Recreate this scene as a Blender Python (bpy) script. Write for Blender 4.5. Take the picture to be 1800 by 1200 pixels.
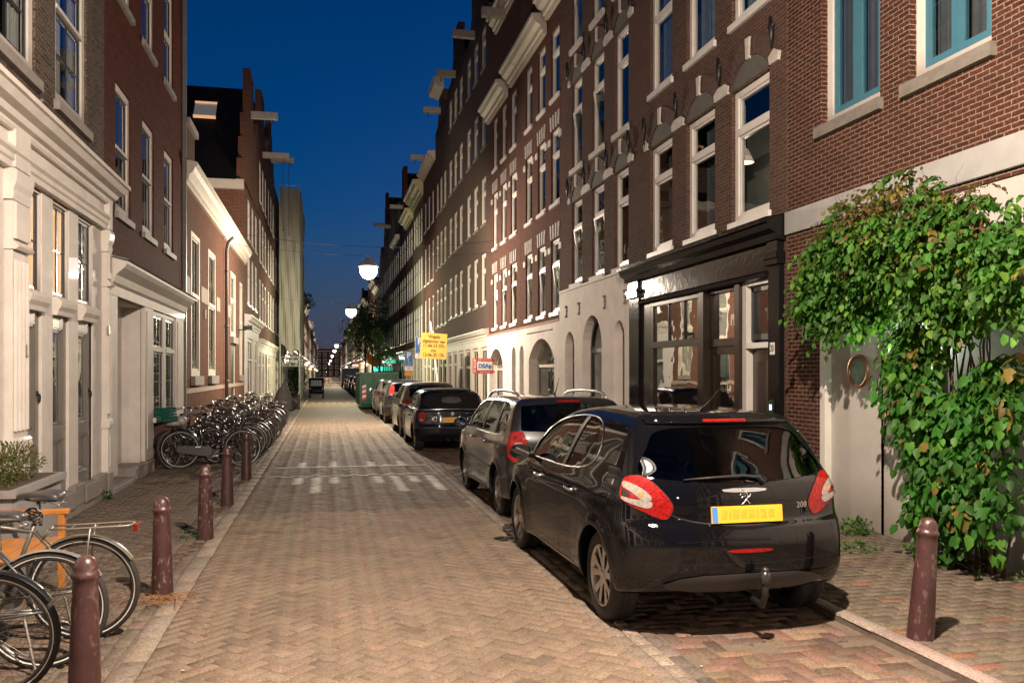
import bpy, bmesh, math, random
import numpy as np
from mathutils import Vector, Matrix
R = math.radians
for _o in list(bpy.data.objects): bpy.data.objects.remove(_o)
C = bpy.context.scene.collection
SC = bpy.context.scene
# ------------------------------------------------------------ camera
cam = bpy.data.cameras.new('camera'); camo = bpy.data.objects.new('camera', cam); C.objects.link(camo)
cam.sensor_width = 36; cam.lens = 36 * 1480 / 1800; cam.shift_y = 55 / 1800
cam.clip_start = .05; cam.clip_end = 3000
YAW = math.atan(328 / 1480)
camo.location = (0, 0, 1.78); camo.rotation_euler = (R(90), 0, -YAW)
SC.camera = camo
# ------------------------------------------------------------ sky: blue hour, the sun already below the horizon
W = bpy.data.worlds.new('World'); SC.world = W; W.use_nodes = True
nt = W.node_tree; nt.nodes.clear()
sky = nt.nodes.new('ShaderNodeTexSky'); sky.sky_type = 'NISHITA'; sky.sun_disc = False
sky.sun_elevation = R(-.6); sky.sun_rotation = R(20); sky.ozone_density = 5.6; sky.air_density = 1; sky.dust_density = .6
hs = nt.nodes.new('ShaderNodeHueSaturation'); hs.inputs['Saturation'].default_value = 1.06; hs.inputs['Hue'].default_value = .487
bg = nt.nodes.new('ShaderNodeBackground'); bg.inputs[1].default_value = .15
wo = nt.nodes.new('ShaderNodeOutputWorld')
nt.links.new(sky.outputs[0], hs.inputs['Color']); tcw = nt.nodes.new('ShaderNodeTexCoord'); sxw = nt.nodes.new('ShaderNodeSeparateXYZ'); nt.links.new(tcw.outputs['Generated'], sxw.inputs[0])
rw = nt.nodes.new('ShaderNodeMapRange'); rw.interpolation_type = 'SMOOTHSTEP'; rw.inputs['From Min'].default_value = -.02; rw.inputs['From Max'].default_value = .20; rw.inputs['To Min'].default_value = .92; rw.inputs['To Max'].default_value = 0; nt.links.new(sxw.outputs[2], rw.inputs['Value'])
mw = nt.nodes.new('ShaderNodeMix'); mw.data_type = 'RGBA'; nt.links.new(rw.outputs[0], mw.inputs[0]); nt.links.new(hs.outputs[0], mw.inputs[6]); mw.inputs[7].default_value = (.15, .22, .44, 1)  # town glow in the air low over the horizon
nt.links.new(mw.outputs[2], bg.inputs[0]); nt.links.new(bg.outputs[0], wo.inputs[0])
SC.view_settings.view_transform = 'Standard'; SC.view_settings.look = 'None'; SC.view_settings.gamma = 1
SC.view_settings.exposure = .85
SC.render.engine = 'CYCLES'
cy = SC.cycles
cy.use_denoising = True; cy.max_bounces = 6; cy.diffuse_bounces = 3; cy.glossy_bounces = 4; cy.transmission_bounces = 4
cy.transparent_max_bounces = 24; cy.sample_clamp_indirect = 6; cy.caustics_reflective = False; cy.caustics_refractive = False
cy.use_light_tree = True
# street lamps hung on wires over the road: x, y, z, watts, colour
LAMPS = [(1.38, 3.0, 5.45, 2450, (1.0, .80, .645)), (1.40, 28.4, 5.30, 2000, (1.0, .83, .655)), (1.42, 48.6, 5.35, 1600, (.98, .94, .66)),
         (1.4, 110, 5.35, 1700, (1.0, .9, .62)), (1.4, 136, 5.35, 1900, (1.0, .85, .6)), (1.4, 178, 5.35, 2000, (1.0, .8, .6)),
         (1.4, 245, 5.35, 2100, (1.0, .8, .6)), (1.4, 335, 5.4, 2600, (1.0, .8, .6)), (1.3, -20, 5.4, 1700, (1.0, .8, .6))]
random.seed(7); rng = np.random.default_rng(7)

# ------------------------------------------------------------ helpers
def tag(o, label=None, cat=None, group=None, kind=None):
    if label: o['label'] = label
    if cat: o['category'] = cat
    if group: o['group'] = group
    if kind: o['kind'] = kind
    return o
def empty(name, loc=(0, 0, 0), rz=0, parent=None):
    o = bpy.data.objects.new(name, None); C.objects.link(o); o.location = loc; o.rotation_euler = (0, 0, rz)
    o.empty_display_size = .2
    if parent: o.parent = parent
    return o
def copy_tree(o, parent=None):
    c = o.copy(); C.objects.link(c); c.parent = parent
    for ch in list(o.children): copy_tree(ch, c)
    return c
MATS = {}
def M(name, col, rough=.6, metal=0., var=.15, ns=5., bump=0., bs=30., coat=0., emit=None, es=0., spec=.5, cr=.03, dirt=0., dirtz=.5):
    if name in MATS: return MATS[name]
    m = bpy.data.materials.new(name); m.use_nodes = True; n = m.node_tree; b = n.nodes['Principled BSDF']
    b.inputs['Roughness'].default_value = rough; b.inputs['Metallic'].default_value = metal
    b.inputs['Coat Weight'].default_value = coat; b.inputs['Coat Roughness'].default_value = cr
    b.inputs['Specular IOR Level'].default_value = spec
    b.inputs['Base Color'].default_value = (*col, 1)
    tc = n.nodes.new('ShaderNodeTexCoord')
    if var:
        no = n.nodes.new('ShaderNodeTexNoise'); no.inputs['Scale'].default_value = ns; no.inputs['Detail'].default_value = 6; no.inputs['Roughness'].default_value = .65
        n.links.new(tc.outputs['Object'], no.inputs['Vector'])
        r = n.nodes.new('ShaderNodeMapRange'); r.inputs['From Min'].default_value = .3; r.inputs['From Max'].default_value = .7
        r.inputs['To Min'].default_value = 1 - var; r.inputs['To Max'].default_value = 1 + var
        n.links.new(no.outputs['Fac'], r.inputs['Value'])
        mx = n.nodes.new('ShaderNodeVectorMath'); mx.operation = 'SCALE'; mx.inputs[0].default_value = col
        n.links.new(r.outputs[0], mx.inputs['Scale']); last = mx.outputs[0]
        if dirt:
            sx = n.nodes.new('ShaderNodeSeparateXYZ'); n.links.new(tc.outputs['Object'], sx.inputs[0])
            ad = n.nodes.new('ShaderNodeMath'); ad.operation = 'ADD'; n.links.new(sx.outputs[2], ad.inputs[0])
            ms = n.nodes.new('ShaderNodeMath'); ms.operation = 'MULTIPLY'; ms.inputs[1].default_value = -1.1 * dirtz; n.links.new(no.outputs['Fac'], ms.inputs[0])
            n.links.new(ms.outputs[0], ad.inputs[1])
            dr = n.nodes.new('ShaderNodeMapRange'); dr.inputs['From Min'].default_value = -.45 * dirtz; dr.inputs['From Max'].default_value = dirtz * .4
            dr.inputs['To Min'].default_value = dirt; dr.inputs['To Max'].default_value = 0; n.links.new(ad.outputs[0], dr.inputs['Value'])
            dm = n.nodes.new('ShaderNodeMix'); dm.data_type = 'RGBA'; n.links.new(dr.outputs[0], dm.inputs[0]); n.links.new(last, dm.inputs[6])
            dm.inputs[7].default_value = (.11, .085, .06, 1); last = dm.outputs[2]
        n.links.new(last, b.inputs['Base Color'])
    if bump:
        nb = n.nodes.new('ShaderNodeTexNoise'); nb.inputs['Scale'].default_value = bs; nb.inputs['Detail'].default_value = 5
        n.links.new(tc.outputs['Object'], nb.inputs['Vector'])
        bp = n.nodes.new('ShaderNodeBump'); bp.inputs['Strength'].default_value = bump; bp.inputs['Distance'].default_value = .02
        n.links.new(nb.outputs['Fac'], bp.inputs['Height']); n.links.new(bp.outputs[0], b.inputs['Normal'])
    if emit:
        b.inputs['Emission Color'].default_value = (*emit, 1); b.inputs['Emission Strength'].default_value = es
    MATS[name] = m; return m
def brickmat(name, c1, c2, mortar, bump=.6, msize=.009, big=.35, rough=.8, blotch=(.05, .03, .025), bl=.35, bw=.19, bh=.054):
    if name in MATS: return MATS[name]
    m = bpy.data.materials.new(name); m.use_nodes = True; n = m.node_tree; b = n.nodes['Principled BSDF']; L = n.links.new
    tc = n.nodes.new('ShaderNodeTexCoord'); s = n.nodes.new('ShaderNodeSeparateXYZ'); L(tc.outputs['Object'], s.inputs[0])
    sn = n.nodes.new('ShaderNodeSeparateXYZ'); L(tc.outputs['Normal'], sn.inputs[0])
    def mm(op, a, bb=None):
        q = n.nodes.new('ShaderNodeMath'); q.operation = op
        for i, v in enumerate((a, bb)):
            if v is None: continue
            if isinstance(v, (int, float)): q.inputs[i].default_value = v
            else: L(v, q.inputs[i])
        return q.outputs[0]
    ay = mm('ABSOLUTE', sn.outputs[1]); ax = mm('ABSOLUTE', sn.outputs[0])
    u = mm('ADD', mm('MULTIPLY', s.outputs[0], ay), mm('MULTIPLY', s.outputs[1], ax))
    cb = n.nodes.new('ShaderNodeCombineXYZ'); L(u, cb.inputs[0]); L(s.outputs[2], cb.inputs[1])
    # wobble so that courses are not ruler straight
    wn = n.nodes.new('ShaderNodeTexNoise'); wn.inputs['Scale'].default_value = 9; L(tc.outputs['Object'], wn.inputs['Vector'])
    wv = n.nodes.new('ShaderNodeVectorMath'); wv.operation = 'SUBTRACT'; wv.inputs[1].default_value = (.5, .5, .5); L(wn.outputs['Color'], wv.inputs[0])
    ws = n.nodes.new('ShaderNodeVectorMath'); ws.operation = 'SCALE'; ws.inputs['Scale'].default_value = .012; L(wv.outputs[0], ws.inputs[0])
    wa = n.nodes.new('ShaderNodeVectorMath'); wa.operation = 'ADD'; L(cb.outputs[0], wa.inputs[0]); L(ws.outputs[0], wa.inputs[1])
    bt = n.nodes.new('ShaderNodeTexBrick'); L(wa.outputs[0], bt.inputs['Vector'])
    bt.inputs['Color1'].default_value = (*c1, 1); bt.inputs['Color2'].default_value = (*c2, 1); bt.inputs['Mortar'].default_value = (*mortar, 1)
    bt.inputs['Scale'].default_value = 1; bt.inputs['Mortar Size'].default_value = msize; bt.inputs['Mortar Smooth'].default_value = .25
    bt.inputs['Brick Width'].default_value = bw; bt.inputs['Row Height'].default_value = bh
    no = n.nodes.new('ShaderNodeTexNoise'); no.inputs['Scale'].default_value = .9; no.inputs['Detail'].default_value = 8; no.inputs['Roughness'].default_value = .7; L(tc.outputs['Object'], no.inputs['Vector'])
    r = n.nodes.new('ShaderNodeMapRange'); r.inputs['From Min'].default_value = .45; r.inputs['From Max'].default_value = .7; r.inputs['To Max'].default_value = bl; L(no.outputs['Fac'], r.inputs['Value'])
    mx = n.nodes.new('ShaderNodeMix'); mx.data_type = 'RGBA'; L(r.outputs[0], mx.inputs[0]); L(bt.outputs['Color'], mx.inputs[6]); mx.inputs[7].default_value = (*blotch, 1)
    n2 = n.nodes.new('ShaderNodeTexNoise'); n2.inputs['Scale'].default_value = 38; n2.inputs['Detail'].default_value = 3; L(tc.outputs['Object'], n2.inputs['Vector'])
    r2 = n.nodes.new('ShaderNodeMapRange'); r2.inputs['From Min'].default_value = .3; r2.inputs['From Max'].default_value = .7; r2.inputs['To Min'].default_value = 1 - big; r2.inputs['To Max'].default_value = 1 + big; L(n2.outputs['Fac'], r2.inputs['Value'])
    sc = n.nodes.new('ShaderNodeVectorMath'); sc.operation = 'SCALE'; L(mx.outputs[2], sc.inputs[0]); L(r2.outputs[0], sc.inputs['Scale'])
    L(sc.outputs[0], b.inputs['Base Color']); b.inputs['Roughness'].default_value = rough; b.inputs['Specular IOR Level'].default_value = .12; b.inputs['Specular IOR Level'].default_value = .03
    inv = mm('SUBTRACT', 1.0, bt.outputs['Fac']); hh = mm('ADD', inv, mm('MULTIPLY', n2.outputs['Fac'], .35))
    bp = n.nodes.new('ShaderNodeBump'); bp.inputs['Strength'].default_value = bump; bp.inputs['Distance'].default_value = .012; L(hh, bp.inputs['Height']); L(bp.outputs[0], b.inputs['Normal'])
    MATS[name] = m; return m
def glassmat(name, tint=(.8, .85, .85), refl=1.0, trans=.85, rough=.0):
    if name in MATS: return MATS[name]
    m = bpy.data.materials.new(name); m.use_nodes = True; n = m.node_tree; n.nodes.clear(); L = n.links.new
    o = n.nodes.new('ShaderNodeOutputMaterial'); t = n.nodes.new('ShaderNodeBsdfTransparent'); t.inputs[0].default_value = (*[c * trans for c in tint], 1)
    g = n.nodes.new('ShaderNodeBsdfGlossy'); g.inputs['Roughness'].default_value = rough; g.inputs['Color'].default_value = (1, 1, 1, 1)
    ge = n.nodes.new('ShaderNodeNewGeometry'); dt = n.nodes.new('ShaderNodeVectorMath'); dt.operation = 'DOT_PRODUCT'; L(ge.outputs['Normal'], dt.inputs[0]); L(ge.outputs['Incoming'], dt.inputs[1])
    ab = n.nodes.new('ShaderNodeMath'); ab.operation = 'ABSOLUTE'; L(dt.outputs['Value'], ab.inputs[0]); om = n.nodes.new('ShaderNodeMath'); om.operation = 'SUBTRACT'; om.inputs[0].default_value = 1; L(ab.outputs[0], om.inputs[1])
    pw = n.nodes.new('ShaderNodeMath'); pw.operation = 'POWER'; pw.inputs[1].default_value = 4.6; L(om.outputs[0], pw.inputs[0]); fr = n.nodes.new('ShaderNodeMath'); fr.operation = 'MULTIPLY_ADD'; fr.inputs[1].default_value = .92; fr.inputs[2].default_value = .075; L(pw.outputs[0], fr.inputs[0])
    mu = n.nodes.new('ShaderNodeMath'); mu.operation = 'MULTIPLY_ADD'; mu.inputs[1].default_value = 1.15 * refl; mu.inputs[2].default_value = .02; mu.use_clamp = True; L(fr.outputs[0], mu.inputs[0])
    tc = n.nodes.new('ShaderNodeTexCoord'); no = n.nodes.new('ShaderNodeTexNoise'); no.inputs['Scale'].default_value = 1.6; L(tc.outputs['Object'], no.inputs['Vector'])
    bp = n.nodes.new('ShaderNodeBump'); bp.inputs['Strength'].default_value = .06; bp.inputs['Distance'].default_value = .05; L(no.outputs['Fac'], bp.inputs['Height']); L(bp.outputs[0], g.inputs['Normal'])
    mx = n.nodes.new('ShaderNodeMixShader'); L(mu.outputs[0], mx.inputs[0]); L(t.outputs[0], mx.inputs[1]); L(g.outputs[0], mx.inputs[2]); L(mx.outputs[0], o.inputs[0])
    MATS[name] = m; return m

class MB:
    def __init__(s): s.v = []; s.f = []; s.m = []; s.cur = 0
    def add(s, vs, fs):
        b = len(s.v); s.v += [tuple(p) for p in vs]
        for f in fs: s.f.append(tuple(i + b for i in f)); s.m.append(s.cur)
        return s
    def mat(s, i): s.cur = i; return s
    def box(s, x0, x1, y0, y1, z0, z1):
        if x0 > x1: x0, x1 = x1, x0
        if y0 > y1: y0, y1 = y1, y0
        if z0 > z1: z0, z1 = z1, z0
        v = [(x0, y0, z0), (x1, y0, z0), (x1, y1, z0), (x0, y1, z0), (x0, y0, z1), (x1, y0, z1), (x1, y1, z1), (x0, y1, z1)]
        return s.add(v, [(0, 3, 2, 1), (4, 5, 6, 7), (0, 1, 5, 4), (1, 2, 6, 5), (2, 3, 7, 6), (3, 0, 4, 7)])
    def prism(s, poly, axis, a0, a1):
        n = len(poly)
        def P(p, a): return {'x': (a, p[0], p[1]), 'y': (p[0], a, p[1]), 'z': (p[0], p[1], a)}[axis]
        v = [P(p, a0) for p in poly] + [P(p, a1) for p in poly]
        return s.add(v, [tuple(range(n))[::-1], tuple(range(n, 2 * n))] + [(i, (i + 1) % n, n + (i + 1) % n, n + i) for i in range(n)])
    def quad(s, a, b, c, d): return s.add([a, b, c, d], [(0, 1, 2, 3)])
    def tube(s, pts, r, n=8, closed=False, cap=True):
        pts = [Vector(p) for p in pts]; k = len(pts); rs = r if isinstance(r, (list, tuple)) else [r] * k
        v = []; up = None
        for i, p in enumerate(pts):
            if closed: t = pts[(i + 1) % k] - pts[i - 1]
            else: t = pts[min(i + 1, k - 1)] - pts[max(i - 1, 0)]
            t.normalize()
            if up is None:
                up = Vector((0, 0, 1)) if abs(t.z) < .9 else Vector((1, 0, 0))
            a = t.cross(up); 
            if a.length < 1e-4: a = t.cross(Vector((.3, 1, .2)))
            a.normalize(); b = a.cross(t).normalized(); up = b
            for j in range(n):
                q = 2 * math.pi * j / n; v.append(p + (a * math.cos(q) + b * math.sin(q)) * rs[i])
        f = []
        for i in range(k if closed else k - 1):
            for j in range(n):
                i2 = (i + 1) % k; f.append((i * n + j, i * n + (j + 1) % n, i2 * n + (j + 1) % n, i2 * n + j))
        if cap and not closed: f.append(tuple(range(n))[::-1]); f.append(tuple(range((k - 1) * n, k * n)))
        return s.add(v, f)
    def lathe(s, prof, n=24, c=(0, 0, 0), axis='z', cap=True, a0=0, a1=2 * math.pi):
        k = len(prof); full = abs(a1 - a0 - 2 * math.pi) < 1e-6; cnt = n if full else n + 1; v = []
        for (r, h) in prof:
            for j in range(cnt):
                q = a0 + (a1 - a0) * j / n; x, y = r * math.cos(q), r * math.sin(q)
                p = {'z': (x, y, h), 'x': (h, x, y), 'y': (x, h, y)}[axis]
                v.append((p[0] + c[0], p[1] + c[1], p[2] + c[2]))
        f = []
        for i in range(k - 1):
            for j in range(n if full else n):
                j2 = (j + 1) % cnt
                f.append((i * cnt + j, i * cnt + j2, (i + 1) * cnt + j2, (i + 1) * cnt + j))
        if cap and full:
            if prof[0][0] > 1e-5: f.append(tuple(range(cnt))[::-1])
            if prof[-1][0] > 1e-5: f.append(tuple(range((k - 1) * cnt, k * cnt)))
        return s.add(v, f)
    def ball(s, c, r, n=12, m=8, sx=1, sy=1, sz=1):
        v = []; 
        for i in range(m + 1):
            th = math.pi * i / m
            for j in range(n):
                q = 2 * math.pi * j / n
                v.append((c[0] + sx * r * math.sin(th) * math.cos(q), c[1] + sy * r * math.sin(th) * math.sin(q), c[2] + sz * r * math.cos(th)))
        return s.add(v, [(i * n + j, i * n + (j + 1) % n, (i + 1) * n + (j + 1) % n, (i + 1) * n + j) for i in range(m) for j in range(n)])
    def xform(s, Mx, start=0):
        for i in range(start, len(s.v)): s.v[i] = tuple(Mx @ Vector(s.v[i]))
        return s
    def mesh(s, name, mats, smooth=False, merge=False, normals=True):
        me = bpy.data.meshes.new(name); me.from_pydata(s.v, [], s.f)
        for m in (mats if isinstance(mats, (list, tuple)) else [mats]): me.materials.append(m)
        me.polygons.foreach_set('material_index', s.m)
        if smooth: me.polygons.foreach_set('use_smooth', [True] * len(s.f))
        if normals or merge:
            bm = bmesh.new(); bm.from_mesh(me)
            if merge: bmesh.ops.remove_doubles(bm, verts=bm.verts, dist=1e-5)
            bmesh.ops.recalc_face_normals(bm, faces=bm.faces); bm.to_mesh(me); bm.free()
        me.update(); return me
    def build(s, name, mats, parent=None, loc=None, rot=None, smooth=False, bevel=0, merge=False, angle=None):
        me = s.mesh(name, mats, smooth or angle is not None, merge)
        o = bpy.data.objects.new(name, me); C.objects.link(o)
        if parent: o.parent = parent
        if loc: o.location = loc
        if rot: o.rotation_euler = rot
        if bevel:
            b = o.modifiers.new('bevel', 'BEVEL'); b.width = bevel; b.segments = 2; b.limit_method = 'ANGLE'; b.angle_limit = R(40); b.harden_normals = False
        if angle is not None: me.set_sharp_from_angle(angle=R(angle))
        return o
def place(me, name, parent, loc=(0, 0, 0), rot=None):
    o = bpy.data.objects.new(name, me); C.objects.link(o); o.parent = parent; o.location = loc
    if rot: o.rotation_euler = rot
    return o
def chaikin(p, it=2, closed=True):
    for _ in range(it):
        q = []
        n = len(p)
        rngi = range(n) if closed else range(n - 1)
        if not closed: q.append(p[0])
        for i in rngi:
            a, b = p[i], p[(i + 1) % n]
            q.append(tuple(.75 * a[k] + .25 * b[k] for k in range(len(a)))); q.append(tuple(.25 * a[k] + .75 * b[k] for k in range(len(a))))
        if not closed: q.append(p[-1])
        p = q
    return p
def text_obj(txt, size, mat, parent, loc, rot, extrude=.002, align='CENTER', bold=0, sx=1, name='lettering'):
    cu = bpy.data.curves.new(name, 'FONT'); cu.body = txt; cu.size = size; cu.extrude = extrude; cu.align_x = align; cu.align_y = 'CENTER'; cu.offset = bold
    cu.materials.append(mat); o = bpy.data.objects.new(name, cu); C.objects.link(o)
    bpy.context.view_layer.update(); dg = bpy.context.evaluated_depsgraph_get()
    me = bpy.data.meshes.new_from_object(o.evaluated_get(dg)); bpy.data.objects.remove(o)
    o = bpy.data.objects.new(name, me); C.objects.link(o); o.parent = parent; o.location = loc; o.rotation_euler = rot; o.scale = (sx, 1, 1)
    return o

# ------------------------------------------------------------ shared materials
white = M('white_paint', (.60, .57, .525), .6, var=.10, ns=3, bump=.05, bs=60, coat=.12, cr=.035, spec=.05, dirt=.55, dirtz=.4)
wframe = M('window_paint', (.62, .60, .56), .4, var=.08, ns=4)
plaster = M('plaster', (.66, .605, .555), .75, spec=.15, var=.11, ns=2.2, bump=.12, bs=25, dirt=.5, dirtz=.5)
stone = M('grey_stone', (.22, .20, .18), .7, var=.2, ns=7, bump=.2, bs=40)
stonew = M('white_stone', (.46, .43, .39), .7, var=.22, ns=9)
sillst = M('sill_stone', (.16, .145, .125), .7, var=.2, ns=9, bump=.2)
darkf = M('dark_sash', (.022, .026, .03), .3, var=.1)
greyd = M('grey_door', (.155, .145, .13), .35, var=.08, coat=.3, cr=.15)
blackp = M('black_gloss_paint', (.0085, .008, .008), .12, var=.1, ns=4, bump=.14, bs=12, spec=.13)
bluef = M('blue_sash', (.050, .155, .21), .4, var=.08)
tin = M('zinc', (.2, .2, .2), .45, .6, var=.2)
pipe = M('grey_pipe', (.13, .13, .13), .45, var=.15)
rooftile = M('dark_roof', (.014, .013, .014), .8, spec=.1, var=.3, ns=6, bump=.5, bs=14)
dark = M('dark_void', (.008, .008, .008), .9, var=0)
curt = M('pale_curtain', (.50, .47, .41), .9, var=.08, ns=2)
curtw = M('white_curtain', (.56, .54, .52), .9, var=.1, ns=2)
curtd = M('dull_curtain', (.10, .11, .125), .9, var=.25, ns=3)
shut = M('cream_shutter', (.52, .47, .385), .6, var=.08, ns=3)
litc = M('lit_curtain', (.6, .42, .25), .9, var=.15, ns=3, emit=(1, .58, .31), es=.95)
lity = M('lit_yellow', (.6, .42, .2), .9, var=.1, emit=(1, .58, .18), es=.8)
glass = glassmat('window_glass')
glassdk = glassmat('dark_glass', tint=(.5, .53, .55), trans=.7)
iron = M('black_iron', (.012, .012, .012), .45, var=.1)
bk_r1 = brickmat('red_brick', (.080, .030, .0185), (.048, .021, .014), (.205, .16, .13), msize=.0065, bl=.55, blotch=(.04, .02, .015), bw=.165, bh=.052, big=.45)
bk_brown = brickmat('brown_brick', (.105, .056, .041), (.068, .041, .032), (.125, .098, .083), msize=.007, bl=.3, blotch=(.03, .022, .02))
bk_r4 = brickmat('reddish_brown_brick', (.105, .042, .030), (.074, .032, .024), (.12, .09, .076), msize=.007)
bk_grey = brickmat('grey_brown_brick', (.085, .052, .038), (.058, .038, .030), (.12, .095, .078), msize=.009, bl=.2)
bk_l1 = brickmat('old_mottled_brick', (.105, .075, .055), (.045, .033, .028), (.12, .10, .085), msize=.009, bl=.45, blotch=(.16, .14, .12), big=.7)
bk_l2 = brickmat('dark_red_brick', (.105, .026, .014), (.062, .017, .011), (.058, .036, .028), msize=.006, bl=.25)
bk_l3 = brickmat('warm_red_brick', (.145, .055, .033), (.10, .04, .026), (.17, .125, .097), msize=.008, bl=.15)
# ============================================================ houses
def arch_curve(a0, a1, zt, rise, n=12):
    w = (a1 - a0) / 2; cx = (a0 + a1) / 2
    if rise >= w * .98: return [(cx - w * math.cos(math.pi * i / n), zt - rise + rise * math.sin(math.pi * i / n)) for i in range(n + 1)]
    r = (w * w + rise * rise) / (2 * rise); th = math.asin(w / r)
    return [(cx + r * math.sin(-th + 2 * th * i / n), zt - r + r * math.cos(-th + 2 * th * i / n)) for i in range(n + 1)]
WT = {}
def win_template(w, h, S, rise=0):
    key = (round(w, 2), round(h, 2), S['id'], round(rise, 2))
    if key in WT: return WT[key]
    fw = S.get('fw', .07); rec = S.get('rec', .12); fd = S.get('fd', .07); g = MB(); x0, x1 = -w / 2, w / 2; n0, n1 = -rec - .02, -rec + fd
    zs = h - rise; g.mat(0)
    g.box(x0, x0 + fw, n0, n1, 0, zs); g.box(x1 - fw, x1, n0, n1, 0, zs); g.box(x0 + fw, x1 - fw, n0, n1, 0, fw * 1.2)
    if rise:
        oc = arch_curve(x0, x1, h, rise); ic = arch_curve(x0 + fw, x1 - fw, h - fw, max(.02, rise - fw * .3))
        for i in range(12):
            (a, b), (c_, d) = (oc[i], oc[i + 1]), (ic[i], ic[i + 1])
            v = [(p[0], n, p[1]) for n in (n0, n1) for p in (a, b, d, c_)]
            g.add(v, [(0, 1, 2, 3), (7, 6, 5, 4), (3, 2, 6, 7), (0, 4, 5, 1)])
    else: g.box(x0 + fw, x1 - fw, n0, n1, h - fw, h)
    tr = S.get('tr'); th = S.get('trh', .075); zones = []
    if tr:
        zt = h * tr; g.box(x0 + fw, x1 - fw, n0, n1 + .015, zt, zt + th)
        zones = [(fw * 1.2, zt, S.get('cols', (1, 1))[0], S.get('rows', (1, 1))[0]), (zt + th, h - fw, S.get('cols', (1, 1))[1], S.get('rows', (1, 1))[1])]
    else: zones = [(fw * 1.2, h - fw, S.get('cols', (1, 1))[0], S.get('rows', (1, 1))[0])]
    sw = S.get('sw', .04); sn0, sn1 = n0 + .01, n1 - .025
    nsash = S.get('sashes', 1)
    for zi, (za, zb, nc, nr) in enumerate(zones):
        if rise and zi == len(zones) - 1: 
            if tr: continue
            zb = zs
        for k in range(nsash):
            xa = x0 + fw + (w - 2 * fw) * k / nsash; xb = x0 + fw + (w - 2 * fw) * (k + 1) / nsash
            g.mat(1); e = .0015
            g.box(xa + e, xa + sw, sn0, sn1, za + e, zb - e); g.box(xb - sw, xb - e, sn0, sn1, za + e, zb - e)
            g.box(xa + sw, xb - sw, sn0, sn1, za + e, za + sw); g.box(xa + sw, xb - sw, sn0, sn1, zb - sw, zb - e)
            bw = .022
            for c in range(1, nc):
                xx = xa + sw + (xb - xa - 2 * sw) * c / nc; g.box(xx - bw / 2, xx + bw / 2, sn0 + .01, sn1 - .008, za + sw, zb - sw)
            for r_ in range(1, nr):
                zz = za + sw + (zb - za - 2 * sw) * r_ / nr; g.box(xa + sw, xb - sw, sn0 + .012, sn1 - .01, zz - bw / 2, zz + bw / 2)
    if S.get('sill'):
        sh, so, ov = S['sill']; g.mat(2); g.box(x0 - ov, x1 + ov, n0, so, -sh, -.002)
    mats = [S.get('f', wframe), S.get('s', wframe), S.get('sm', sillst)]
    wm = g.mesh('window', mats)
    p = MB(); pn = sn1 - .014
    if rise:
        oc = arch_curve(x0 + .02, x1 - .02, h - .02, rise); pl = [(x0 + .02, .02), (x1 - .02, .02)] + oc[::-1]
        p.add([(a, pn, b) for a, b in pl], [tuple(range(len(pl)))])
    else: p.quad((x0 + .02, pn, .02), (x1 - .02, pn, .02), (x1 - .02, pn, h - .02), (x0 + .02, pn, h - .02))
    pm = p.mesh('pane', S.get('glass', glass))
    cm = None
    if S.get('cur'):
        c = MB(); cn = pn - .02 - S.get('cd', .08); N = 24; f0, f1 = S.get('cx', (0, 1)); z0 = S.get('cz', 0) * h
        amp = S.get('camp', .018)
        for (xa, xb) in (S['cseg'] if S.get('cseg') else [(f0, f1)]):
            ce = S.get('cext', 0)
            pts = [(x0 + .03 - ce + (w - .06 + 2 * ce) * (xa + (xb - xa) * i / N), cn + amp * math.sin(i * 1.9 + math.sin(i * .7) * 1.2)) for i in range(N + 1)]
            for i in range(N):
                c.quad((*pts[i], z0 + .03), (*pts[i + 1], z0 + .03), (*pts[i + 1], h - rise * .3 - .03 + ce), (*pts[i], h - rise * .3 - .03 + ce))
        cm = c.mesh('curtain', S['cur'], smooth=True, merge=True)
    WT[key] = (wm, pm, cm); return WT[key]

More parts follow.
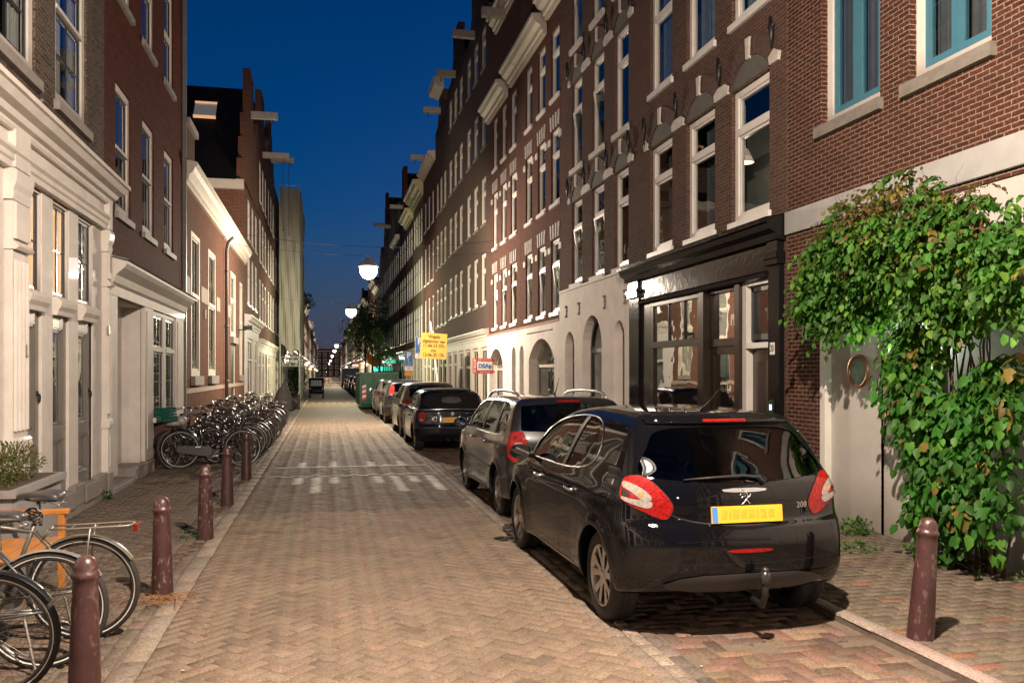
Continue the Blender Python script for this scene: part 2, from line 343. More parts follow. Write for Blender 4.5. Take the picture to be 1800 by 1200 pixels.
class House:
    def __init__(s, side, y0, y1, H, label, mat, name='brick_house', depth=9, X=None, cat='house', group=None, flat=True):
        s.side = side; s.y0 = y0; s.y1 = y1; s.W = y1 - y0; s.H = H; s.m = mat; s.depth = depth
        s.X = X if X is not None else (5.85 if side == 'R' else -3.1)
        s.e = empty(name, (s.X, y0 if side == 'R' else y1, 0), R(90) if side == 'R' else R(-90))
        tag(s.e, label, cat, group); s.ops = []; s.zones = []; s.flat = flat; s.wins = []
    def a(s, Y): return Y - s.y0 if s.side == 'R' else s.y1 - Y
    def zone(s, z0, z1, mat, n=0., name='wall'): s.zones.append((z0, z1, mat, n, name))
    def hole(s, Ya, Yb, z0, z1, rise=0, rec=.14):
        a0, a1 = sorted((s.a(Ya), s.a(Yb))); s.ops.append((a0, a1, z0, z1, rise, rec)); return a0, a1
    def win(s, Ya, Yb, z0, z1, S, rise=0, cur='x', tilt=0, n=0, simple=False, cut=True):
        if cut: a0, a1 = s.hole(Ya, Yb, z0, z1, rise, S.get('rec', .12) + .02)
        else: a0, a1 = sorted((s.a(Ya), s.a(Yb)))
        wm, pm, cm = win_template(a1 - a0, z1 - z0, S, rise)
        w = place(wm, 'window', s.e, ((a0 + a1) / 2, n, z0)); s.wins.append(w)
        if simple: 
            place(pm, 'pane', w); return w
        place(pm, 'pane', w)
        if cm: place(cm, 'curtain', w)
        if tilt:
            W_ = a1 - a0 - .16; tz = (z1 - z0) * S['tr'] - .06 if S.get('tr') else z1 - z0 - .2
            g = MB(); fw = .055
            g.box(-W_ / 2, -W_ / 2 + fw, -.03, .02, 0, tz); g.box(W_ / 2 - fw, W_ / 2, -.03, .02, 0, tz)
            g.box(-W_ / 2 + fw, W_ / 2 - fw, -.03, .02, 0, fw); g.box(-W_ / 2 + fw, W_ / 2 - fw, -.03, .02, tz - fw, tz)
            g.mat(1).quad((-W_ / 2 + fw, 0, fw), (W_ / 2 - fw, 0, fw), (W_ / 2 - fw, 0, tz - fw), (-W_ / 2 + fw, 0, tz - fw))
            g.build('tilted_sash', [wframe, glass], w, (0, -S.get('rec', .12) - .06, .09), (R(tilt), 0, 0))
        return w
    def part(s, name, mats, loc=None, **k):
        def done(g): return g.build(name, mats, s.e, loc, **k)
        return done
    def finish(s, roof=True, gable=None, nofront=None):
        if not s.zones: s.zone(0, s.H, s.m)
        for zi, (z0, z1, mat, n, name) in enumerate(s.zones):
            ops = [o for o in s.ops if o[2] < z1 - 1e-4 and o[3] > z0 + 1e-4]
            xs = sorted({0., s.W} | {o[0] for o in ops} | {o[1] for o in ops}); zs = sorted({z0, z1} | {min(max(v, z0), z1) for o in ops for v in (o[2], o[3])})
            g = MB()
            for i in range(len(xs) - 1):
                for j in range(len(zs) - 1):
                    cx, cz = (xs[i] + xs[i + 1]) / 2, (zs[j] + zs[j + 1]) / 2
                    if any(o[0] < cx < o[1] and o[2] < cz < o[3] for o in ops): continue
                    g.quad((xs[i], n, zs[j]), (xs[i], n, zs[j + 1]), (xs[i + 1], n, zs[j + 1]), (xs[i + 1], n, zs[j]))
            for (a0, a1, o0, o1, rise, rec) in ops:
                b0, b1 = max(o0, z0), min(o1, z1)
                path = [(a0, b0)]
                if rise:
                    cv = arch_curve(a0, a1, o1, rise); path += cv + [(a1, b0)]; k = len(cv) // 2
                    for i in range(k): g.add([(a0, n, o1), (cv[i][0], n, cv[i][1]), (cv[i + 1][0], n, cv[i + 1][1])], [(0, 1, 2)])
                    for i in range(k, len(cv) - 1): g.add([(a1, n, o1), (cv[i][0], n, cv[i][1]), (cv[i + 1][0], n, cv[i + 1][1])], [(0, 1, 2)])
                    g.add([(a0, n, o1), (cv[k][0], n, cv[k][1]), (a1, n, o1)], [(0, 1, 2)])
                else: path += [(a0, b1), (a1, b1), (a1, b0)]
                for i in range(len(path) - 1):
                    p, q = path[i], path[i + 1]; g.quad((p[0], n, p[1]), (q[0], n, q[1]), (q[0], -rec, q[1]), (p[0], -rec, p[1]))
                g.quad((a0, n, b0), (a0, -rec, b0), (a1, -rec, b0), (a1, n, b0))
            d = -s.depth
            g.quad((0, n, z0), (0, d, z0), (0, d, z1), (0, n, z1)); g.quad((s.W, n, z0), (s.W, n, z1), (s.W, d, z1), (s.W, d, z0)); g.quad((0, d, z0), (s.W, d, z0), (s.W, d, z1), (0, d, z1))
            if n > 0:
                g.quad((0, 0, z1), (s.W, 0, z1), (s.W, n, z1), (0, n, z1))
                if z0 > 0: g.quad((0, 0, z0), (s.W, 0, z0), (s.W, n, z0), (0, n, z0))
            g.mesh
            me = g.mesh(name, mat, normals=False); o = place(me, name, s.e)
        if roof:
            g = MB(); g.box(-.0, s.W, -s.depth, -.25, s.H - .12, s.H - .02); g.build('roof', rooftile, s.e)
        if gable:
            g = MB(); g.prism([(x, z) for x, z in gable[0]], 'y', -.3, -.0); g.build('gable', gable[1] if len(gable) > 1 else s.m, s.e)
    def cornice(s, z, prof, mat=None, Ya=None, Yb=None, name='cornice', ends=True):
        a0, a1 = (0, s.W) if Ya is None else sorted((s.a(Ya), s.a(Yb)))
        g = MB(); g.prism([(n, z + dz) for n, dz in prof], 'x', a0 + .003, a1 - .003)
        return g.build(name, mat or white, s.e)
# profile: (n, dz) from wall outward
PROF = [(0, 0), (.10, 0), (.10, .08), (.16, .10), (.18, .20), (.30, .26), (.36, .36), (.42, .38), (.42, .46), (0, .50)]
def prof(sn=1, sz=1): return [(a * sn, b * sz) for a, b in PROF]
def hoist(s, Y, z, out=.9, h=.28, w=.24, rope=0, mat=None):
    g = MB(); a = s.a(Y); g.box(a - w / 2, a + w / 2, -.25, out, z - h / 2, z + h / 2); b = g.build('hoist_beam', mat or M('beam_wood', (.34, .30, .26), .7, var=.2, ns=8), s.e)
    k = MB(); zc = z - h / 2
    k.tube([(a, out - .22, zc), (a, out - .22, zc - .1)], .015, 6)
    k.tube([(a + .07 * math.cos(t), out - .22, zc - .17 + .07 * math.sin(t)) for t in [math.pi / 2 - i * .55 for i in range(9)]], .014, 6)
    if rope: k.tube([(a, out - .3, zc), (a, out - .3, zc - rope)], .012, 5); k.ball((a, out - .3, zc - rope), .04, 6, 4)
    hk = k.build('hook', iron, b)

ST = {}
def style(id, **k): k['id'] = id; ST[id] = k; return k
style('r2', fw=.085, rec=.13, tr=.66, trh=.1, f=wframe, s=wframe, sm=wframe, sill=(.10, .05, .05), cur=curtd, cd=.25, camp=.03)
style('r2b', fw=.085, rec=.13, tr=.66, trh=.1, f=wframe, s=wframe, sm=wframe, sill=(.10, .05, .05), cur=curtd, cseg=[(0, .3), (.72, 1)], cd=.25)
style('r2c', fw=.085, rec=.13, tr=.66, trh=.1, f=wframe, s=wframe, sm=wframe, sill=(.10, .05, .05), cur=M('room_wall', (.16, .16, .14), .9), cd=1.1, cext=2.6, camp=0)
style('r2blue', fw=.085, rec=.13, tr=.66, trh=.1, f=wframe, s=wframe, sm=wframe, sill=(.10, .05, .05), cur=M('blue_grey_curtain', (.20, .24, .29), .9, var=.2), cd=.15, camp=.03)
style('r3', fw=.075, rec=.13, tr=.66, trh=.1, f=wframe, s=wframe, sm=stonew, sill=(.12, .06, .05), cur=curtw, cd=.18, cseg=[(0, .45)])
style('r4', fw=.07, rec=.12, tr=.64, trh=.09, f=wframe, s=wframe, sm=wframe, sill=(.10, .05, .04), cur=curtw, cd=.15, cseg=[(0, .6)])
style('r5', fw=.09, rec=.10, tr=.64, trh=.08, f=shut, s=shut, sm=sillst, sill=(.08, .05, .04), cur=curt, cd=.04, camp=.006)
style('r1blue', fw=.10, rec=.16, f=white, s=bluef, sw=.085, sashes=2, sm=sillst, sill=(.13, .07, .06), cur=curtd, cd=.12, cseg=[(.0, .35), (.36, .98)])
style('l1up', fw=.12, rec=.10, tr=.53, trh=.05, f=white, s=darkf, cols=(2, 2), rows=(2, 2), sm=stone, sill=(.12, .07, .06), cur=curtw, cd=.03, cseg=[(0, .4), (.55, 1)])
style('l2up', fw=.11, rec=.10, tr=.5, trh=.05, f=white, s=darkf, cols=(2, 2), rows=(1, 1), sm=stone, sill=(.10, .06, .05), cur=curtd, cd=.03)
style('l1tr', fw=.025, rec=.10, fd=.05, f=white, s=darkf, sw=.035, cols=(2, 1), rows=(2, 1), cur=litc, cd=.012, camp=.006, cext=.05)
style('l1trb', fw=.025, rec=.10, fd=.05, f=white, s=darkf, sw=.035, cols=(2, 1), rows=(2, 1), cur=curtw, cd=.015, camp=.008)
style('l2gf', fw=.07, rec=.08, tr=.62, trh=.08, f=white, s=darkf, cols=(2, 2), rows=(2, 1), sm=white, sashes=1, cur=curt, cd=.2, camp=.01)
style('l3', fw=.12, rec=.07, tr=.55, trh=.08, f=shut, s=shut, sm=stone, cols=(2, 2), rows=(1, 1), sill=(.22, .10, .05), cur=curt, cd=.04, camp=.006)
style('far', fw=.08, rec=.08, tr=.6, trh=.07, f=wframe, s=wframe, sm=wframe, sill=(.08, .04, .03), cur=curtw, cd=.08, cseg=[(0, .4)])
style('fardark', fw=.08, rec=.08, tr=.6, trh=.07, f=wframe, s=wframe, sm=wframe, sill=(.08, .04, .03))
style('farlit', fw=.08, rec=.08, tr=.6, trh=.07, f=wframe, s=wframe, sm=wframe, cur=lity, cd=.08)
style('fargf', fw=.12, rec=.1, tr=.7, trh=.1, f=shut, s=darkf, cols=(2, 2), rows=(1, 1), cur=curt, cd=.2)

# ------------------------------------------------------------ right row
# house 1: red brick, grey band, pale panelled ground floor
greyband = M('grey_band_paint', (.31, .31, .30), .6, var=.12, ns=3, bump=.1)
panel = M('pale_panel_paint', (.42, .40, .37), .5, var=.07, ns=3, dirt=.6, dirtz=.7, bump=.04)
h = House('R', -3.5, 9.89, 13.2, 'red brick house with blue window sashes and a grey band, behind the climbing plant', bk_r1)
R1 = h
h.zone(3.56, 13.2, bk_r1); h.zone(0, 3.56, bk_r1, name='ground_floor_wall')
h.win(9.13, 8.02, 4.74, 6.75, ST['r1blue']); h.win(7.56, 6.46, 4.74, 6.75, ST['r1blue']); h.win(5.2, 4.1, 4.74, 6.75, ST['r1blue']); h.win(3.2, 2.1, 4.74, 6.75, ST['r1blue'])
for z in (7.9, 10.6):
    for Y in (8.02, 6.46, 4.1, 2.1): h.win(Y + 1.1, Y, z, z + 1.9, ST['r1blue'])
h.hole(9.12, 8.0, 0, 3.3, rec=.12); h.hole(8.0, -3.0, .0, 3.50, rec=.12)
h.finish()
g = MB(); g.box(0.003, h.W - .003, -.001, .045, 3.56, 3.85); g.build('painted_band', greyband, h.e, bevel=.006)
g = MB(); a0, a1 = h.a(8.0), h.a(9.12)
g.box(a1 - .11, a1 - .002, -.12, .025, 0, 3.3); g.box(a0, a1 - .11, -.12, .01, 2.32, 2.46)
g.build('door_frame', M('cream_frame_paint', (.60, .58, .53), .4, var=.05), h.e, bevel=.004)
g = MB(); g.box(a0 + .004, a1 - .112, -.11, -.06, .03, 2.31); g.box(a0, a1 - .11, -.11, -.05, 2.47, 3.29); door = g.build('door', panel, h.e, bevel=.003)
g = MB(); cx, cz = h.a(8.47), 1.80
g.lathe([(.155, -.06), (.155, -.035), (.185, -.03), (.19, -.045), (.19, -.06)], 40, (cx, 0, cz), 'y', cap=False); g.build('porthole_frame', M('copper_ring', (.30, .12, .06), .35, .5), door, smooth=True)
g = MB(); g.lathe([(.0001, -.05), (.156, -.05)], 40, (cx, 0, cz), 'y', cap=False); g.build('porthole_glass', M('green_blinds_glass', (.12, .22, .20), .12, var=.2, coat=.6, ns=9), door)
g = MB(); w_ = h.a(7.99)
a = h.a(-3.0)
edges = [h.a(7.985), h.a(7.1), h.a(6.05), h.a(5.0), h.a(3.9), h.a(2.8), h.a(1.6), h.a(.2), h.a(-1.4), h.a(-2.99)]
for i in range(len(edges) - 1): g.box(edges[i + 1] + .006, edges[i] - .006, -.06, -.015, .02, 3.49)
for e in edges[1:-1]: g.box(e - .035, e + .035, -.015, .012, .0, 3.495)
g.build('wall_panel', panel, h.e, bevel=.004)
g = MB(); a = h.a(7.78)
g.box(a - .20, a + .19, -.014, .0, 1.02, 1.62); g.mat(1).box(a - .2, a + .19, 0, .02, 1.29, 1.38); g.mat(0).box(a - .13, a + .10, .02, .026, 1.31, 1.36); g.mat(2).box(a + .06, a + .12, .021, .028, 1.315, 1.355)
g.build('letter_box', [M('dull_plate', (.12, .115, .11), .5), M('steel', (.45, .45, .44), .3, .8), M('orange_dot', (.75, .28, .02), .5, var=0)], h.e)
g = MB(); g.box(a0 + .01, a1 - .12, -.06, .05, 0, .028); g.build('threshold', stone, h.e)

# house 2: brown brick with black shop front
h = House('R', 9.905, 15.6, 13.6, 'brown brick house with glossy black wooden shop front numbered 20', bk_brown); R2 = h
h.zone(3.80, 13.6, bk_brown); h.zone(0, 3.80, bk_brown, name='ground_floor_wall')
tym = M('grey_render', (.085, .08, .07), .85, var=.2)
W2 = [(14.61, 13.6), (13.01, 11.97), (11.42, 10.34)]
for (z0, z1, stn) in ((3.97, 5.88, ['r2b', 'r2', 'r2c']), (6.88, 8.85, ['r2blue'] * 3), (9.75, 11.6, ['r2blue'] * 3)):
    for (Ya, Yb), sn in zip(W2, stn): h.win(Ya, Yb, z0, z1, ST[sn])
def arches(h, W_, z, pier=True, th=.30):
    for k, (Ya, Yb) in enumerate(W_):
        a0, a1 = sorted((h.a(Ya), h.a(Yb))); cx = (a0 + a1) / 2
        g = MB(); cv = arch_curve(a0 - .02, a1 + .02, z + .34, .30, 14)
        g.add([(p[0], .004, p[1]) for p in [(a0 - .02, z + .01), (a1 + .02, z + .01)] + cv[::-1]], [tuple(range(2 + len(cv)))])
        g.build('lunette', tym, h.e)
        g = MB(); N = 15; w = (a1 - a0) / 2 + .02; rise = .30; r = (w * w + rise * rise) / (2 * rise); t = math.asin(w / r) * 1.04; zc = z + .34 - r
        for i in range(N):
            q0 = -t + 2 * t * (i + .07) / N; q1 = -t + 2 * t * (i + .93) / N
            v = [(cx + rr * math.sin(q), n, zc + rr * math.cos(q)) for n in (-.02, .025) for rr, q in ((r, q0), (r, q1), (r + .24, q1), (r + .24, q0))]
            g.add(v, [(3, 2, 1, 0), (4, 5, 6, 7), (0, 1, 5, 4), (1, 2, 6, 5), (2, 3, 7, 6), (3, 0, 4, 7)])
        g.build('brick_arch', M('arch_brick', (.065, .034, .026), .85, var=.4, ns=14, bump=.3), h.e)
        g = MB(); g.prism([(cx - .04, z + .30), (cx + .04, z + .30), (cx + .062, z + .60), (cx - .062, z + .60)], 'y', 0, .05); g.build('keystone', stonew, h.e, bevel=.006)
    prev = None
    for k in range(len(W_) + 1):
        if k == 0: lo, hi = h.a(W_[0][0]), h.a(W_[0][0]) + .28
        elif k == len(W_): lo, hi = h.a(W_[-1][1]) - .34, h.a(W_[-1][1])
        else: lo, hi = sorted((h.a(W_[k - 1][1]), h.a(W_[k][0])))
        g = MB(); g.prism([(lo + .06, z + .0), (hi - .06, z + .0), (hi - .03, z + .11), (hi - .16, z + .18), (lo + .16, z + .18), (lo + .03, z + .11)], 'y', 0, .045)
        g.build('springer_stone', stonew, h.e, bevel=.006)
        cxx = (lo + hi) / 2; g = MB()
        for s1, s2 in ((-1, 1),): 
            g.tube([(cxx, .07, z + .2), (cxx - .02, .08, z + .42), (cxx + .03, .07, z + .62)], [.02, .045, .02], 6)
            g.tube([(cxx - .07, .07, z + .5), (cxx, .085, z + .44), (cxx + .07, .07, z + .52)], [.015, .03, .015], 6)
        g.build('wall_anchor', iron, h.e, smooth=True)
arches(h, W2, 5.9); arches(h, W2, 8.87)
# shop front
h.hole(14.95, 10.1, 0.0, 3.12, rec=.02)
h.finish()
g = MB()
def B2(g, Ya, Yb, n0, n1, z0, z1, hh=None):
    hh = hh or h; a0, a1 = sorted((hh.a(Ya), hh.a(Yb))); g.box(a0, a1, n0, n1, z0, z1)
for (Ya, Yb) in ((15.55, 14.98), (10.28, 9.93)):
    B2(g, Ya, Yb, .0, .10, 0, .5); B2(g, Ya - .03, Yb + .03, 0, .075, .5, 3.2); B2(g, Ya, Yb, 0, .12, 3.2, 3.28)
    B2(g, Ya, Yb, 0, .14, 3.28, 3.36); B2(g, Ya - .04, Yb + .04, 0, .10, 3.36, 3.56); g.build('pilaster', blackp, h.e, bevel=.006); g = MB()
g = MB(); B2(g, 14.98, 10.28, .0, .05, 3.12, 3.5); g.build('fascia', blackp, h.e)
g = MB(); g.prism([(.05, 3.05), (.10, 3.07), (.11, 3.12), (.07, 3.15), (.05, 3.16)], 'x', h.a(10.285), h.a(14.975)); g.prism([(.0, 3.50), (.14, 3.52), (.16, 3.6), (.24, 3.65), (.26, 3.72), (.30, 3.74), (.30, 3.80), (.0, 3.86)], 'x', .01, h.W - .01)
g.build('cornice', blackp, h.e)
# display window with transom lights
wd = M('brown_black_paint', (.028, .020, .016), .16, var=.2, spec=.4)
g = MB()
B2(g, 14.95, 14.55, -.10, .02, 0, 3.05); B2(g, 14.55, 12.45, -.05, .03, 2.98, 3.05)
B2(g, 14.55, 12.45, -.05, .03, 2.22, 2.34); B2(g, 14.55, 12.45, -.08, .03, 0, .55); B2(g, 14.55, 14.42, -.05, .02, .55, 2.98); B2(g, 12.55, 12.45, -.05, .02, .55, 2.98)
for Y in (13.75, 13.1): B2(g, Y + .015, Y - .015, -.04, .01, 2.34, 2.98)
B2(g, 12.45, 12.28, -.12, .05, 0, 3.10); B2(g, 11.25, 11.10, -.12, .05, 0, 3.10)
g.build('display_frame', wd, h.e, bevel=.004)
g = MB(); a0, a1 = h.a(12.55), h.a(14.42)
g.quad((a0, -.02, .55), (a1, -.02, .55), (a1, -.02, 2.22), (a0, -.02, 2.22)); g.quad((a0, -.02, 2.34), (a1, -.02, 2.34), (a1, -.02, 2.98), (a0, -.02, 2.98))
shopg = glassmat('mirror_like_shop_glass', refl=3.2, trans=.45); g.build('display_pane', shopg, h.e)
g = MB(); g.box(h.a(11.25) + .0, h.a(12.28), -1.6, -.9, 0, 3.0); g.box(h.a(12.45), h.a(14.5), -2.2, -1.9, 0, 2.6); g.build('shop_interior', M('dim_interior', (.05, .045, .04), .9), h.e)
# glazed door
g = MB(); B2(g, 12.28, 11.25, -.12, -.02, 3.0, 3.10); B2(g, 12.28, 11.25, -.12, -.04, 2.18, 2.30); B2(g, 12.28, 12.15, -.14, -.07, 0, 2.18); B2(g, 11.36, 11.25, -.14, -.07, 0, 2.18); B2(g, 12.15, 11.36, -.14, -.07, 0, .45); B2(g, 12.15, 11.36, -.14, -.07, 2.06, 2.18)
B2(g, 12.28, 12.2, -.12, -.06, 2.3, 3.0); B2(g, 11.33, 11.25, -.12, -.06, 2.3, 3.0)
sd = g.build('shop_door', wd, h.e, bevel=.003)
g = MB(); a0, a1 = h.a(11.36), h.a(12.15); g.quad((a0, -.10, .45), (a1, -.10, .45), (a1, -.10, 2.06), (a0, -.10, 2.06)); a0, a1 = h.a(11.33), h.a(12.2); g.quad((a0, -.09, 2.3), (a1, -.09, 2.3), (a1, -.09, 3.0), (a0, -.09, 3.0)); g.build('door_pane', shopg, sd)
g = MB(); B2(g, 11.10, 10.98, -.14, .0, 0, 3.1); B2(g, 10.98, 10.28, -.14, .0, 3.0, 3.1); B2(g, 10.98, 10.28, -.14, .015, 2.12, 2.20); B2(g, 10.38, 10.28, -.14, -.02, 0, 3.0)
g.build('door_surround', wframe, h.e, bevel=.004)
g = MB(); B2(g, 10.98, 10.38, -.16, -.10, .0, 2.12); B2(g, 10.88, 10.48, -.10, -.085, .9, 1.95); B2(g, 10.88, 10.48, -.10, -.085, .2, .75)
fd = g.build('front_door', M('dark_brown_door', (.022, .016, .014), .3, coat=.5, cr=.1), h.e, bevel=.006)
g = MB(); B2(g, 10.95, 10.40, -.12, -.06, 2.24, 2.32); B2(g, 10.95, 10.88, -.12, -.06, 2.32, 2.98); B2(g, 10.47, 10.40, -.12, -.06, 2.32, 2.98); B2(g, 10.95, 10.40, -.12, -.06, 2.92, 2.99); fl = g.build('fanlight', darkf, h.e)
g = MB(); g.quad((h.a(10.4), -.1, 2.3), (h.a(10.9), -.1, 2.3), (h.a(10.9), -.1, 2.95), (h.a(10.4), -.1, 2.95)); g.build('pane', glass, fl)
g = MB(); a = h.a(10.92); g.tube([(a, -.1, 1.05), (a, -.03, 1.05), (a - .1, -.03, 1.05)], .012, 8); g.build('handle', iron, fd, smooth=True)
# number plate 20 and entry phone
g = MB(); a = h.a(10.13); g.box(a - .055, a + .055, .075, .083, 2.02, 2.18); pl = g.build('number_plate', M('enamel_white', (.75, .73, .68), .3, var=.05), h.e)
text_obj('20', .13, M('black_ink', (.01, .01, .01), .5, var=0), pl, (a, .086, 2.10), (R(90), 0, R(180)), sx=.75)
g = MB(); g.box(a - .05, a + .06, .075, .10, 1.2, 1.42); g.mat(1).box(a - .02, a + .03, .10, .104, 1.29, 1.36); g.build('entry_phone', [M('dark_metal', (.05, .05, .05), .3, .7), M('lit_button', (.3, .5, .9), .4, var=0, emit=(.45, .65, 1), es=2.2)], h.e)

# house 3: same brown brick over an arched plaster ground floor
h = House('R', 15.615, 20.62, 13.6, 'brown brick house over a smooth plaster ground floor with three round arches', bk_brown); R3 = h
h.zone(3.82, 13.6, bk_brown); h.zone(0, 3.78, plaster, n=.05, name='plastered_ground_floor')
W3 = [(19.68, 18.84), (18.11, 17.24), (16.58, 15.75)]
for (z0, z1) in ((3.92, 5.88), (6.68, 8.74), (9.6, 11.4)):
    for k, (Ya, Yb) in enumerate(W3): h.win(Ya, Yb, z0, z1, ST['r3'], tilt=-7 if (k + int(z0)) % 3 != 2 else 0)
arches(h, W3, 5.9); arches(h, W3, 8.76)
for (Ya, Yb, zt) in ((20.1, 19.3, 2.78), (18.65, 17.26, 3.06), (16.5, 15.85, 2.84)):
    h.hole(Ya, Yb, .12, zt, rise=(Ya - Yb) / 2, rec=.24)
h.finish()
adoor = style('adoor', fw=.07, rec=.22, tr=.72, trh=.09, f=M('green_black_frame', (.012, .016, .015), .3, coat=.4), s=darkf, cols=(1, 1))
for (Ya, Yb, zt) in ((20.1, 19.3, 2.78), (18.65, 17.26, 3.06), (16.5, 15.85, 2.84)):
    h.win(Ya, Yb, .12, zt, adoor, rise=(Ya - Yb) / 2, cut=False)
anch = MB(); anch.box(-.022, .022, 0, .02, -.13, .13); anch.box(-.055, .055, 0, .021, .0, .04); anch.ball((0, .01, .12), .035, 8, 6); anch.ball((0, .01, -.12), .03, 8, 6)
anm = anch.mesh('wall_anchor', M('grey_anchor', (.17, .16, .15), .7))
for Y in (19.95, 18.9, 17.05, 15.8): place(anm, 'wall_anchor', h.e, (h.a(Y), .055, 3.28))
g = MB(); B2(g, 20.6, 15.63, .0, .075, 3.78, 3.83); g.build('string_course', stonew, h.e)

# houses 4a/4b: zebra lintels, white arched ground floor
def zebra(h, Wn, z):
    for (Ya, Yb) in Wn:
        a0, a1 = sorted((h.a(Ya), h.a(Yb))); cx = (a0 + a1) / 2; g = MB()
        for t in (-1.4, -.47, .47, 1.4):
            x = cx + t * (a1 - a0) * .30; g.prism([(x - .035, z + .03), (x + .035, z + .03), (x + .045 + t * .03, z + .40), (x - .045 + t * .03, z + .40)], 'y', 0, .028)
        g.build('striped_lintel', stonew, h.e)
        g = MB(); g.box(a1, a1 + .22, 0, .03, z - .32, z - .16); g.box(a0 - .22, a0, 0, .03, z - .32, z - .16); g.build('quoin_block', stonew, h.e)
def r4house(y0, y1, Ws, lab, H, arch):
    h = House('R', y0, y1, H, lab, bk_r4)
    h.zone(3.10, H, bk_r4); h.zone(0, 3.10, plaster, n=.05, name='plastered_ground_floor')
    for (z0, z1) in ((3.36, 5.26), (6.2, 8.13), (8.98, 10.75)):
        for k, (Ya, Yb) in enumerate(Ws): h.win(Ya, Yb, z0, z1, ST['r4'], tilt=-7 if z0 < 5 else 0)
    zebra(h, Ws, 5.26); zebra(h, Ws, 8.13)
    for (Ya, Yb, zt, rise) in arch: h.hole(Ya, Yb, .1, zt, rise, .3)
    h.finish()
    for (Ya, Yb, zt, rise) in arch: h.win(Ya, Yb, .1, zt, ad2 if Ya - Yb > 1.5 else ad3, rise=rise, cut=False)
    g = MB(); B2(g, y1 - .003, y0 + .003, 0, .07, 3.10, 3.16, h); g.build('string_course', M('pink_brick_course', (.3, .16, .12), .8), h.e)
    return h
ad2 = style('ad2', fw=.10, rec=.28, tr=.70, trh=.08, f=shut, s=darkf, cols=(1, 1), sashes=2, cur=M('shop_curtain', (.5, .45, .3), .9, var=.25, ns=9, emit=(1, .8, .45), es=.05), cseg=[(.1, .5), (.6, .9)], cd=.3)
ad3 = style('ad3', fw=.08, rec=.28, tr=.62, trh=.08, f=wframe, s=M('taupe_door', (.16, .125, .105), .5), sw=.12, cols=(1, 1), cur=M('taupe_panel', (.2, .165, .14), .6), cd=.0, camp=0)
h = r4house(20.635, 25.15, [(24.5, 23.7), (23.02, 22.2), (21.62, 20.78)], 'brick house with striped white lintels and a wide arched door, nearer of the pair', 12.2, [(23.9, 21.1, 2.72, .55), (25.1, 24.55, 2.60, .27)]); R4b = h
h.cornice(10.95, prof(1.0, 1.15), mat=shut, Ya=22.05, Yb=25.14); h.cornice(11.25, prof(1.0, 1.15), mat=shut, Ya=20.65, Yb=21.95)
h = r4house(25.165, 30.3, [(29.55, 28.75), (28.05, 27.25), (26.6, 25.75)], 'brick house with striped white lintels and a for-sale sign, farther of the pair', 14.8, [(29.95, 27.6, 2.62, .5), (26.2, 25.65, 2.6, .27)]); R4a = h
h.cornice(10.95, prof(1.0, 1.15), mat=shut, Ya=25.17, Yb=26.5); h.cornice(10.85, prof(1.0, 1.15), mat=shut, Ya=27.0, Yb=30.29); h.cornice(13.6, prof(.9, 1.1), mat=shut, Ya=28.9, Yb=25.3)
hoist(h, 27.4, 13.7, out=.8)
g = MB(); 
# ------------------------------------------------------------ right row, generic tall houses
def gable_neck(W_, H, top, w1, curve=True):
    c = W_ / 2; return [(.02, H - .1), (.02, H + .15), (c - w1 / 2 - .7, H + .25), (c - w1 / 2 - .35, H + .6), (c - w1 / 2, H + 1.1), (c - w1 / 2, top - .25), (c - w1 / 2 - .08, top - .2), (c - w1 / 2 - .08, top), (c + w1 / 2 + .08, top), (c + w1 / 2 + .08, top - .2), (c + w1 / 2, top - .25), (c + w1 / 2, H + 1.1), (c + w1 / 2 + .35, H + .6), (c + w1 / 2 + .7, H + .25), (W_ - .02, H + .15), (W_ - .02, H - .1)]
def gable_step(W_, H, top):
    c = W_ / 2; p = [(.02, H - .1), (.02, H + .2)]; k = 4
    for i in range(k):
        x = .02 + (c - .5) * (i + 1) / k; z = H + .2 + (top - H - .2) * i / k; p += [(x, z), (x, H + .2 + (top - H - .2) * (i + 1) / k)]
    return p + [(W_ - a, b) for a, b in p[::-1]]
def gable_tri(W_, H, top): return [(.02, H - .1), (.02, H + .2), (W_ / 2 - .4, top), (W_ / 2 + .4, top), (W_ - .02, H + .2), (W_ - .02, H - .1)]
BK = [bk_grey, bk_brown, bk_r4, bk_l2, bk_grey, brickmat('yellow_grey_brick', (.15, .12, .08), (.11, .09, .06), (.18, .15, .12), msize=.008)]
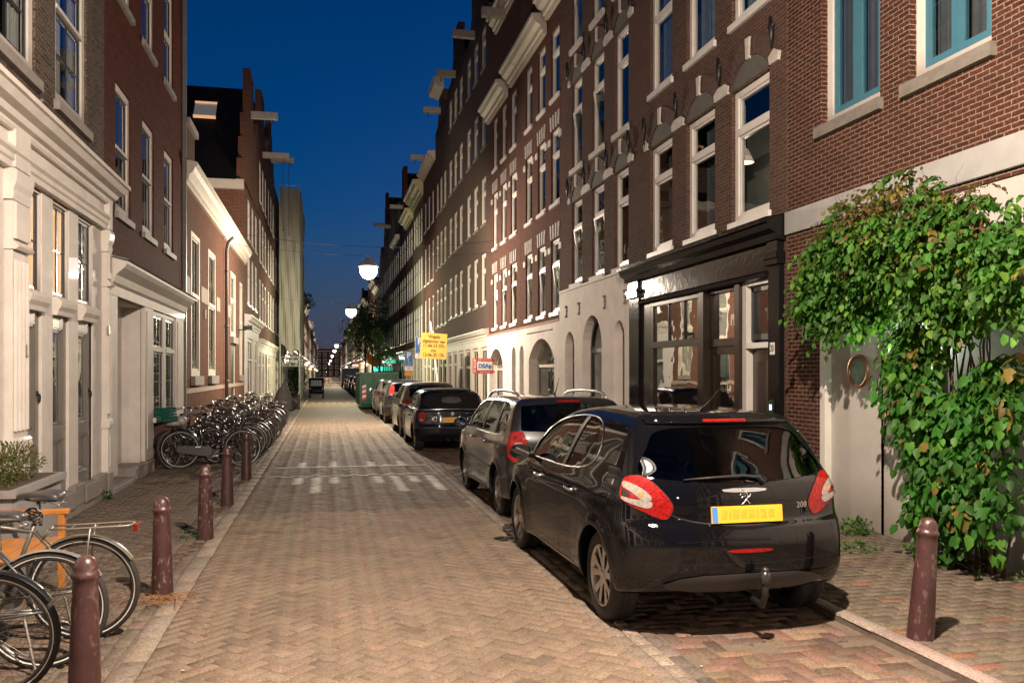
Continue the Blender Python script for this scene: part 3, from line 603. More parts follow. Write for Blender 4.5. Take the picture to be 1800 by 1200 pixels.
def tall(side, y0, y1, H, lab, mat, rows, nwin, gable=None, corn=None, beam=None, shop='wood', st='r5', simple=False, cols=None, lit=None, X=None, cat='house', ww=.95):
    h = House(side, y0 + .006, y1 - .006, H, lab, mat, X=X); Wd = h.W
    h.zone(3.05, H, mat); h.zone(0, 3.05, {'wood': shut, 'plaster': plaster, 'brick': mat, 'black': blackp}[shop] if shop != 'brick' else mat, n=.03 if shop != 'brick' else 0, name='ground_floor_wall')
    pitch = Wd / nwin
    for ri, (z0, z1) in enumerate(rows):
        for k in range(nwin):
            c = h.y0 + pitch * (k + .5) * .92 + Wd * .04
            s_ = ST['farlit'] if lit and (ri, k) in lit else ST[st]
            h.win(c + ww / 2, c - ww / 2, z0, z1, s_, simple=simple)
    # ground floor: door and shop windows
    n = 3; 
    dpos = random.choice([0, 2])
    for k in range(n):
        c = h.y0 + Wd * (k + .5) / n; w_ = Wd / n * .74
        if k == dpos: h.win(c + w_ / 2, c - w_ / 2, .1, 2.75, ST['adoor'] if shop != 'wood' else ST['fargf'], simple=simple)
        else: h.win(c + w_ / 2, c - w_ / 2, .6 if shop != 'black' else .3, 2.75, ST['fargf'], simple=simple)
    h.finish(gable=None if not gable else (gable, mat))
    h.cornice(3.02, prof(.55, .8), mat={'wood': shut, 'plaster': plaster, 'brick': stonew, 'black': blackp}[shop], name='shop_cornice')
    if corn: h.cornice(corn[0], prof(corn[1], corn[2]), mat=corn[3] if len(corn) > 3 else shut)
    if beam: hoist(h, (y0 + y1) / 2 if len(beam) < 3 else beam[2], beam[0], out=beam[1], rope=beam[3] if len(beam) > 3 else 0)
    if gable:
        # ridge roof behind the gable
        top = max(z for _, z in gable) - .35; g = MB()
        g.prism([(.1, H - .1), (Wd / 2, top), (Wd - .1, H - .1)], 'y', -9, -.31); g.build('pitched_roof', rooftile, h.e)
    return h
RW = [(4.35, 6.28), (7.4, 9.15), (10.3, 11.9)]
W_ = 5.49
h = tall('R', 30.3, 35.8, 15.2, 'tall grey-brown brick house with cream windows right beside the striped-lintel pair', bk_grey, RW + [(13.3, 14.8)], 3, gable=gable_neck(5.488, 15.2, 18.0, 2.0), beam=(15.3, .9, 33.3))
h = tall('R', 35.8, 41.0, 15.4, 'tall grey-brown brick house with flat-capped gable, second after the striped-lintel pair', bk_grey, RW + [(13.4, 14.8)], 3, gable=gable_neck(5.188, 15.4, 17.6, 1.5), beam=(15.5, .9, 38.4))
h = tall('R', 41.0, 45.7, 14.6, 'tall narrow brick house with a white capped gable and hoist beam', bk_brown, [(4.2, 6.2), (7.3, 9.1), (10.2, 11.9)], 3, gable=gable_neck(4.688, 14.6, 16.2, 1.6), beam=(15.4, .9, 43.6), ww=.85)
g = MB(); g.prism([(.0, 16.2), (.5, 16.35), (.55, 16.7), (0, 16.75)], 'x', 1.3, 3.4); g.build('gable_cap', shut, h.e)
h = tall('R', 45.7, 51.5, 13.9, 'dark brown brick house with white-banded window pairs behind the yellow notice', bk_r4, [(4.0, 6.1), (7.0, 9.2), (10.2, 12.0)], 3, corn=(13.4, 1, 1), beam=(14.1, 1.1, 48.3), st='r4', ww=.9)
yel = M('yellow_cream_paint', (.50, .44, .24), .5, var=.08)
h = tall('R', 51.5, 57.5, 13.5, 'brick house with broad yellow cream cornice and one lit upper window', BK[5], [(4.0, 6.0), (7.0, 9.0), (10.0, 12.0)], 4, corn=(12.7, 1.6, 1.9, yel), st='far', lit={(2, 3), (2, 2)}, ww=.85)
h = tall('R', 57.5, 62.5, 13.0, 'narrow grey brick house with a yellow cream cornice beyond the lit window', bk_grey, [(4.0, 6.0), (7.0, 9.0), (10.0, 11.8)], 3, corn=(12.3, 1.4, 1.5, yel), st='far', ww=.85)
h = tall('R', 62.5, 68.5, 13.4, 'dark brick house with a tall scrolled gable against the sky', bk_l2, [(4.0, 6.0), (7.0, 9.0), (10.0, 11.8)], 3, gable=gable_neck(5.988, 13.4, 17.6, 1.5), beam=(14.6, 1.0), st='far', ww=.85, shop='black')
h = tall('R', 68.5, 75, 13.0, 'dark house with ornate pale neck gable and white side scrolls', bk_brown, [(4.0, 6.0), (7.0, 9.0), (10.0, 11.8)], 3, gable=gable_neck(6.488, 13.0, 16.0, 2.4), corn=(12.6, .8, .8), st='far', ww=.9)
h = tall('R', 75, 81, 13.6, 'brick house with a plain pointed gable between ornate gable and stepped gable', BK[5], [(4.0, 6.0), (7.0, 9.0), (10.0, 11.8)], 3, gable=gable_tri(5.988, 13.6, 17.0), beam=(15.2, 1.1), st='fardark', ww=.9, shop='black')
h = tall('R', 81, 88, 14.2, 'dark brick house with a high stepped gable and thin hoist beam', bk_l2, [(4.0, 6.0), (7.0, 9.0), (10.0, 11.8)], 3, gable=gable_step(6.988, 14.2, 19.6), beam=(16.5, 1.2), st='fardark', ww=.9, shop='black')
y = 88; k = 0
farR = []
labs = ['deep in the right row, beside the stepped gable', 'right row, behind the leafy street trees', 'right row with orange front', 'right row, just past the orange front', 'right row, far end of the street, tall', 'right row, far end of the street, low', 'right row, distant with pale cornice', 'right row, distant with dark gable', 'right row, near the closing block', 'right row, against the closing block']
while y < 330:
    w_ = random.uniform(7, 9) if y < 150 else random.uniform(14, 19); H = random.uniform(11.5, 14.2); m = BK[k % 6]
    if k == 2: m = M('orange_plaster', (.35, .12, .05), .8)  # this front gets an even orange base colour
    lab = ['plain dark brick house', 'grey brick house', 'orange plastered house', 'red-brown brick house', 'brown brick block', 'yellow-grey brick block'][k % 6] + ' ' + (labs[k] if k < len(labs) else 'right row, number-less distant front %s' % 'abcdefghijk'[k - len(labs)])
    h = tall('R', y, y + w_, H, lab, m, [(4.0, 6.0), (7.0, 9.0), (9.8, 11.2)] if y < 160 else [(4.2, 6.6), (7.6, 10.2)], 3 if y < 150 else 5, gable=gable_tri(w_ - .012, H, H + 2.6) if k % 3 == 0 else None, corn=(H - .5, 1, 1) if k % 3 else None, st='far' if k % 2 else 'fardark', shop=random.choice(['wood', 'black', 'plaster']), ww=1.0 if y < 150 else 1.6, simple=True)
    y += w_; k += 1

# ============================================================ left row
h = House('L', 3.4, 13.06, 12.5, 'old mottled brick house with ornate glossy white wooden shop front and grey doors', bk_l1); L1 = h
h.zone(4.35, 12.5, bk_l1); h.zone(0, 4.35, bk_l1, name='ground_floor_wall')
for z in (4.98, 8.0):
    for (Ya, Yb) in ((12.15, 10.82), (10.12, 8.8), (8.1, 6.8), (6.0, 4.7)): h.win(Ya, Yb, z, z + 2.15, ST['l1up'])
BAYS = [(12.37, 11.7), (11.29, 10.67), (10.28, 9.65), (8.75, 8.05), (7.6, 6.95), (6.5, 5.85)]
for k, (Ya, Yb) in enumerate(BAYS):
    h.win(Ya, Yb, 2.66, 3.78, ST['l1trb' if k in (0,) else 'l1tr'], n=.055)
h.hole(12.37, 9.65, .3, 2.66, rec=.02); h.hole(8.75, 5.85, .3, 2.66, rec=.02)
h.finish()
g = MB()   # posts between the bays
for (Ya, Yb) in ((12.85, 12.37), (11.7, 11.29), (10.67, 10.28), (9.65, 9.6), (9.15, 8.75), (8.05, 7.6), (6.95, 6.5), (5.85, 5.4)):
    B2(g, Ya, Yb, -.05, .018, .30, 3.80); g.build('post', white, h.e, bevel=.006); g = MB()
g = MB()
for (Ya, Yb) in BAYS:
    a0, a1 = sorted((h.a(Ya), h.a(Yb))); g.prism([(-.05, 2.45), (.07, 2.45), (.08, 2.50), (.11, 2.55), (.12, 2.60), (.07, 2.66), (-.05, 2.66)], 'x', a0 - .01, a1 + .01); g.build('transom_shelf', white, h.e); g = MB()
for k, (Ya, Yb) in enumerate(BAYS):
    a0, a1 = sorted((h.a(Ya), h.a(Yb))); w = a1 - a0; g = MB(); n0, n1 = -.075, -.015; z0, z1 = .34, 2.45
    g.box(a0, a0 + .10, n0, n1, z0, z1); g.box(a1 - .10, a1, n0, n1, z0, z1); g.box(a0 + .10, a1 - .10, n0, n1, z0, z0 + .16); g.box(a0 + .10, a1 - .10, n0, n1, z1 - .14, z1); g.box(a0 + .10, a1 - .10, n0, n1, .98, 1.14)
    for (za, zb) in ((z0 + .16, .98), (1.14, z1 - .14)):
        xa, xb = a0 + .10, a1 - .10; t = .022
        for i in range(2):
            o_ = i * .026; q = n1 - .008 - i * .016
            g.box(xa + o_, xa + o_ + t, n0 + .01, q, za + o_, zb - o_); g.box(xb - o_ - t, xb - o_, n0 + .01, q, za + o_, zb - o_); g.box(xa + o_ + t, xb - o_ - t, n0 + .01, q, za + o_, za + o_ + t); g.box(xa + o_ + t, xb - o_ - t, n0 + .01, q, zb - o_ - t, zb - o_)
    g.quad((a0 + .1, n0 + .02, z0 + .16), (a1 - .1, n0 + .02, z0 + .16), (a1 - .1, n0 + .02, .98), (a0 + .1, n0 + .02, .98))
    d_ = g.build('door', greyd, h.e)
    g = MB(); g.quad((a0 + .1, n0 + .02, 1.14), (a1 - .1, n0 + .02, 1.14), (a1 - .1, n0 + .02, z1 - .14), (a0 + .1, n0 + .02, z1 - .14)); g.build('pane', glass, d_)
    g = MB(); g.quad((a0 + .05, n0 - .0, 1.1), (a1 - .05, n0 - .0, 1.1), (a1 - .05, n0 - .0, z1), (a0 + .05, n0 - .0, z1)); g.build('blind', M('grey_blind', (.2, .19, .175), .8), d_)
    if k in (2, 0):
        g = MB(); g.lathe([(.028, 0), (.03, .012)], 14, (a0 + .05, n1, 1.55), 'y'); g.tube([(a0 + .05 + .03 * math.cos(t), n1 + .025, 1.50 + .045 * math.sin(t)) for t in [i * .52 for i in range(12)]], .007, 6, closed=True); g.build('handle', iron, d_, smooth=True)
    g = MB(); g.box(a0 + .01, a1 - .01, -.12, .12, .12, .34); g.build('door_step', stone, h.e, bevel=.01)
g = MB()
B2(g, 13.04, 3.42, .0, .09, .0, .13)
for (Ya, Yb) in ((12.85, 12.37), (11.7, 11.29), (10.67, 10.28), (9.15, 8.75), (8.05, 7.6), (6.95, 6.5)): B2(g, Ya, Yb, .0, .10, .13, .38)
g.build('stone_plinth', stone, h.e, bevel=.008)
def pilaster(h, Ya, Yb, zt):
    a0, a1 = sorted((h.a(Ya), h.a(Yb))); w = a1 - a0; g = MB()
    g.mat(1).box(a0 - .03, a1 + .03, 0, .125, 0, .36); g.mat(0)
    g.box(a0 - .01, a1 + .01, 0, .105, .36, 1.0); g.box(a0 + .06, a1 - .06, .105, .115, .45, .92)
    g.prism([(0, 1.0), (.125, 1.0), (.13, 1.05), (.12, 1.10), (.105, 1.13), (0, 1.13)], 'x', a0 - .03, a1 + .03)
    g.box(a0, a1, 0, .09, 1.13, zt - .35)
    nf = 4
    for i in range(nf): 
        c = a0 + w * (i + .5) / nf; g.lathe([(.026, 1.2), (.026, zt - .95)], 10, (c, .095, 0), 'z')
    for zc in (zt - .85,): g.prism([(0, zc), (.13, zc), (.15, zc + .03), (.12, zc + .07), (0, zc + .09)], 'x', a0 - .02, a1 + .02)
    g.box(a0 + .02, a1 - .02, .09, .12, zt - .74, zt - .38)
    g.prism([(0, zt - .36), (.10, zt - .36), (.115, zt - .30), (.105, zt - .26), (.13, zt - .2), (.145, zt - .1), (.13, zt - .06), (0, zt - .04)], 'x', a0 - .035, a1 + .035)
    g.box(a0, a1, 0, .12, zt - .04, zt + .36)
    return g.build('pilaster', [white, stone], h.e)
pilaster(h, 13.03, 12.86, 3.85); pilaster(h, 9.6, 9.17, 3.85); pilaster(h, 5.4, 5.0, 3.85)
g = MB()
g.prism([(0, 3.80), (.09, 3.80), (.09, 3.86), (.11, 3.88), (.11, 3.93), (.14, 3.96), (.14, 3.99), (.05, 4.0), (0, 4.0)], 'x', h.a(12.855), h.W - .02)
g.box(h.a(12.855), h.W - .02, 0, .05, 4.0, 4.20)
g.build('frieze', white, h.e)
g = MB(); g.prism([(0, 4.17), (.10, 4.17), (.12, 4.20), (.12, 4.23), (.17, 4.25), (.20, 4.30), (.28, 4.33), (.33, 4.39), (.36, 4.40), (.36, 4.45), (0, 4.50)], 'x', .005, h.W - .02); g.build('cornice', white, h.e)
g = MB(); g.tube([(h.a(9.95), -.02, 4.62), (h.a(9.95), .13, 4.72)], .02, 8); g.build('flag_holder', M('grey_metal', (.3, .3, .3), .4, .6), h.e)
g = MB()
for (Yp, z) in ((12.84, 2.32), (9.5, 1.95)): a = h.a(Yp); g.box(a - .025, a + .025, .10, .125, z, z + .12)
g.build('doorbell', M('bell_metal', (.4, .37, .32), .35, .6), h.e)

# left house 2
h = House('L', 13.075, 19.93, 12.4, 'dark red brick house with small white shop front and recessed grey door', bk_l2); L2 = h
h.zone(3.0, 12.4, bk_l2); h.zone(0, 3.0, bk_l2, name='ground_floor_wall')
for z in (4.22, 7.55, 10.3):
    for (Ya, Yb) in ((14.75, 13.72), (16.66, 15.65), (18.68, 17.67)): h.win(Ya, Yb, z, z + (1.98 if z < 10 else 1.6), ST['l2up'])
h.hole(15.5, 13.55, 0, 2.92, rec=.35)
h.win(17.35, 16.25, .98, 2.90, ST['l2gf'], n=.06); h.win(18.55, 17.5, .98, 2.90, ST['l2gf'], n=.06)
h.finish()
for L_ in ([(13.56, 13.15, 0, .07, .25, 2.95)], [(16.25, 15.52, 0, .07, .25, 2.95), (16.08, 15.66, .07, .085, .45, 2.85)], [(19.55, 18.56, 0, .07, .9, 2.95), (19.4, 18.75, .07, .085, 1.0, 2.85)], [(17.49, 17.36, 0, .05, .98, 2.95)]):
    g = MB()
    for b_ in L_: B2(g, *b_)
    g.build('shop_panelling', white, h.e, bevel=.005)
g = MB(); a0, a1 = h.a(19.6), h.a(13.1); g.prism([(0, 2.92), (.08, 2.92), (.08, 3.06), (.12, 3.10), (.15, 3.2), (.26, 3.3), (.30, 3.36), (.30, 3.40), (0, 3.48)], 'x', a0, a1); g.build('cornice', white, h.e)
g = MB(); a0, a1 = h.a(19.45), h.a(15.9); g.prism([(.31, 3.405), (.34, 3.42), (0, 3.50), (0, 3.485)], 'x', a0 - .2, a1 + 2.85); g.build('zinc_cover', tin, h.e)
g = MB(); B2(g, 18.7, 16.2, .0, .12, .88, .97); g.build('window_sill', white, h.e, bevel=.005)
g = MB(); B2(g, 15.5, 14.62, -.36, -.30, .12, 2.9); B2(g, 14.62, 14.54, -.36, -.24, .12, 2.9); B2(g, 14.54, 13.56, -.33, -.24, 2.24, 2.36); B2(g, 15.515, 15.49, -.36, .0, .24, 2.915); B2(g, 15.49, 13.56, -.30, .0, 2.89, 2.915); g.build('door_niche', white, h.e, bevel=.003)
g = MB(); B2(g, 14.54, 13.6, -.35, -.29, .12, 2.24); B2(g, 14.42, 14.1, -.29, -.275, .35, 1.0); B2(g, 14.42, 14.1, -.29, -.275, 1.12, 1.75); B2(g, 13.98, 13.68, -.29, -.275, .35, 1.0); B2(g, 13.98, 13.68, -.29, -.275, 1.12, 1.75)
d_ = g.build('door', greyd, h.e, bevel=.004)
g = MB(); a0, a1 = sorted((h.a(14.3), h.a(13.8))); g.box(a0, a1, -.29, -.28, 1.82, 2.12); g.build('pane', M('dark_door_glass', (.02, .025, .03), .08, var=0, coat=1), d_)
g = MB(); a = h.a(14.46); g.tube([(a, -.28, 1.12), (a, -.22, 1.12), (a + .1, -.22, 1.12)], .011, 8); g.build('handle', iron, d_, smooth=True)
g = MB(); B2(g, 14.5, 13.6, -.34, -.28, 2.38, 2.88); g.build('fanlight', darkf, h.e)
g = MB(); B2(g, 16.2, 14.66, -.34, .10, 0, .24); B2(g, 14.66, 13.12, -.35, .12, 0, .10); g.build('stone_step', stone, h.e, bevel=.01)
g = MB(); B2(g, 19.92, 19.84, 0, .08, 0, 12.3); g.build('drainpipe', pipe, h.e)

# left house 3: low building
h = House('L', 19.945, 34.5, 6.3, 'low warm brick building with tall cream windows and a pale cornice', bk_l3, name='low_building', cat='building'); L3 = h
for (Ya, Yb) in ((22.5, 21.1), (25.6, 24.1)): h.win(Ya, Yb, 1.7, 5.15, ST['l3'])
h.win(31.2, 29.6, 3.0, 5.2, ST['l3'])
h.win(33.6, 32.6, 1.7, 5.15, ST['l3'])
h.win(31.2, 29.6, .1, 2.85, style('l3d', fw=.12, rec=.1, f=shut, s=M('green_black_door', (.02, .03, .028), .4), sw=.3, cols=(1, 1), sashes=2))
h.finish()
h.cornice(6.0, prof(.7, 1.1), mat=shut)
for Ya, Yb in ((20.9, 20.0), (23.9, 22.7), (26.6, 25.8), (29.3, 28.6)):
    g = MB(); B2(g, Ya, Yb, 0, .012, 3.6, 4.0); g.build('stone_block', M('buff_stone', (.30, .24, .18), .8, var=.15), h.e)
g = MB(); B2(g, 34.49, 19.96, 0, .02, 1.3, 1.42); g.build('stone_band', M('buff_stone', (.30, .24, .18), .8), h.e)
g = MB(); B2(g, 21.2, 19.96, -1.0, .06, 6.3, 7.35); g.mat(1); B2(g, 21.3, 19.96, -1.1, .14, 7.35, 7.5); g.build('parapet_pier', [bk_brown, stone], h.e)
g = MB(); a = h.a(27.5); g.tube([(a, .10, 0.02), (a, .10, 5.6), (a, .16, 5.85), (a, .30, 6.0)], .055, 10)
for z in (1.5, 3.2, 4.9): g.lathe([(.07, z), (.07, z + .06)], 10, (a, .1, 0), 'z')
g.build('drainpipe', pipe, h.e, smooth=True)
g = MB(); a = h.a(32.2); g.tube([(a, 0, 3.35), (a, .28, 3.35)], .02, 8); g.box(a - .07, a + .07, .15, .5, 3.35, 3.5); g.build('security_camera', iron, h.e)
g = MB(); a = h.a(23.3); g.box(a - .05, a + .05, 0, .04, 3.2, 3.45); g.build('meter_plate', stonew, h.e)

# left house 4: gable to the street, tiled roof slope facing us
h = House('L', 34.515, 41.4, 9.3, 'brick house with a steep dark tiled roof, skylight and hoist beam, white ground floor', bk_l3); L4 = h
h.zone(3.9, 9.3, bk_l3); h.zone(0, 3.9, white, n=.03, name='ground_floor_wall')
for (Ya, Yb) in ((36.9, 35.9), (38.7, 37.8), (40.6, 39.6)):
    h.win(Ya, Yb, 4.6, 6.6, ST['far']); h.win(Ya, Yb, 7.3, 8.9, ST['far'])
h.win(38.4, 35.6, .1, 3.2, ST['fargf']); h.win(40.8, 39.4, .1, 3.2, ST['fargf'])
Wd = h.W
h.finish(gable=([(.02, 9.2), (.02, 10.2), (.6, 10.2), (.6, 11.2), (1.4, 11.2), (1.4, 12.4), (2.5, 12.4), (2.5, 14.6), (Wd - 2.5, 14.6), (Wd - 2.5, 12.4), (Wd - 1.4, 12.4), (Wd - 1.4, 11.2), (Wd - .6, 11.2), (Wd - .6, 10.2), (Wd - .02, 10.2), (Wd - .02, 9.2)], bk_l3))
h.cornice(3.6, prof(.7, 1)); hoist(h, 37.6, 12.8, out=1.1, rope=0)
g = MB(); g.prism([(-.25, 9.3), (Wd / 2, 14.0), (Wd + .25, 9.3)], 'y', -12, -.31); g.build('tiled_roof', rooftile, h.e)
g = MB(); g.box(Wd, Wd + .22, -12, -.02, 8.95, 9.32); g.build('eaves_board', shut, h.e)
# skylight on the near slope
sl = math.atan2(4.7, Wd / 2 + .25); t = .70; xx = Wd + .25 - t * (Wd / 2 + .25) + .02; zz = 9.3 + 4.7 * t
g = MB(); g.box(-.5, .5, -.5, -.44, 0, .12); g.box(-.5, .5, .44, .5, 0, .12); g.mat(1).box(-.5, -.44, -.44, .44, 0, .12); g.box(.44, .5, -.44, .44, 0, .12); g.mat(2).quad((-.44, -.44, .05), (.44, -.44, .05), (.44, .44, .05), (-.44, .44, .05))
o = g.build('skylight', [rooftile, M('lit_edge_trim', (.6, .35, .22), .5, emit=(1, .5, .25), es=.35), M('skylight_glass', (.1, .1, .11), .15, coat=1, emit=(.5, .45, .42), es=.12)], h.e, (xx, -1.75, zz + .03), (0, sl, 0))  # light on the frame edges put in as emission; pane glows faintly too
# left house 5+
h = tall('L', 41.4, 47.5, 13.4, 'brown brick house with a dark gable top and rope on its hoist beam', bk_r4, [(4.3, 6.3), (7.2, 9.2), (10.1, 12)], 3, gable=gable_neck(6.088, 13.4, 15.8, 2.0), beam=(12.8, 1.3, 44.4, 3.6), st='far', shop='plaster')
h = tall('L', 47.5, 54.4, 13.6, 'brown brick house with yellow cream shop front beside the wrapped scaffold', bk_brown, [(4.3, 6.3), (7.2, 9.2), (10.1, 12)], 3, gable=gable_step(6.888, 13.6, 16.4), beam=(14.2, 1.3, 51, 4.2), st='far', shop='wood')
h = tall('L', 54.4, 66, 13.4, 'house hidden behind the scaffold sheeting', bk_grey, [(4.3, 6.3), (7.2, 9.2)], 4, st='far', shop='plaster')
y = 66; k = 0
llabs = ['just past the wrapped scaffold', 'left row, second past the scaffold', 'left row, with pale awning lights', 'left row, deep in the street', 'left row, far along, low cornice', 'left row, far along, tall', 'left row, distant and narrow', 'left row, near the closing block', 'left row, against the closing block', 'left row, last one']
while y < 320:
    w_ = random.uniform(7, 9) if y < 120 else random.uniform(16, 22); H = random.uniform(11, 13.6)
    tall('L', y, y + w_, H, ['plain brick house', 'grey brick house', 'brown brick house', 'red brick house'][k % 4] + ' ' + (llabs[k] if k < len(llabs) else 'left row, distant front ' + 'abcdefghijk'[k - len(llabs)]), BK[(k + 2) % 6], [(4.0, 6.0), (7.0, 9.0)], 3 if y < 120 else 5, corn=(H - .5, 1, 1), st='far' if k % 2 else 'fardark', shop=random.choice(['wood', 'black', 'plaster']), ww=1.0 if y < 120 else 1.7, simple=True)
    y += w_; k += 1
# the block that closes the street
h = House('R', 0, 60, 12.6, 'brick block with rows of white windows closing the far end of the street', bk_r4, name='apartment_block', cat='building')
h.e.location = (31, 365, 0); h.e.rotation_euler = (0, 0, R(180)); h.y0 = 0; h.y1 = 60; h.W = 60
for z in (.8, 3.5, 6.1, 8.7):
    for i in range(24): h.win(1.2 + i * 2.45, 2.4 + i * 2.45, z, z + 1.7, ST['far'], simple=True)
h.finish(); h.cornice(10.8, prof(1, .8)); h.cornice(12.0, prof(1, 1.0))
# houses behind the camera (they are what the cars and panes mirror)
for (sd, y0, y1, lab) in (('R', -15, -3.51, 'red-brown brick house behind the viewpoint on the right side'), ('L', -6, 3.39, 'grey brick house behind the viewpoint on the left side'), ('L', -16, -6.01, 'dark red brick house farther behind the viewpoint on the left side')):
    tall(sd, y0, y1, 12.5, lab, bk_r4 if sd == 'R' else BK[random.randrange(4)], [(4.0, 6.0), (7.0, 9.0), (10, 11.6)], 4, corn=(11.8, 1, 1), st='far', shop='plaster', ww=1.1)
# ============================================================ ground
g = MB(); g.quad((-600, -300, -.06), (600, -300, -.06), (600, 900, -.06), (-600, 900, -.06)); tag(g.build('ground', M('ground_earth', (.07, .06, .05), .9, var=.2, ns=1)), kind='structure')
def paver_mat(name, base, var=.2, rough=.78, speck=.35):
    m = bpy.data.materials.new(name); m.use_nodes = True; n = m.node_tree; b = n.nodes['Principled BSDF']; L = n.links.new
    at = n.nodes.new('ShaderNodeAttribute'); at.attribute_name = 'Col'; tc = n.nodes.new('ShaderNodeTexCoord')
    a = n.nodes.new('ShaderNodeTexNoise'); a.inputs['Scale'].default_value = 55; a.inputs['Detail'].default_value = 4; a.inputs['Roughness'].default_value = .8; L(tc.outputs['Object'], a.inputs['Vector'])
    r = n.nodes.new('ShaderNodeMapRange'); r.inputs['From Min'].default_value = .3; r.inputs['From Max'].default_value = .72; r.inputs['To Min'].default_value = 1 - speck; r.inputs['To Max'].default_value = 1 + speck * 1.3; L(a.outputs['Fac'], r.inputs['Value'])
    a2 = n.nodes.new('ShaderNodeTexNoise'); a2.inputs['Scale'].default_value = 1.3; a2.inputs['Detail'].default_value = 7; a2.inputs['Roughness'].default_value = .65; L(tc.outputs['Object'], a2.inputs['Vector'])
    r2 = n.nodes.new('ShaderNodeMapRange'); r2.inputs['From Min'].default_value = .3; r2.inputs['From Max'].default_value = .7; r2.inputs['To Min'].default_value = .80; r2.inputs['To Max'].default_value = 1.18; L(a2.outputs['Fac'], r2.inputs['Value'])
    mu = n.nodes.new('ShaderNodeMath'); mu.operation = 'MULTIPLY'; L(r.outputs[0], mu.inputs[0]); L(r2.outputs[0], mu.inputs[1])
    sc = n.nodes.new('ShaderNodeVectorMath'); sc.operation = 'SCALE'; L(at.outputs['Color'], sc.inputs[0]); L(mu.outputs[0], sc.inputs['Scale']); L(sc.outputs[0], b.inputs['Base Color'])
    b.inputs['Roughness'].default_value = rough; b.inputs['Specular IOR Level'].default_value = .2
    bp = n.nodes.new('ShaderNodeBump'); bp.inputs['Strength'].default_value = .5; bp.inputs['Distance'].default_value = .006; L(a.outputs['Fac'], bp.inputs['Height']); L(bp.outputs[0], b.inputs['Normal'])
    return m
def bricks(name, items, mat, z=0., bev=.006, gap=.003, tilt=.006, dz=.002):
    """items: list of (cx, cy, length, width, angle, colour)"""
    N = len(items); A = np.array([(i[0], i[1], i[2] / 2 - gap, i[3] / 2 - gap, i[4]) for i in items]); col = np.array([i[5] for i in items])
    A[:, :2] += rng.normal(0, .0013, (N, 2)); A[:, 4] += rng.normal(0, .007, N)
    c, s = np.cos(A[:, 4]), np.sin(A[:, 4])
    sg = np.array([(-1, -1), (1, -1), (1, 1), (-1, 1)])
    V = np.zeros((N, 8, 3)); dzr = rng.normal(0, dz, N); tx = rng.normal(0, tilt, N); ty = rng.normal(0, tilt, N)
    jit = rng.normal(0, .0012, (N, 8, 2))
    for k in range(4):
        for t, (ins, zz) in enumerate(((0, -bev * 1.4), (bev, 0))):
            lx = sg[k, 0] * (A[:, 2] - ins) + jit[:, k + 4 * t, 0]; ly = sg[k, 1] * (A[:, 3] - ins) + jit[:, k + 4 * t, 1]
            V[:, k + 4 * t, 0] = A[:, 0] + lx * c - ly * s; V[:, k + 4 * t, 1] = A[:, 1] + lx * s + ly * c
            V[:, k + 4 * t, 2] = z + zz + dzr + lx * tx + ly * ty
    F = np.array([(4, 5, 6, 7), (0, 1, 5, 4), (1, 2, 6, 5), (2, 3, 7, 6), (3, 0, 4, 7)])
    faces = (F[None] + 8 * np.arange(N)[:, None, None]).reshape(-1, 4)
    me = bpy.data.meshes.new(name); me.vertices.add(N * 8); me.vertices.foreach_set('co', V.reshape(-1)); nf = len(faces)
    me.loops.add(nf * 4); me.loops.foreach_set('vertex_index', faces.reshape(-1)); me.polygons.add(nf); me.polygons.foreach_set('loop_start', np.arange(nf) * 4); me.polygons.foreach_set('loop_total', np.full(nf, 4)) if False else None
    me.update(calc_edges=True); me.validate()
    ca = me.color_attributes.new('Col', 'FLOAT_COLOR', 'POINT'); cc = np.ones((N, 8, 4)); cc[:, :, :3] = col[:, None, :]; ca.data.foreach_set('color', cc.reshape(-1))
    me.materials.append(mat); o = bpy.data.objects.new(name, me); C.objects.link(o); return o
def c3(base, v=.16, hue=.05):
    f = 1 + random.gauss(0, v); return tuple(max(.008, b * f * (1 + random.gauss(0, hue))) for b in base)
XK0, XR0, XR1, XS1 = -1.22, -1.06, 2.0, 3.72
g = MB()
# joint sand sheet under the pavers
joint = M('joint_sand', (.125, .098, .073), .95, var=.3, ns=30)
g = MB(); g.quad((-3.1, -16, -.0045), (5.85, -16, -.0045), (5.85, 31.9, -.0045), (-3.1, 31.9, -.0045)); tag(g.build('road_bed', joint), kind='structure')
pm = paver_mat('clinker_pavers', (1, 1, 1), speck=.62)
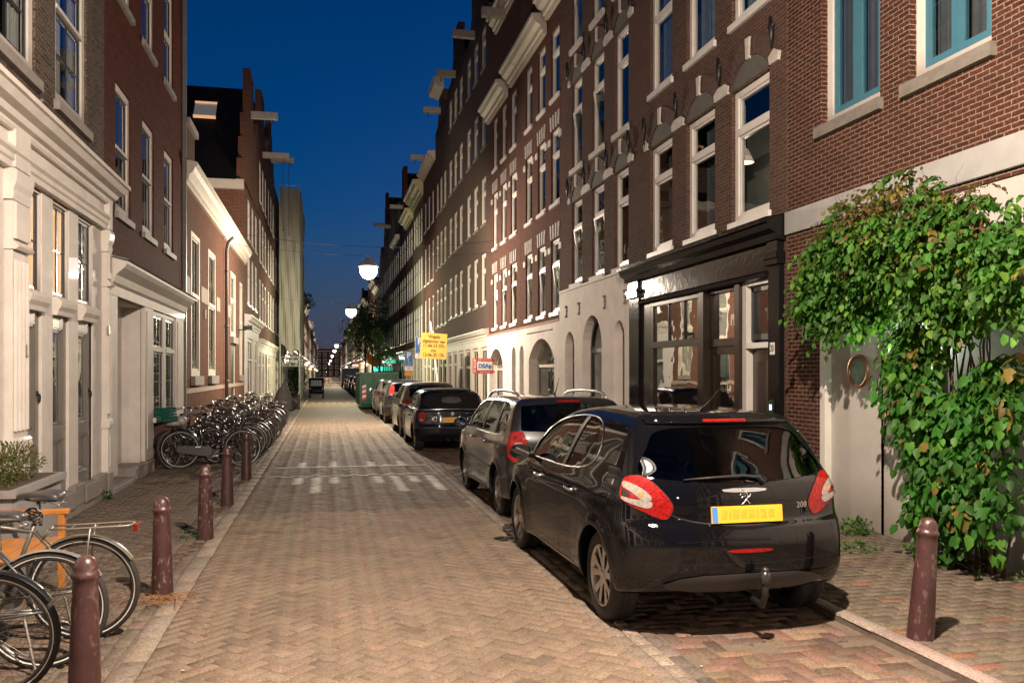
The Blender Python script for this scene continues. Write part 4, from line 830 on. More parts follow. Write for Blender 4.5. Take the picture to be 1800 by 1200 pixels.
# carriageway in herringbone at 45 degrees
def inmark(x, y):
    # painted columns on the hump ramps: alternating long and short, with a zigzag line
    if 12.2 < y < 15.1:
        u = (x + .95) / .325; k = int(math.floor(u)); f = u - k
        if 0 <= k < 9 and .28 < f < .64 and y < 14.7 and ((k % 2 == 0 and y > 12.8) or (k % 2 == 1 and y > 13.8)): return True
    if 16.3 < y < 17.9:
        u = (x + .95) / .325; k = int(math.floor(u)); f = u - k
        if 0 <= k < 9 and .30 < f < .62 and (y < 16.5 or (k % 2 == 1 and y < 17.2)): return True
    return False
items = []; L_, W_b = .205, .103; a = math.pi / 4; ca_, sa_ = math.cos(a), math.sin(a); s_ = W_b
for i in range(-240, 240):
    for j in range(-240, 240):
        # 90-degree herringbone lattice: brick pair per lattice node
        gx = i * s_ + j * s_; gy = i * s_ - j * s_ if False else 0
for d in range(-330, 331):
    for k in range(-90, 91):
        # horizontal brick covers cells (x,x+1) ; lattice vectors (1,1) and (2,-2) in cell units
        cx0 = d + 2 * k; cy0 = d - 2 * k
        for t in (0, 1):
            if t == 0: lx, ly, an = (cx0 + 1.0) * s_, (cy0 + .5) * s_, 0.
            else: lx, ly, an = (cx0 + 2.5) * s_, (cy0 + 0.0) * s_, math.pi / 2
            X_ = lx * ca_ - ly * sa_ + .4; Y_ = lx * sa_ + ly * ca_ + 15
            if XR0 + .03 < X_ < XR1 - .09 and -1 < Y_ < 31.8:
                hump = 11.1 < Y_ < 19.8
                base = (.166, .124, .089) if not hump else (.112, .083, .062)
                if random.random() < .06: q_ = random.choice([.75, 1.2]); base = tuple(b * q_ for b in base)
                col = c3(base, .05, .015)
                if inmark(X_, Y_): col = c3((.50, .475, .43), .10, .01)
                items.append((X_, Y_, L_, W_b, an + a, col))
print('road bricks', len(items))
tag(bricks('road', items, pm, 0., gap=.0018, bev=.003, tilt=.0028, dz=.001), kind='structure')
# parking strip: bigger reddish bricks, herringbone parallel to the street
items = []; s2 = .107
for d in range(-400, 400):
    for k in range(-110, 111):
        cx0 = d + 2 * k; cy0 = d - 2 * k
        for t in (0, 1):
            if t == 0: lx, ly, an = (cx0 + 1.0) * s2, (cy0 + .5) * s2, 0.
            else: lx, ly, an = (cx0 + 2.5) * s2, (cy0) * s2, math.pi / 2
            X_, Y_ = lx + 2, ly + 10
            if XR1 + .20 < X_ < XS1 - .19 and 0 < Y_ < 26:
                base = random.choice([(.15, .094, .068), (.13, .085, .062), (.17, .118, .084), (.10, .068, .055)]); items.append((X_, Y_, s2 * 2, s2, an, c3(base, .15, .04)))
tag(bricks('parking_strip', items, pm, 0., gap=.003, dz=.003, tilt=.012), kind='structure')
# kerb bands: left kerb, road edge band, right kerb
items = []
y = -1.
while y < 60: items.append((-1.14, y + .25, .50, .15, math.pi / 2, c3((.20, .165, .13), .1, .02))); y += .5
tag(bricks('left_kerb', items, pm, .03, bev=.008), kind='structure')
items = []; y = -1.
while y < 60: items.append((XR1 + .045, y + .1, .20, .10, math.pi / 2, c3((.20, .165, .13), .12, .02))); items.append((XR1 - .058, y + .1, .20, .10, math.pi / 2, c3((.16, .13, .10), .12, .02))) if y < 31.8 else None; items.append((XR1 + .148, y + .05, .20, .10, math.pi / 2, c3((.11, .09, .075), .14, .03))); y += .2
tag(bricks('road_edge_band', items, pm, .004), kind='structure')
items = []; y = -1.
while y < 60: items.append((XS1 - .07, y + .5, 1.0, .13, math.pi / 2, c3((.25, .21, .175), .1, .02))); y += 1.
tag(bricks('right_kerb', items, pm, .055, bev=.01), kind='structure')
def running(x0, x1, y0, y1, l, w, base, along='y', jit=.15, pick=None):
    its = []; r_ = 0
    if along == 'y':
        x = x0 + w / 2
        while x < x1 - w / 2 + .001:
            y = y0 - (r_ % 2) * l / 2
            while y < y1: its.append((x, y + l / 2, l, w, math.pi / 2, c3(pick() if pick else base, jit, .03))); y += l
            x += w; r_ += 1
    else:
        y = y0
        while y < y1:
            x = x0 - (r_ % 2) * l / 2
            while x < x1: 
                cx = x + l / 2; ll = l
                if cx - l / 2 < x0: cx, ll = (x0 + x + l) / 2, x + l - x0
                if cx + l / 2 > x1: ll = x1 - (cx - ll / 2); cx = x1 - ll / 2
                if ll > .03: its.append((cx, y + w / 2, ll, w, 0., c3(pick() if pick else base, jit, .03)))
                x += l
            y += w; r_ += 1
    return its
its = running(-3.1, -1.56, 1, 40, .20, .10, (.115, .088, .066), 'x', .10) + running(-1.53, -1.22, 1, 40, .20, .10, (.125, .098, .075), 'y', .14)
tag(bricks('left_pavement', its, pm, .028, gap=.0025), kind='structure')
its = running(XS1, 5.85, 1, 31, .20, .10, (.125, .098, .072), 'x', .09, pick=lambda: (.115, .092, .068) if random.random() > .03 else (.17, .09, .06))
tag(bricks('right_pavement', its, pm, .05, gap=.0025), kind='structure')
g = MB(); g.box(-3.1, -1.215, -16, 32, -.05, .012); g.box(XS1 - .13, 5.85, -16, 32, -.05, .034); tag(g.build('pavement_bed', joint), kind='structure')
# farther away the courses are too fine to model: sheets with a small-scale pattern
def cmat(name, c1, c2, mo, bw, bh): return brickmat(name, c1, c2, mo, msize=.004, bw=bw, bh=bh, bump=.2, bl=.25, blotch=(.08, .07, .055), big=.3)
def flatbrick(name, col):
    m = paver_mat(name, col); a = m.node_tree.nodes['Attribute'] if 'Attribute' in m.node_tree.nodes else None
    n = m.node_tree; bt = n.nodes.new('ShaderNodeTexBrick'); tc = n.nodes.new('ShaderNodeTexCoord'); mp = n.nodes.new('ShaderNodeMapping'); mp.inputs['Rotation'].default_value = (0, 0, R(45)); n.links.new(tc.outputs['Object'], mp.inputs[0]); n.links.new(mp.outputs[0], bt.inputs[0])
    bt.inputs['Scale'].default_value = 1; bt.inputs['Brick Width'].default_value = .2; bt.inputs['Row Height'].default_value = .1; bt.inputs['Mortar Size'].default_value = .004
    bt.inputs['Color1'].default_value = (*[c * 1.15 for c in col], 1); bt.inputs['Color2'].default_value = (*[c * .85 for c in col], 1); bt.inputs['Mortar'].default_value = (*[c * .5 for c in col], 1)
    for l in list(n.links):
        if l.from_node.type == 'ATTRIBUTE': to = l.to_socket; n.links.remove(l); n.links.new(bt.outputs[0], to)
    return m
g = MB(); g.quad((-1.06, 31.82, 0), (1.95, 31.82, 0), (1.95, 365, 0), (-1.06, 365, 0)); tag(g.build('road', flatbrick('far_road_clinkers', (.162, .120, .086))), kind='structure')
g = MB(); g.quad((2.2, 26, -.004), (3.6, 26, -.004), (3.6, 365, -.004), (2.2, 365, -.004)); tag(g.build('parking_strip', flatbrick('far_parking_clinkers', (.12, .085, .062))), kind='structure')
g = MB(); g.box(-3.1, -1.22, 40.1, 365, -.05, .028); g.box(-1.22, -1.06, 60.1, 365, -.05, .03); tag(g.build('left_pavement', flatbrick('far_left_pavement', (.11, .088, .068))), kind='structure')
g = MB(); g.box(3.78, 5.85, 31.1, 365, -.05, .05); g.box(3.58, 3.78, 60.1, 365, -.05, .052); tag(g.build('right_pavement', flatbrick('far_right_pavement', (.11, .088, .068))), kind='structure')
# thin zigzag lines on the hump, painted dashes on the next hump
paint = M('worn_road_paint', (.60, .58, .53), .7, var=.25, ns=14)
def zig(y, amp, x0, x1, n, w=.055, z=.008):
    g = MB(); P = [(x0 + (x1 - x0) * i / n, y + (amp if i % 2 else -amp)) for i in range(n + 1)]
    for i in range(n): g.quad((P[i][0], P[i][1] - w / 2, z), (P[i + 1][0], P[i + 1][1] - w / 2, z), (P[i + 1][0], P[i + 1][1] + w / 2, z), (P[i][0], P[i][1] + w / 2, z))
    return g
g = zig(14.86, .10, -.95, 1.93, 18); tag(g.build('road_marking', paint), kind='structure')
g = MB(); g.quad((-.92, 16.22, .008), (1.9, 16.22, .008), (1.9, 16.29, .008), (-.92, 16.29, .008)); tag(g.build('road_marking', paint), kind='structure')
g = MB()
for i in range(7): g.quad((-.8 + i * .4, 50, .005), (-.6 + i * .4, 50, .005), (-.6 + i * .4, 51.2, .005), (-.8 + i * .4, 51.2, .005))
tag(g.build('road_marking', M('dull_road_paint', (.26, .24, .21), .8)), kind='structure')
# litter specks, sand and a few leaves
g = MB()
for i in range(420):
    x, y_ = random.uniform(-3.0, 5.6), random.uniform(2.6, 17) if i > 60 else random.uniform(10.5, 13)
    z = .03 if x < -1.2 else (.055 if x > 3.75 else .006); r_ = random.uniform(.004, .011) if random.random() < .93 else random.uniform(.015, .025); q = random.uniform(0, 6.3)
    g.cur = random.choice([0, 0, 1]); g.add([(x + r_ * math.cos(q + t) * (1 if t % 2 < 1 else .5), y_ + r_ * math.sin(q + t), z + random.uniform(.001, .006)) for t in (0, 1.3, 2.6, 4.2)], [(0, 1, 2, 3)])
for (x, y_, r_) in ((.35, 15.7, .05), (.5, 15.5, .04), (.42, 15.9, .035), (.3, 14.9, .02)): g.cur = 0; g.add([(x + r_ * math.cos(t), y_ + r_ * math.sin(t), .008) for t in (0, 1, 2.2, 3.3, 4.4, 5.3)], [tuple(range(6))])
tag(g.build('litter', [M('pale_litter', (.45, .42, .36), .8), M('dry_leaf', (.22, .12, .05), .8)]), 'pale scraps and leaf bits scattered over the paving', 'litter', kind='stuff')

# ============================================================ street lamps on wires
def lamp(i, x, y, z, watts, col, vis=True):
    e = empty('street_lamp', (x, y, z))
    where = ['just above the viewpoint', 'nearest and largest in view', 'second in view', 'third in view', 'fourth in view, smaller', 'fifth in view', 'sixth in view', 'last in view', 'behind the viewpoint'][i]
    tag(e, 'glowing street lamp hung on a wire across the road, ' + where, 'street lamp', 'street lamps hung over the road')
    g = MB(); q_ = 1 if i in (0, 8) else 1.3; g.lathe([(a_ * q_, b_) for a_, b_ in [(.03, .34), (.05, .30), (.11, .22), (.2, .12), (.26, .04), (.265, .0), (.25, .0), (.20, .09), (.05, .2)]], 24, cap=False); g.build('lamp_shade', M('lamp_housing', (.35, .35, .34), .5, .3), e, smooth=True)
    g = MB(); g.ball((0, 0, .03), .13, 16, 10, sz=.5) if i in (0, 8) else g.ball((0, 0, -.12), .29 if i < 3 else .24, 18, 12)
    mm = M('lamp_glow%d' % i, (1, 1, 1), .5, var=0, emit=tuple(.55 + .45 * c for c in col), es=8); g.build('lamp_globe', mm, e, smooth=True)
    g = MB(); n = 20
    for (xa, xb) in ((-3.1, 5.85),):
        g.tube([(xa - x + (xb - xa) * k / n, 0, .36 + .28 * (2 * k / n - 1) ** 2) for k in range(n + 1)],   .005 if y < 60 else .010, 4)
    g.build('span_wire', iron, e)
    ld = bpy.data.lights.new('lamp_light', 'POINT'); ld.energy = watts; ld.color = col; ld.shadow_soft_size = .05
    lo = bpy.data.objects.new('lamp_light', ld); C.objects.link(lo); lo.parent = e; lo.location = (0, 0, -.095 if i in (0, 8) else -.48)
for i, (x, y, z, w_, c_) in enumerate(LAMPS): lamp(i, x, y, z, w_, c_)
g = MB(); g.tube([(-3.1 + 8.95 * k / 20, 29.4, 6.12 + .35 * (2 * k / 20 - 1) ** 2) for k in range(21)], .008, 5); tag(g.build('span_wire', iron), 'bare wire spanning the street between the facades at first-floor height', 'wire')
# ============================================================ cars
def interp(P):
    xs = np.array([p[0] for p in P], float); ys = np.array([p[1] for p in P], float)
    n = len(xs); d = np.diff(ys) / np.diff(xs); m = np.zeros(n); m[1:-1] = np.where(d[:-1] * d[1:] > 0, 2 * d[:-1] * d[1:] / (d[:-1] + d[1:] + 1e-12), 0); m[0], m[-1] = d[0], d[-1]
    def f(x):
        x = np.clip(x, xs[0], xs[-1]); i = np.clip(np.searchsorted(xs, x) - 1, 0, n - 2); h = xs[i + 1] - xs[i]; t = (x - xs[i]) / h
        return (2 * t**3 - 3 * t**2 + 1) * ys[i] + (t**3 - 2 * t**2 + t) * h * m[i] + (-2 * t**3 + 3 * t**2) * ys[i + 1] + (t**3 - t**2) * h * m[i + 1]
    return f
class Car:
    """y runs from the rear bumper (0) to the nose (L); z up; x lateral. Body = smooth intersection of five fitted surfaces."""
    def __init__(s, **k):
        s.__dict__.update(k); s.ftop = interp(s.top); s.frear = interp(s.rear); s.ffront = interp(s.front); s.fplan = interp(s.plan); s.fsec = interp(s.sec); s.fbot = interp(s.bot)
    def f(s, P):
        x, y, z = np.abs(P[..., 0]), P[..., 1], P[..., 2]; k = s.k
        top = s.ftop(y); hw = s.hw
        # tumblehome only where there is a greenhouse; the section narrows above the belt line
        green = 1 / (1 + np.exp(-(top - s.belt - .18) / .05)); sec = s.fsec(z); secl = s.fsec(np.minimum(z, s.belt - .02)) - .25 * np.maximum(z - s.belt, 0)
        W_ = hw * s.fplan(y) * (sec * green + secl * (1 - green))
        for ya in (s.ro, s.ro + s.wb):
            r = np.sqrt((y - ya) ** 2 + (z - s.wr) ** 2); W_ = W_ + s.flare * np.exp(-((r - s.wr - .05) / .05) ** 2) * (z > .12)
            W_ = W_ + s.flare * .9 * np.exp(-((r - s.wr - .10) / .16) ** 2)
        W_ = W_ + s.crease * np.exp(-((z - s.crz - .02 * (s.ro + s.wb - y)) / .03) ** 2)
        gs = x - W_
        gt = (z - top + s.crown * (x / hw) ** 2 + s.crown2 * (x / hw) ** 6) * .8
        gr = (s.frear(z) + s.rcurve * np.abs(x / hw) ** 2.6 - y)
        gf = (y - s.ffront(z) + s.fcurve * np.abs(x / hw) ** 2.4)
        gb = s.fbot(y) - z
        G = np.stack([gs, gt, gr, gf, gb]); kk = k; mx = G.max(0)
        return mx + kk * np.log(np.exp((G - mx) / kk).sum(0))
    def solve(s, O, D, off=0., hi=3.5, lo=0., it=34):
        lo = np.full(O.shape[:-1], lo); hi = np.full(O.shape[:-1], hi)
        for _ in range(it):
            m = (lo + hi) / 2; v = s.f(O + D * m[..., None]) - off; ins = v < 0; lo = np.where(ins, m, lo); hi = np.where(ins, hi, m)
        return O + D * ((lo + hi) / 2)[..., None]
    def normal(s, P):
        e = 2e-3; n = np.stack([s.f(P + np.eye(3)[i] * e) - s.f(P - np.eye(3)[i] * e) for i in range(3)], -1); return n / (np.linalg.norm(n, axis=-1, keepdims=True) + 1e-9)
    def shell_grid(s, off, nt, ny, nc):
        """capsule parametrisation round an axis inside the body"""
        za = s.za; ya, yb = s.ro * .75, s.L - .75
        # arc positions concentrated on the upper part
        th = np.linspace(0, 2 * np.pi, nt, endpoint=False) + np.pi / nt; th = th + .16 * np.sin(2 * th)
        rings = [];
        for i in range(1, nc): ph = np.pi / 2 * (i / nc) ; rings.append((ya, -np.cos(ph), np.sin(ph)))
        for i in range(ny + 1): rings.append((ya + (yb - ya) * i / ny, 0., 1.))
        for i in range(nc - 1, 0, -1): ph = np.pi / 2 * (i / nc); rings.append((yb, np.cos(ph), np.sin(ph)))
        O = np.array([[(0, r[0], za)] * nt for r in rings], float); D = np.array([[(np.sin(t) * r[2], r[1], np.cos(t) * r[2]) for t in th] for r in rings])
        V = s.solve(O, D, off); p0 = s.solve(np.array([[0., ya, za]]), np.array([[0., -1., 0.]]), off)[0]; p1 = s.solve(np.array([[0., yb, za]]), np.array([[0., 1., 0.]]), off)[0]
        m = len(rings); v = [tuple(p) for p in V.reshape(-1, 3)]; F = []
        for i in range(m - 1):
            for j in range(nt): F.append((i * nt + j, i * nt + (j + 1) % nt, (i + 1) * nt + (j + 1) % nt, (i + 1) * nt + j))
        a = len(v); v.append(tuple(p0)); v.append(tuple(p1))
        for j in range(nt): F.append((a, (j + 1) % nt, j)); F.append((a + 1, (m - 1) * nt + j, (m - 1) * nt + (j + 1) % nt))
        return v, F
    # projection of an outline: plane origin o, axes a and b, ray direction d (towards the body)
    def proj(s, pts, o, a, b, d, off=0., start=2.5, depth=2.2):
        o, a, b, d = [np.array(q, float) for q in (o, a, b, d)]; d = d / np.linalg.norm(d)
        P = o + np.outer([p[0] for p in pts], a) + np.outer([p[1] for p in pts], b) - d * start
        # march inwards for the first entry, then bisect
        t = np.zeros(len(P)); done = np.zeros(len(P), bool)
        T = np.linspace(0, start + depth, 260); lo = np.zeros(len(P)); hi = np.full(len(P), start + depth)
        prev = np.zeros(len(P))
        for tt in T:
            ins = (s.f(P + d * tt) - off) < 0; new = ins & ~done; hi[new] = tt; lo[new] = tt - (T[1] - T[0]); done |= ins
        for _ in range(22):
            m = (lo + hi) / 2; ins = (s.f(P + d * m[:, None]) - off) < 0; hi = np.where(ins, m, hi); lo = np.where(ins, lo, m)
        return P + d * ((lo + hi) / 2)[:, None]
    def patch(s, g, outline, view, off=.003, rings=9, it=3, mat=None, n=None):
        pl = chaikin(outline, it) if it else outline
        # resample
        if n: 
            pl = resample(pl, n)
        c = (sum(p[0] for p in pl) / len(pl), sum(p[1] for p in pl) / len(pl)); allp = [c]
        for r in range(1, rings + 1): allp += [(c[0] + (p[0] - c[0]) * r / rings, c[1] + (p[1] - c[1]) * r / rings) for p in pl]
        P = s.proj(allp, *VIEWS[view](s), off=off); m = len(pl); F = [(0, 1 + i, 1 + (i + 1) % m) for i in range(m)]
        for r in range(rings - 1):
            b0 = 1 + r * m; b1 = b0 + m; F += [(b0 + i, b1 + i, b1 + (i + 1) % m, b0 + (i + 1) % m) for i in range(m)]
        if mat is not None: g.mat(mat)
        g.add(P.tolist(), F)
        return P[-m:]
    def ribbon(s, g, line, view, w=.012, off=.003, closed=False, mat=None, it=2, thick=0.):
        pl = chaikin(line, it, closed) if it else line
        pl = densify(pl, .03, closed)
        P = s.proj(pl, *VIEWS[view](s), off=off); N = s.normal(P); m = len(P)
        T = np.array([(P[(i + 1) % m] - P[i - 1]) if closed or 0 < i < m - 1 else (P[min(i + 1, m - 1)] - P[max(i - 1, 0)]) for i in range(m)]); S = np.cross(T, N); S /= np.linalg.norm(S, axis=1, keepdims=True) + 1e-9
        A = P + S * w / 2; B = P - S * w / 2
        if mat is not None: g.mat(mat)
        if thick:
            M_ = P + N * thick; g.add(A.tolist() + M_.tolist() + B.tolist(), [f for i in range(m if closed else m - 1) for f in ((i, (i + 1) % m, m + (i + 1) % m, m + i), (m + i, m + (i + 1) % m, 2 * m + (i + 1) % m, 2 * m + i))])
        else: g.add(A.tolist() + B.tolist(), [(i, (i + 1) % m, m + (i + 1) % m, m + i) for i in range(m if closed else m - 1)])
def tight(pl, t=.16):
    out = []
    for i in range(len(pl)):
        a, b = pl[i], pl[(i + 1) % len(pl)]; out += [a] + [(a[0] + (b[0] - a[0]) * q, a[1] + (b[1] - a[1]) * q) for q in (t, 1 - t)]
    return out
def resample(pl, n):
    q = densify(pl, sum(math.dist(pl[i], pl[(i + 1) % len(pl)]) for i in range(len(pl))) / n, True); return q
def densify(pl, st, closed=False):
    out = []
    for i in range(len(pl) if closed else len(pl) - 1):
        a, b = pl[i], pl[(i + 1) % len(pl)]; k = max(1, int(math.dist(a, b) / st))
        out += [(a[0] + (b[0] - a[0]) * j / k, a[1] + (b[1] - a[1]) * j / k) for j in range(k)]
    if not closed: out.append(pl[-1])
    return out
VIEWS = {'rear': lambda s: ((0, 0, 0), (1, 0, 0), (0, 0, 1), (0, 1, 0)),
         'front': lambda s: ((0, s.L, 0), (1, 0, 0), (0, 0, 1), (0, -1, 0)),
         'left': lambda s: ((-s.hw, 0, 0), (0, 1, 0), (0, 0, 1), (1, 0, 0)),
         'right': lambda s: ((s.hw, 0, 0), (0, 1, 0), (0, 0, 1), (-1, 0, 0)),
         'top': lambda s: ((0, 0, 1.4), (1, 0, 0), (0, 1, 0), (0, 0, -1)),
         'rl': lambda s: ((-s.hw + .1, 0.1, 0), (.70710678, -.70710678, 0), (0, 0, 1), (1, 1, 0)),
         'rr': lambda s: ((s.hw - .1, 0.1, 0), (-.70710678, -.70710678, 0), (0, 0, 1), (-1, 1, 0))}
paint_black = M('black_car_paint', (.0035, .0037, .0045), .5, var=0, coat=1, cr=.02, spec=0)
rubber = M('tyre_rubber', (.012, .012, .012), .75, var=.2, ns=20)
alloy = M('alloy_rim', (.50, .49, .47), .30, .7, var=.06)
chrome = M('chrome_trim', (.66, .65, .63), .22, 1, var=0)
gapm = M('panel_gap', (.002, .002, .002), .8, var=0)
plastic = M('black_plastic', (.014, .014, .015), .55, var=.1)
redl = M('red_lens', (.24, .006, .005), .3, var=.5, ns=45, bump=.5, bs=80, coat=.7, cr=.05, spec=.1)
redd = M('deep_red_lens', (.16, .006, .005), .15, var=.2, ns=50, coat=1)
whl = M('clear_lens', (.27, .245, .225), .25, var=.3, ns=45, coat=1)
platey = M('yellow_plate', (.80, .42, .03), .45, var=.12, ns=9)
plateb = M('blue_plate_strip', (.06, .22, .55), .45, var=.1)
carglass = glassmat('car_glass', tint=(.30, .33, .33), trans=1.1, refl=.45)
seatm = M('seat_cloth', (.035, .035, .037), .85, var=.1)
cabin = M('cabin_trim', (.03, .03, .03), .8, var=.1)
def wheel_meshes(r, rr, w, spokes=5, twin=True, rimmat=None):
    g = MB(); g.lathe([(rr - .004, -w / 2 + .02), (rr + .01, -w / 2), (r - .045, -w / 2 - .004), (r - .02, -w / 2 + .004), (r - .004, -w / 2 + .02), (r, -w / 2 + .035), (r, -.022), (r - .006, -.018), (r - .006, -.012), (r, -.008), (r, .008), (r - .006, .012), (r - .006, .018), (r, .022), (r, w / 2 - .035), (r - .004, w / 2 - .02), (r - .02, w / 2 - .004), (r - .045, w / 2 + .004), (rr + .01, w / 2), (rr - .004, w / 2 - .02)], 56, axis='x', cap=False)
    ty = g.mesh('tyre', rubber, True)
    g = MB(); o = -w / 2 + .012
    g.lathe([(rr, o), (rr - .004, o - .006), (rr - .012, o - .006), (rr - .02, o + .008), (rr - .03, o + .05), (rr - .035, w / 2 - .02), (rr - .03, w / 2)], 48, axis='x', cap=False)
    g.lathe([(.0, o + .005), (.03, o + .004), (.034, o + .012), (.06, o + .016), (.065, o + .04)], 24, axis='x', cap=False)
    for k in range(spokes):
        q = 2 * math.pi * k / spokes
        for dq, tw in (((-.16, -.30), (.16, .30)) if twin else ((0, 0),)):
            c0, c1 = q + dq, q + tw; hw0, hw1 = (.020, .030) if twin else (.032, .026)
            P = []
            for (rad, ang, hw_, xo) in ((.05, c0, hw0, o + .018), (rr * .55, (c0 + c1) / 2, (hw0 + hw1) / 2 * .9, o + .012), (rr - .016, c1, hw1, o + .006)):
                cy_, cz_ = rad * math.cos(ang), rad * math.sin(ang); ty_, tz_ = -math.sin(ang), math.cos(ang)
                P += [(xo, cy_ + ty_ * hw_, cz_ + tz_ * hw_), (xo - .006, cy_, cz_), (xo, cy_ - ty_ * hw_, cz_ - tz_ * hw_), (xo + .03, cy_, cz_)]
            g.add(P, [(4 * i + j, 4 * i + (j + 1) % 4, 4 * i + 4 + (j + 1) % 4, 4 * i + 4 + j) for i in range(2) for j in range(4)])
    rim = g.mesh('rim', rimmat or alloy, True); rim.set_sharp_from_angle(angle=R(35))
    g = MB(); g.lathe([(.0, .01), (rr * .72, .01), (rr * .72, .03)], 32, axis='x'); g.lathe([(.001, w / 2 - .03), (rr - .03, w / 2 - .03)], 24, axis='x', cap=False); br = g.mesh('brake_disc', M('brake_metal', (.06, .055, .05), .5, .6))
    return ty, rim, br
def bool_cut(me, cutters):
    o = bpy.data.objects.new('tmp', me); C.objects.link(o); cs = []
    for cm in cutters:
        c_ = bpy.data.objects.new('tmpc', cm); C.objects.link(c_); cs.append(c_); m = o.modifiers.new('b', 'BOOLEAN'); m.operation = 'DIFFERENCE'; m.object = c_; m.solver = 'EXACT'
    bpy.context.view_layer.update(); r = bpy.data.meshes.new_from_object(o.evaluated_get(bpy.context.evaluated_depsgraph_get()))
    for c_ in cs: bpy.data.objects.remove(c_)
    bpy.data.objects.remove(o); return r
def car_body(K, paint, res=(150, 90, 34), under=plastic):
    v, F = K.shell_grid(0, *res); vi, Fi = K.shell_grid(-.03, *res); b = len(v)
    me = bpy.data.meshes.new('body'); me.from_pydata(v + vi, [], [f[::-1] for f in F] + [tuple(i + b for i in f) for f in Fi])
    bm = bmesh.new(); bm.from_mesh(me); bmesh.ops.recalc_face_normals(bm, faces=bm.faces)
    bm.to_mesh(me); bm.free()
    me.materials.append(paint); me.materials.append(cabin)
    me.polygons.foreach_set('material_index', [0] * len(F) + [1] * len(Fi))
    me.polygons.foreach_set('use_smooth', [True] * len(me.polygons))
    cut = []
    for outline, view in K.windows:
        pl = chaikin(outline, 3); g = MB()
        if view == 'side':
            g.prism(pl, 'x', .30, 1.3); cm = g.mesh('c', paint); cut.append(cm); g = MB(); g.prism(pl, 'x', -1.3, -.30); cm = g.mesh('c', paint); cut.append(cm)
        elif view == 'rear': g.prism(pl, 'y', -.6, K.ryd); cut.append(g.mesh('c', paint))
        elif view == 'front': g.prism(pl, 'y', K.fyd, K.L + .5); cut.append(g.mesh('c', paint))
    for ya in (K.ro, K.ro + K.wb):
        for sx in (-1, 1):
            g = MB(); g.lathe([(K.wr + .045, sx * (K.hw - .30)), (K.wr + .045, sx * 1.3)], 56, (0, ya, K.wr), 'x'); 
            cut.append(g.mesh('c', plastic))
    cut = [c for c in cut]
    me2 = bool_cut(me, cut); me2.name = 'body'
    me2.polygons.foreach_set('use_smooth', [True] * len(me2.polygons)); me2.set_sharp_from_angle(angle=R(38))
    return me2
def seats(K, y0, y1, zs=.50):
    g = MB(); zt = K.belt
    def seat(x, y, wd, hd=True):
        g.prism(chaikin([(y - .08, zs - .1), (y + .42, zs - .08), (y + .46, zs + .04), (y + .05, zs + .02), (y - .12, zt + .10), (y - .24, zt + .10), (y - .16, zs)], 1), 'x', x - wd / 2, x + wd / 2)
        if hd: g.prism(chaikin([(y - .22, zt + .13), (y - .13, zt + .13), (y - .13, zt + .30), (y - .22, zt + .31)], 2), 'x', x - .13, x + .13); g.box(x - .05, x - .035, y - .18, y - .165, zt + .08, zt + .16); g.box(x + .035, x + .05, y - .18, y - .165, zt + .08, zt + .16)
    for x in (-.36, .36): seat(x, y1, .46)
    seat(0, y0, 1.2, False)
    for x in (-.38, .38): g.prism(chaikin([(y0 - .22, zt + .10), (y0 - .13, zt + .10), (y0 - .13, zt + .24), (y0 - .22, zt + .24)], 2), 'x', x - .12, x + .12)
    g.box(-K.hw + .2, K.hw - .2, .45, K.L - .9, .24, .28)
    yd = y1 + .85; g.prism(chaikin([(yd, .5), (yd + .5, .5), (yd + .5, zt - .06), (yd + .1, zt), (yd - .02, zt - .12)], 2), 'x', -K.hw + .16, K.hw - .16)
    me = g.mesh('seats', seatm, False); return me
def steering(K, y1):
    g = MB(); c = (-.36, y1 + .58, K.belt - .06); g.tube([(c[0] + .18 * math.cos(t), c[1] + .06 * math.sin(t), c[2] + .165 * math.sin(t)) for t in [i * .3 for i in range(21)]], .014, 6, closed=True); g.box(c[0] - .16, c[0] + .16, c[1] - .005, c[1] + .01, c[2] - .02, c[2] + .02); return g.mesh('steering_wheel', plastic, True)
PROTO = {}
def make_car(K, name, label, group, loc, rz=0, paint=paint_black, cat='car', res=(150, 90, 34), rim=None, spokes=5, twin=True, body=None):
    e = empty(name, loc, rz); tag(e, label, cat, group)
    key = id(K)
    if key not in PROTO:
        PROTO[key] = dict(body=car_body(K, paint, res), wheels=wheel_meshes(K.wr, K.rr, .195, spokes, twin, rim), seats=seats(K, K.seaty[0], K.seaty[1]), st=steering(K, K.seaty[1]))
    p = PROTO[key]; bm_ = p['body']
    if paint is not p['body'].materials[0]: bm_ = p['body'].copy(); bm_.materials[0] = paint
    b = place(bm_, 'body', e)
    for ya in (K.ro, K.ro + K.wb):
        for sx in (-1, 1):
            w = empty('wheel', (sx * (K.hw - .125), ya, K.wr), parent=e); 
            if sx > 0: w.rotation_euler = (0, 0, math.pi)
            w.rotation_euler.x = .3 * ya
            for nm, m in zip(('tyre', 'rim', 'brake_disc'), p['wheels']): place(m, nm, w)
    place(p['seats'], 'seats', e); place(p['st'], 'steering_wheel', e)
    # glass
    for outline, view in K.windows:
        for sd in (('left', 'right') if view == 'side' else (view,)):
            g = MB(); K.patch(g, outline, sd, off=-.008, rings=6, n=40); nm = {'left': 'side_window', 'right': 'side_window', 'rear': 'rear_window', 'front': 'windscreen'}[sd]
            me = g.mesh(nm, carglass, True); place(me, nm, e)
    K.extras(K, e, paint)
    return e
def lines(K, e, name, mat, specs, **k):
    g = MB()
    for line, view, w, closed in specs: K.ribbon(g, line, view, w, closed=closed, **k)
    me = g.mesh(name, mat, True); return place(me, name, e)
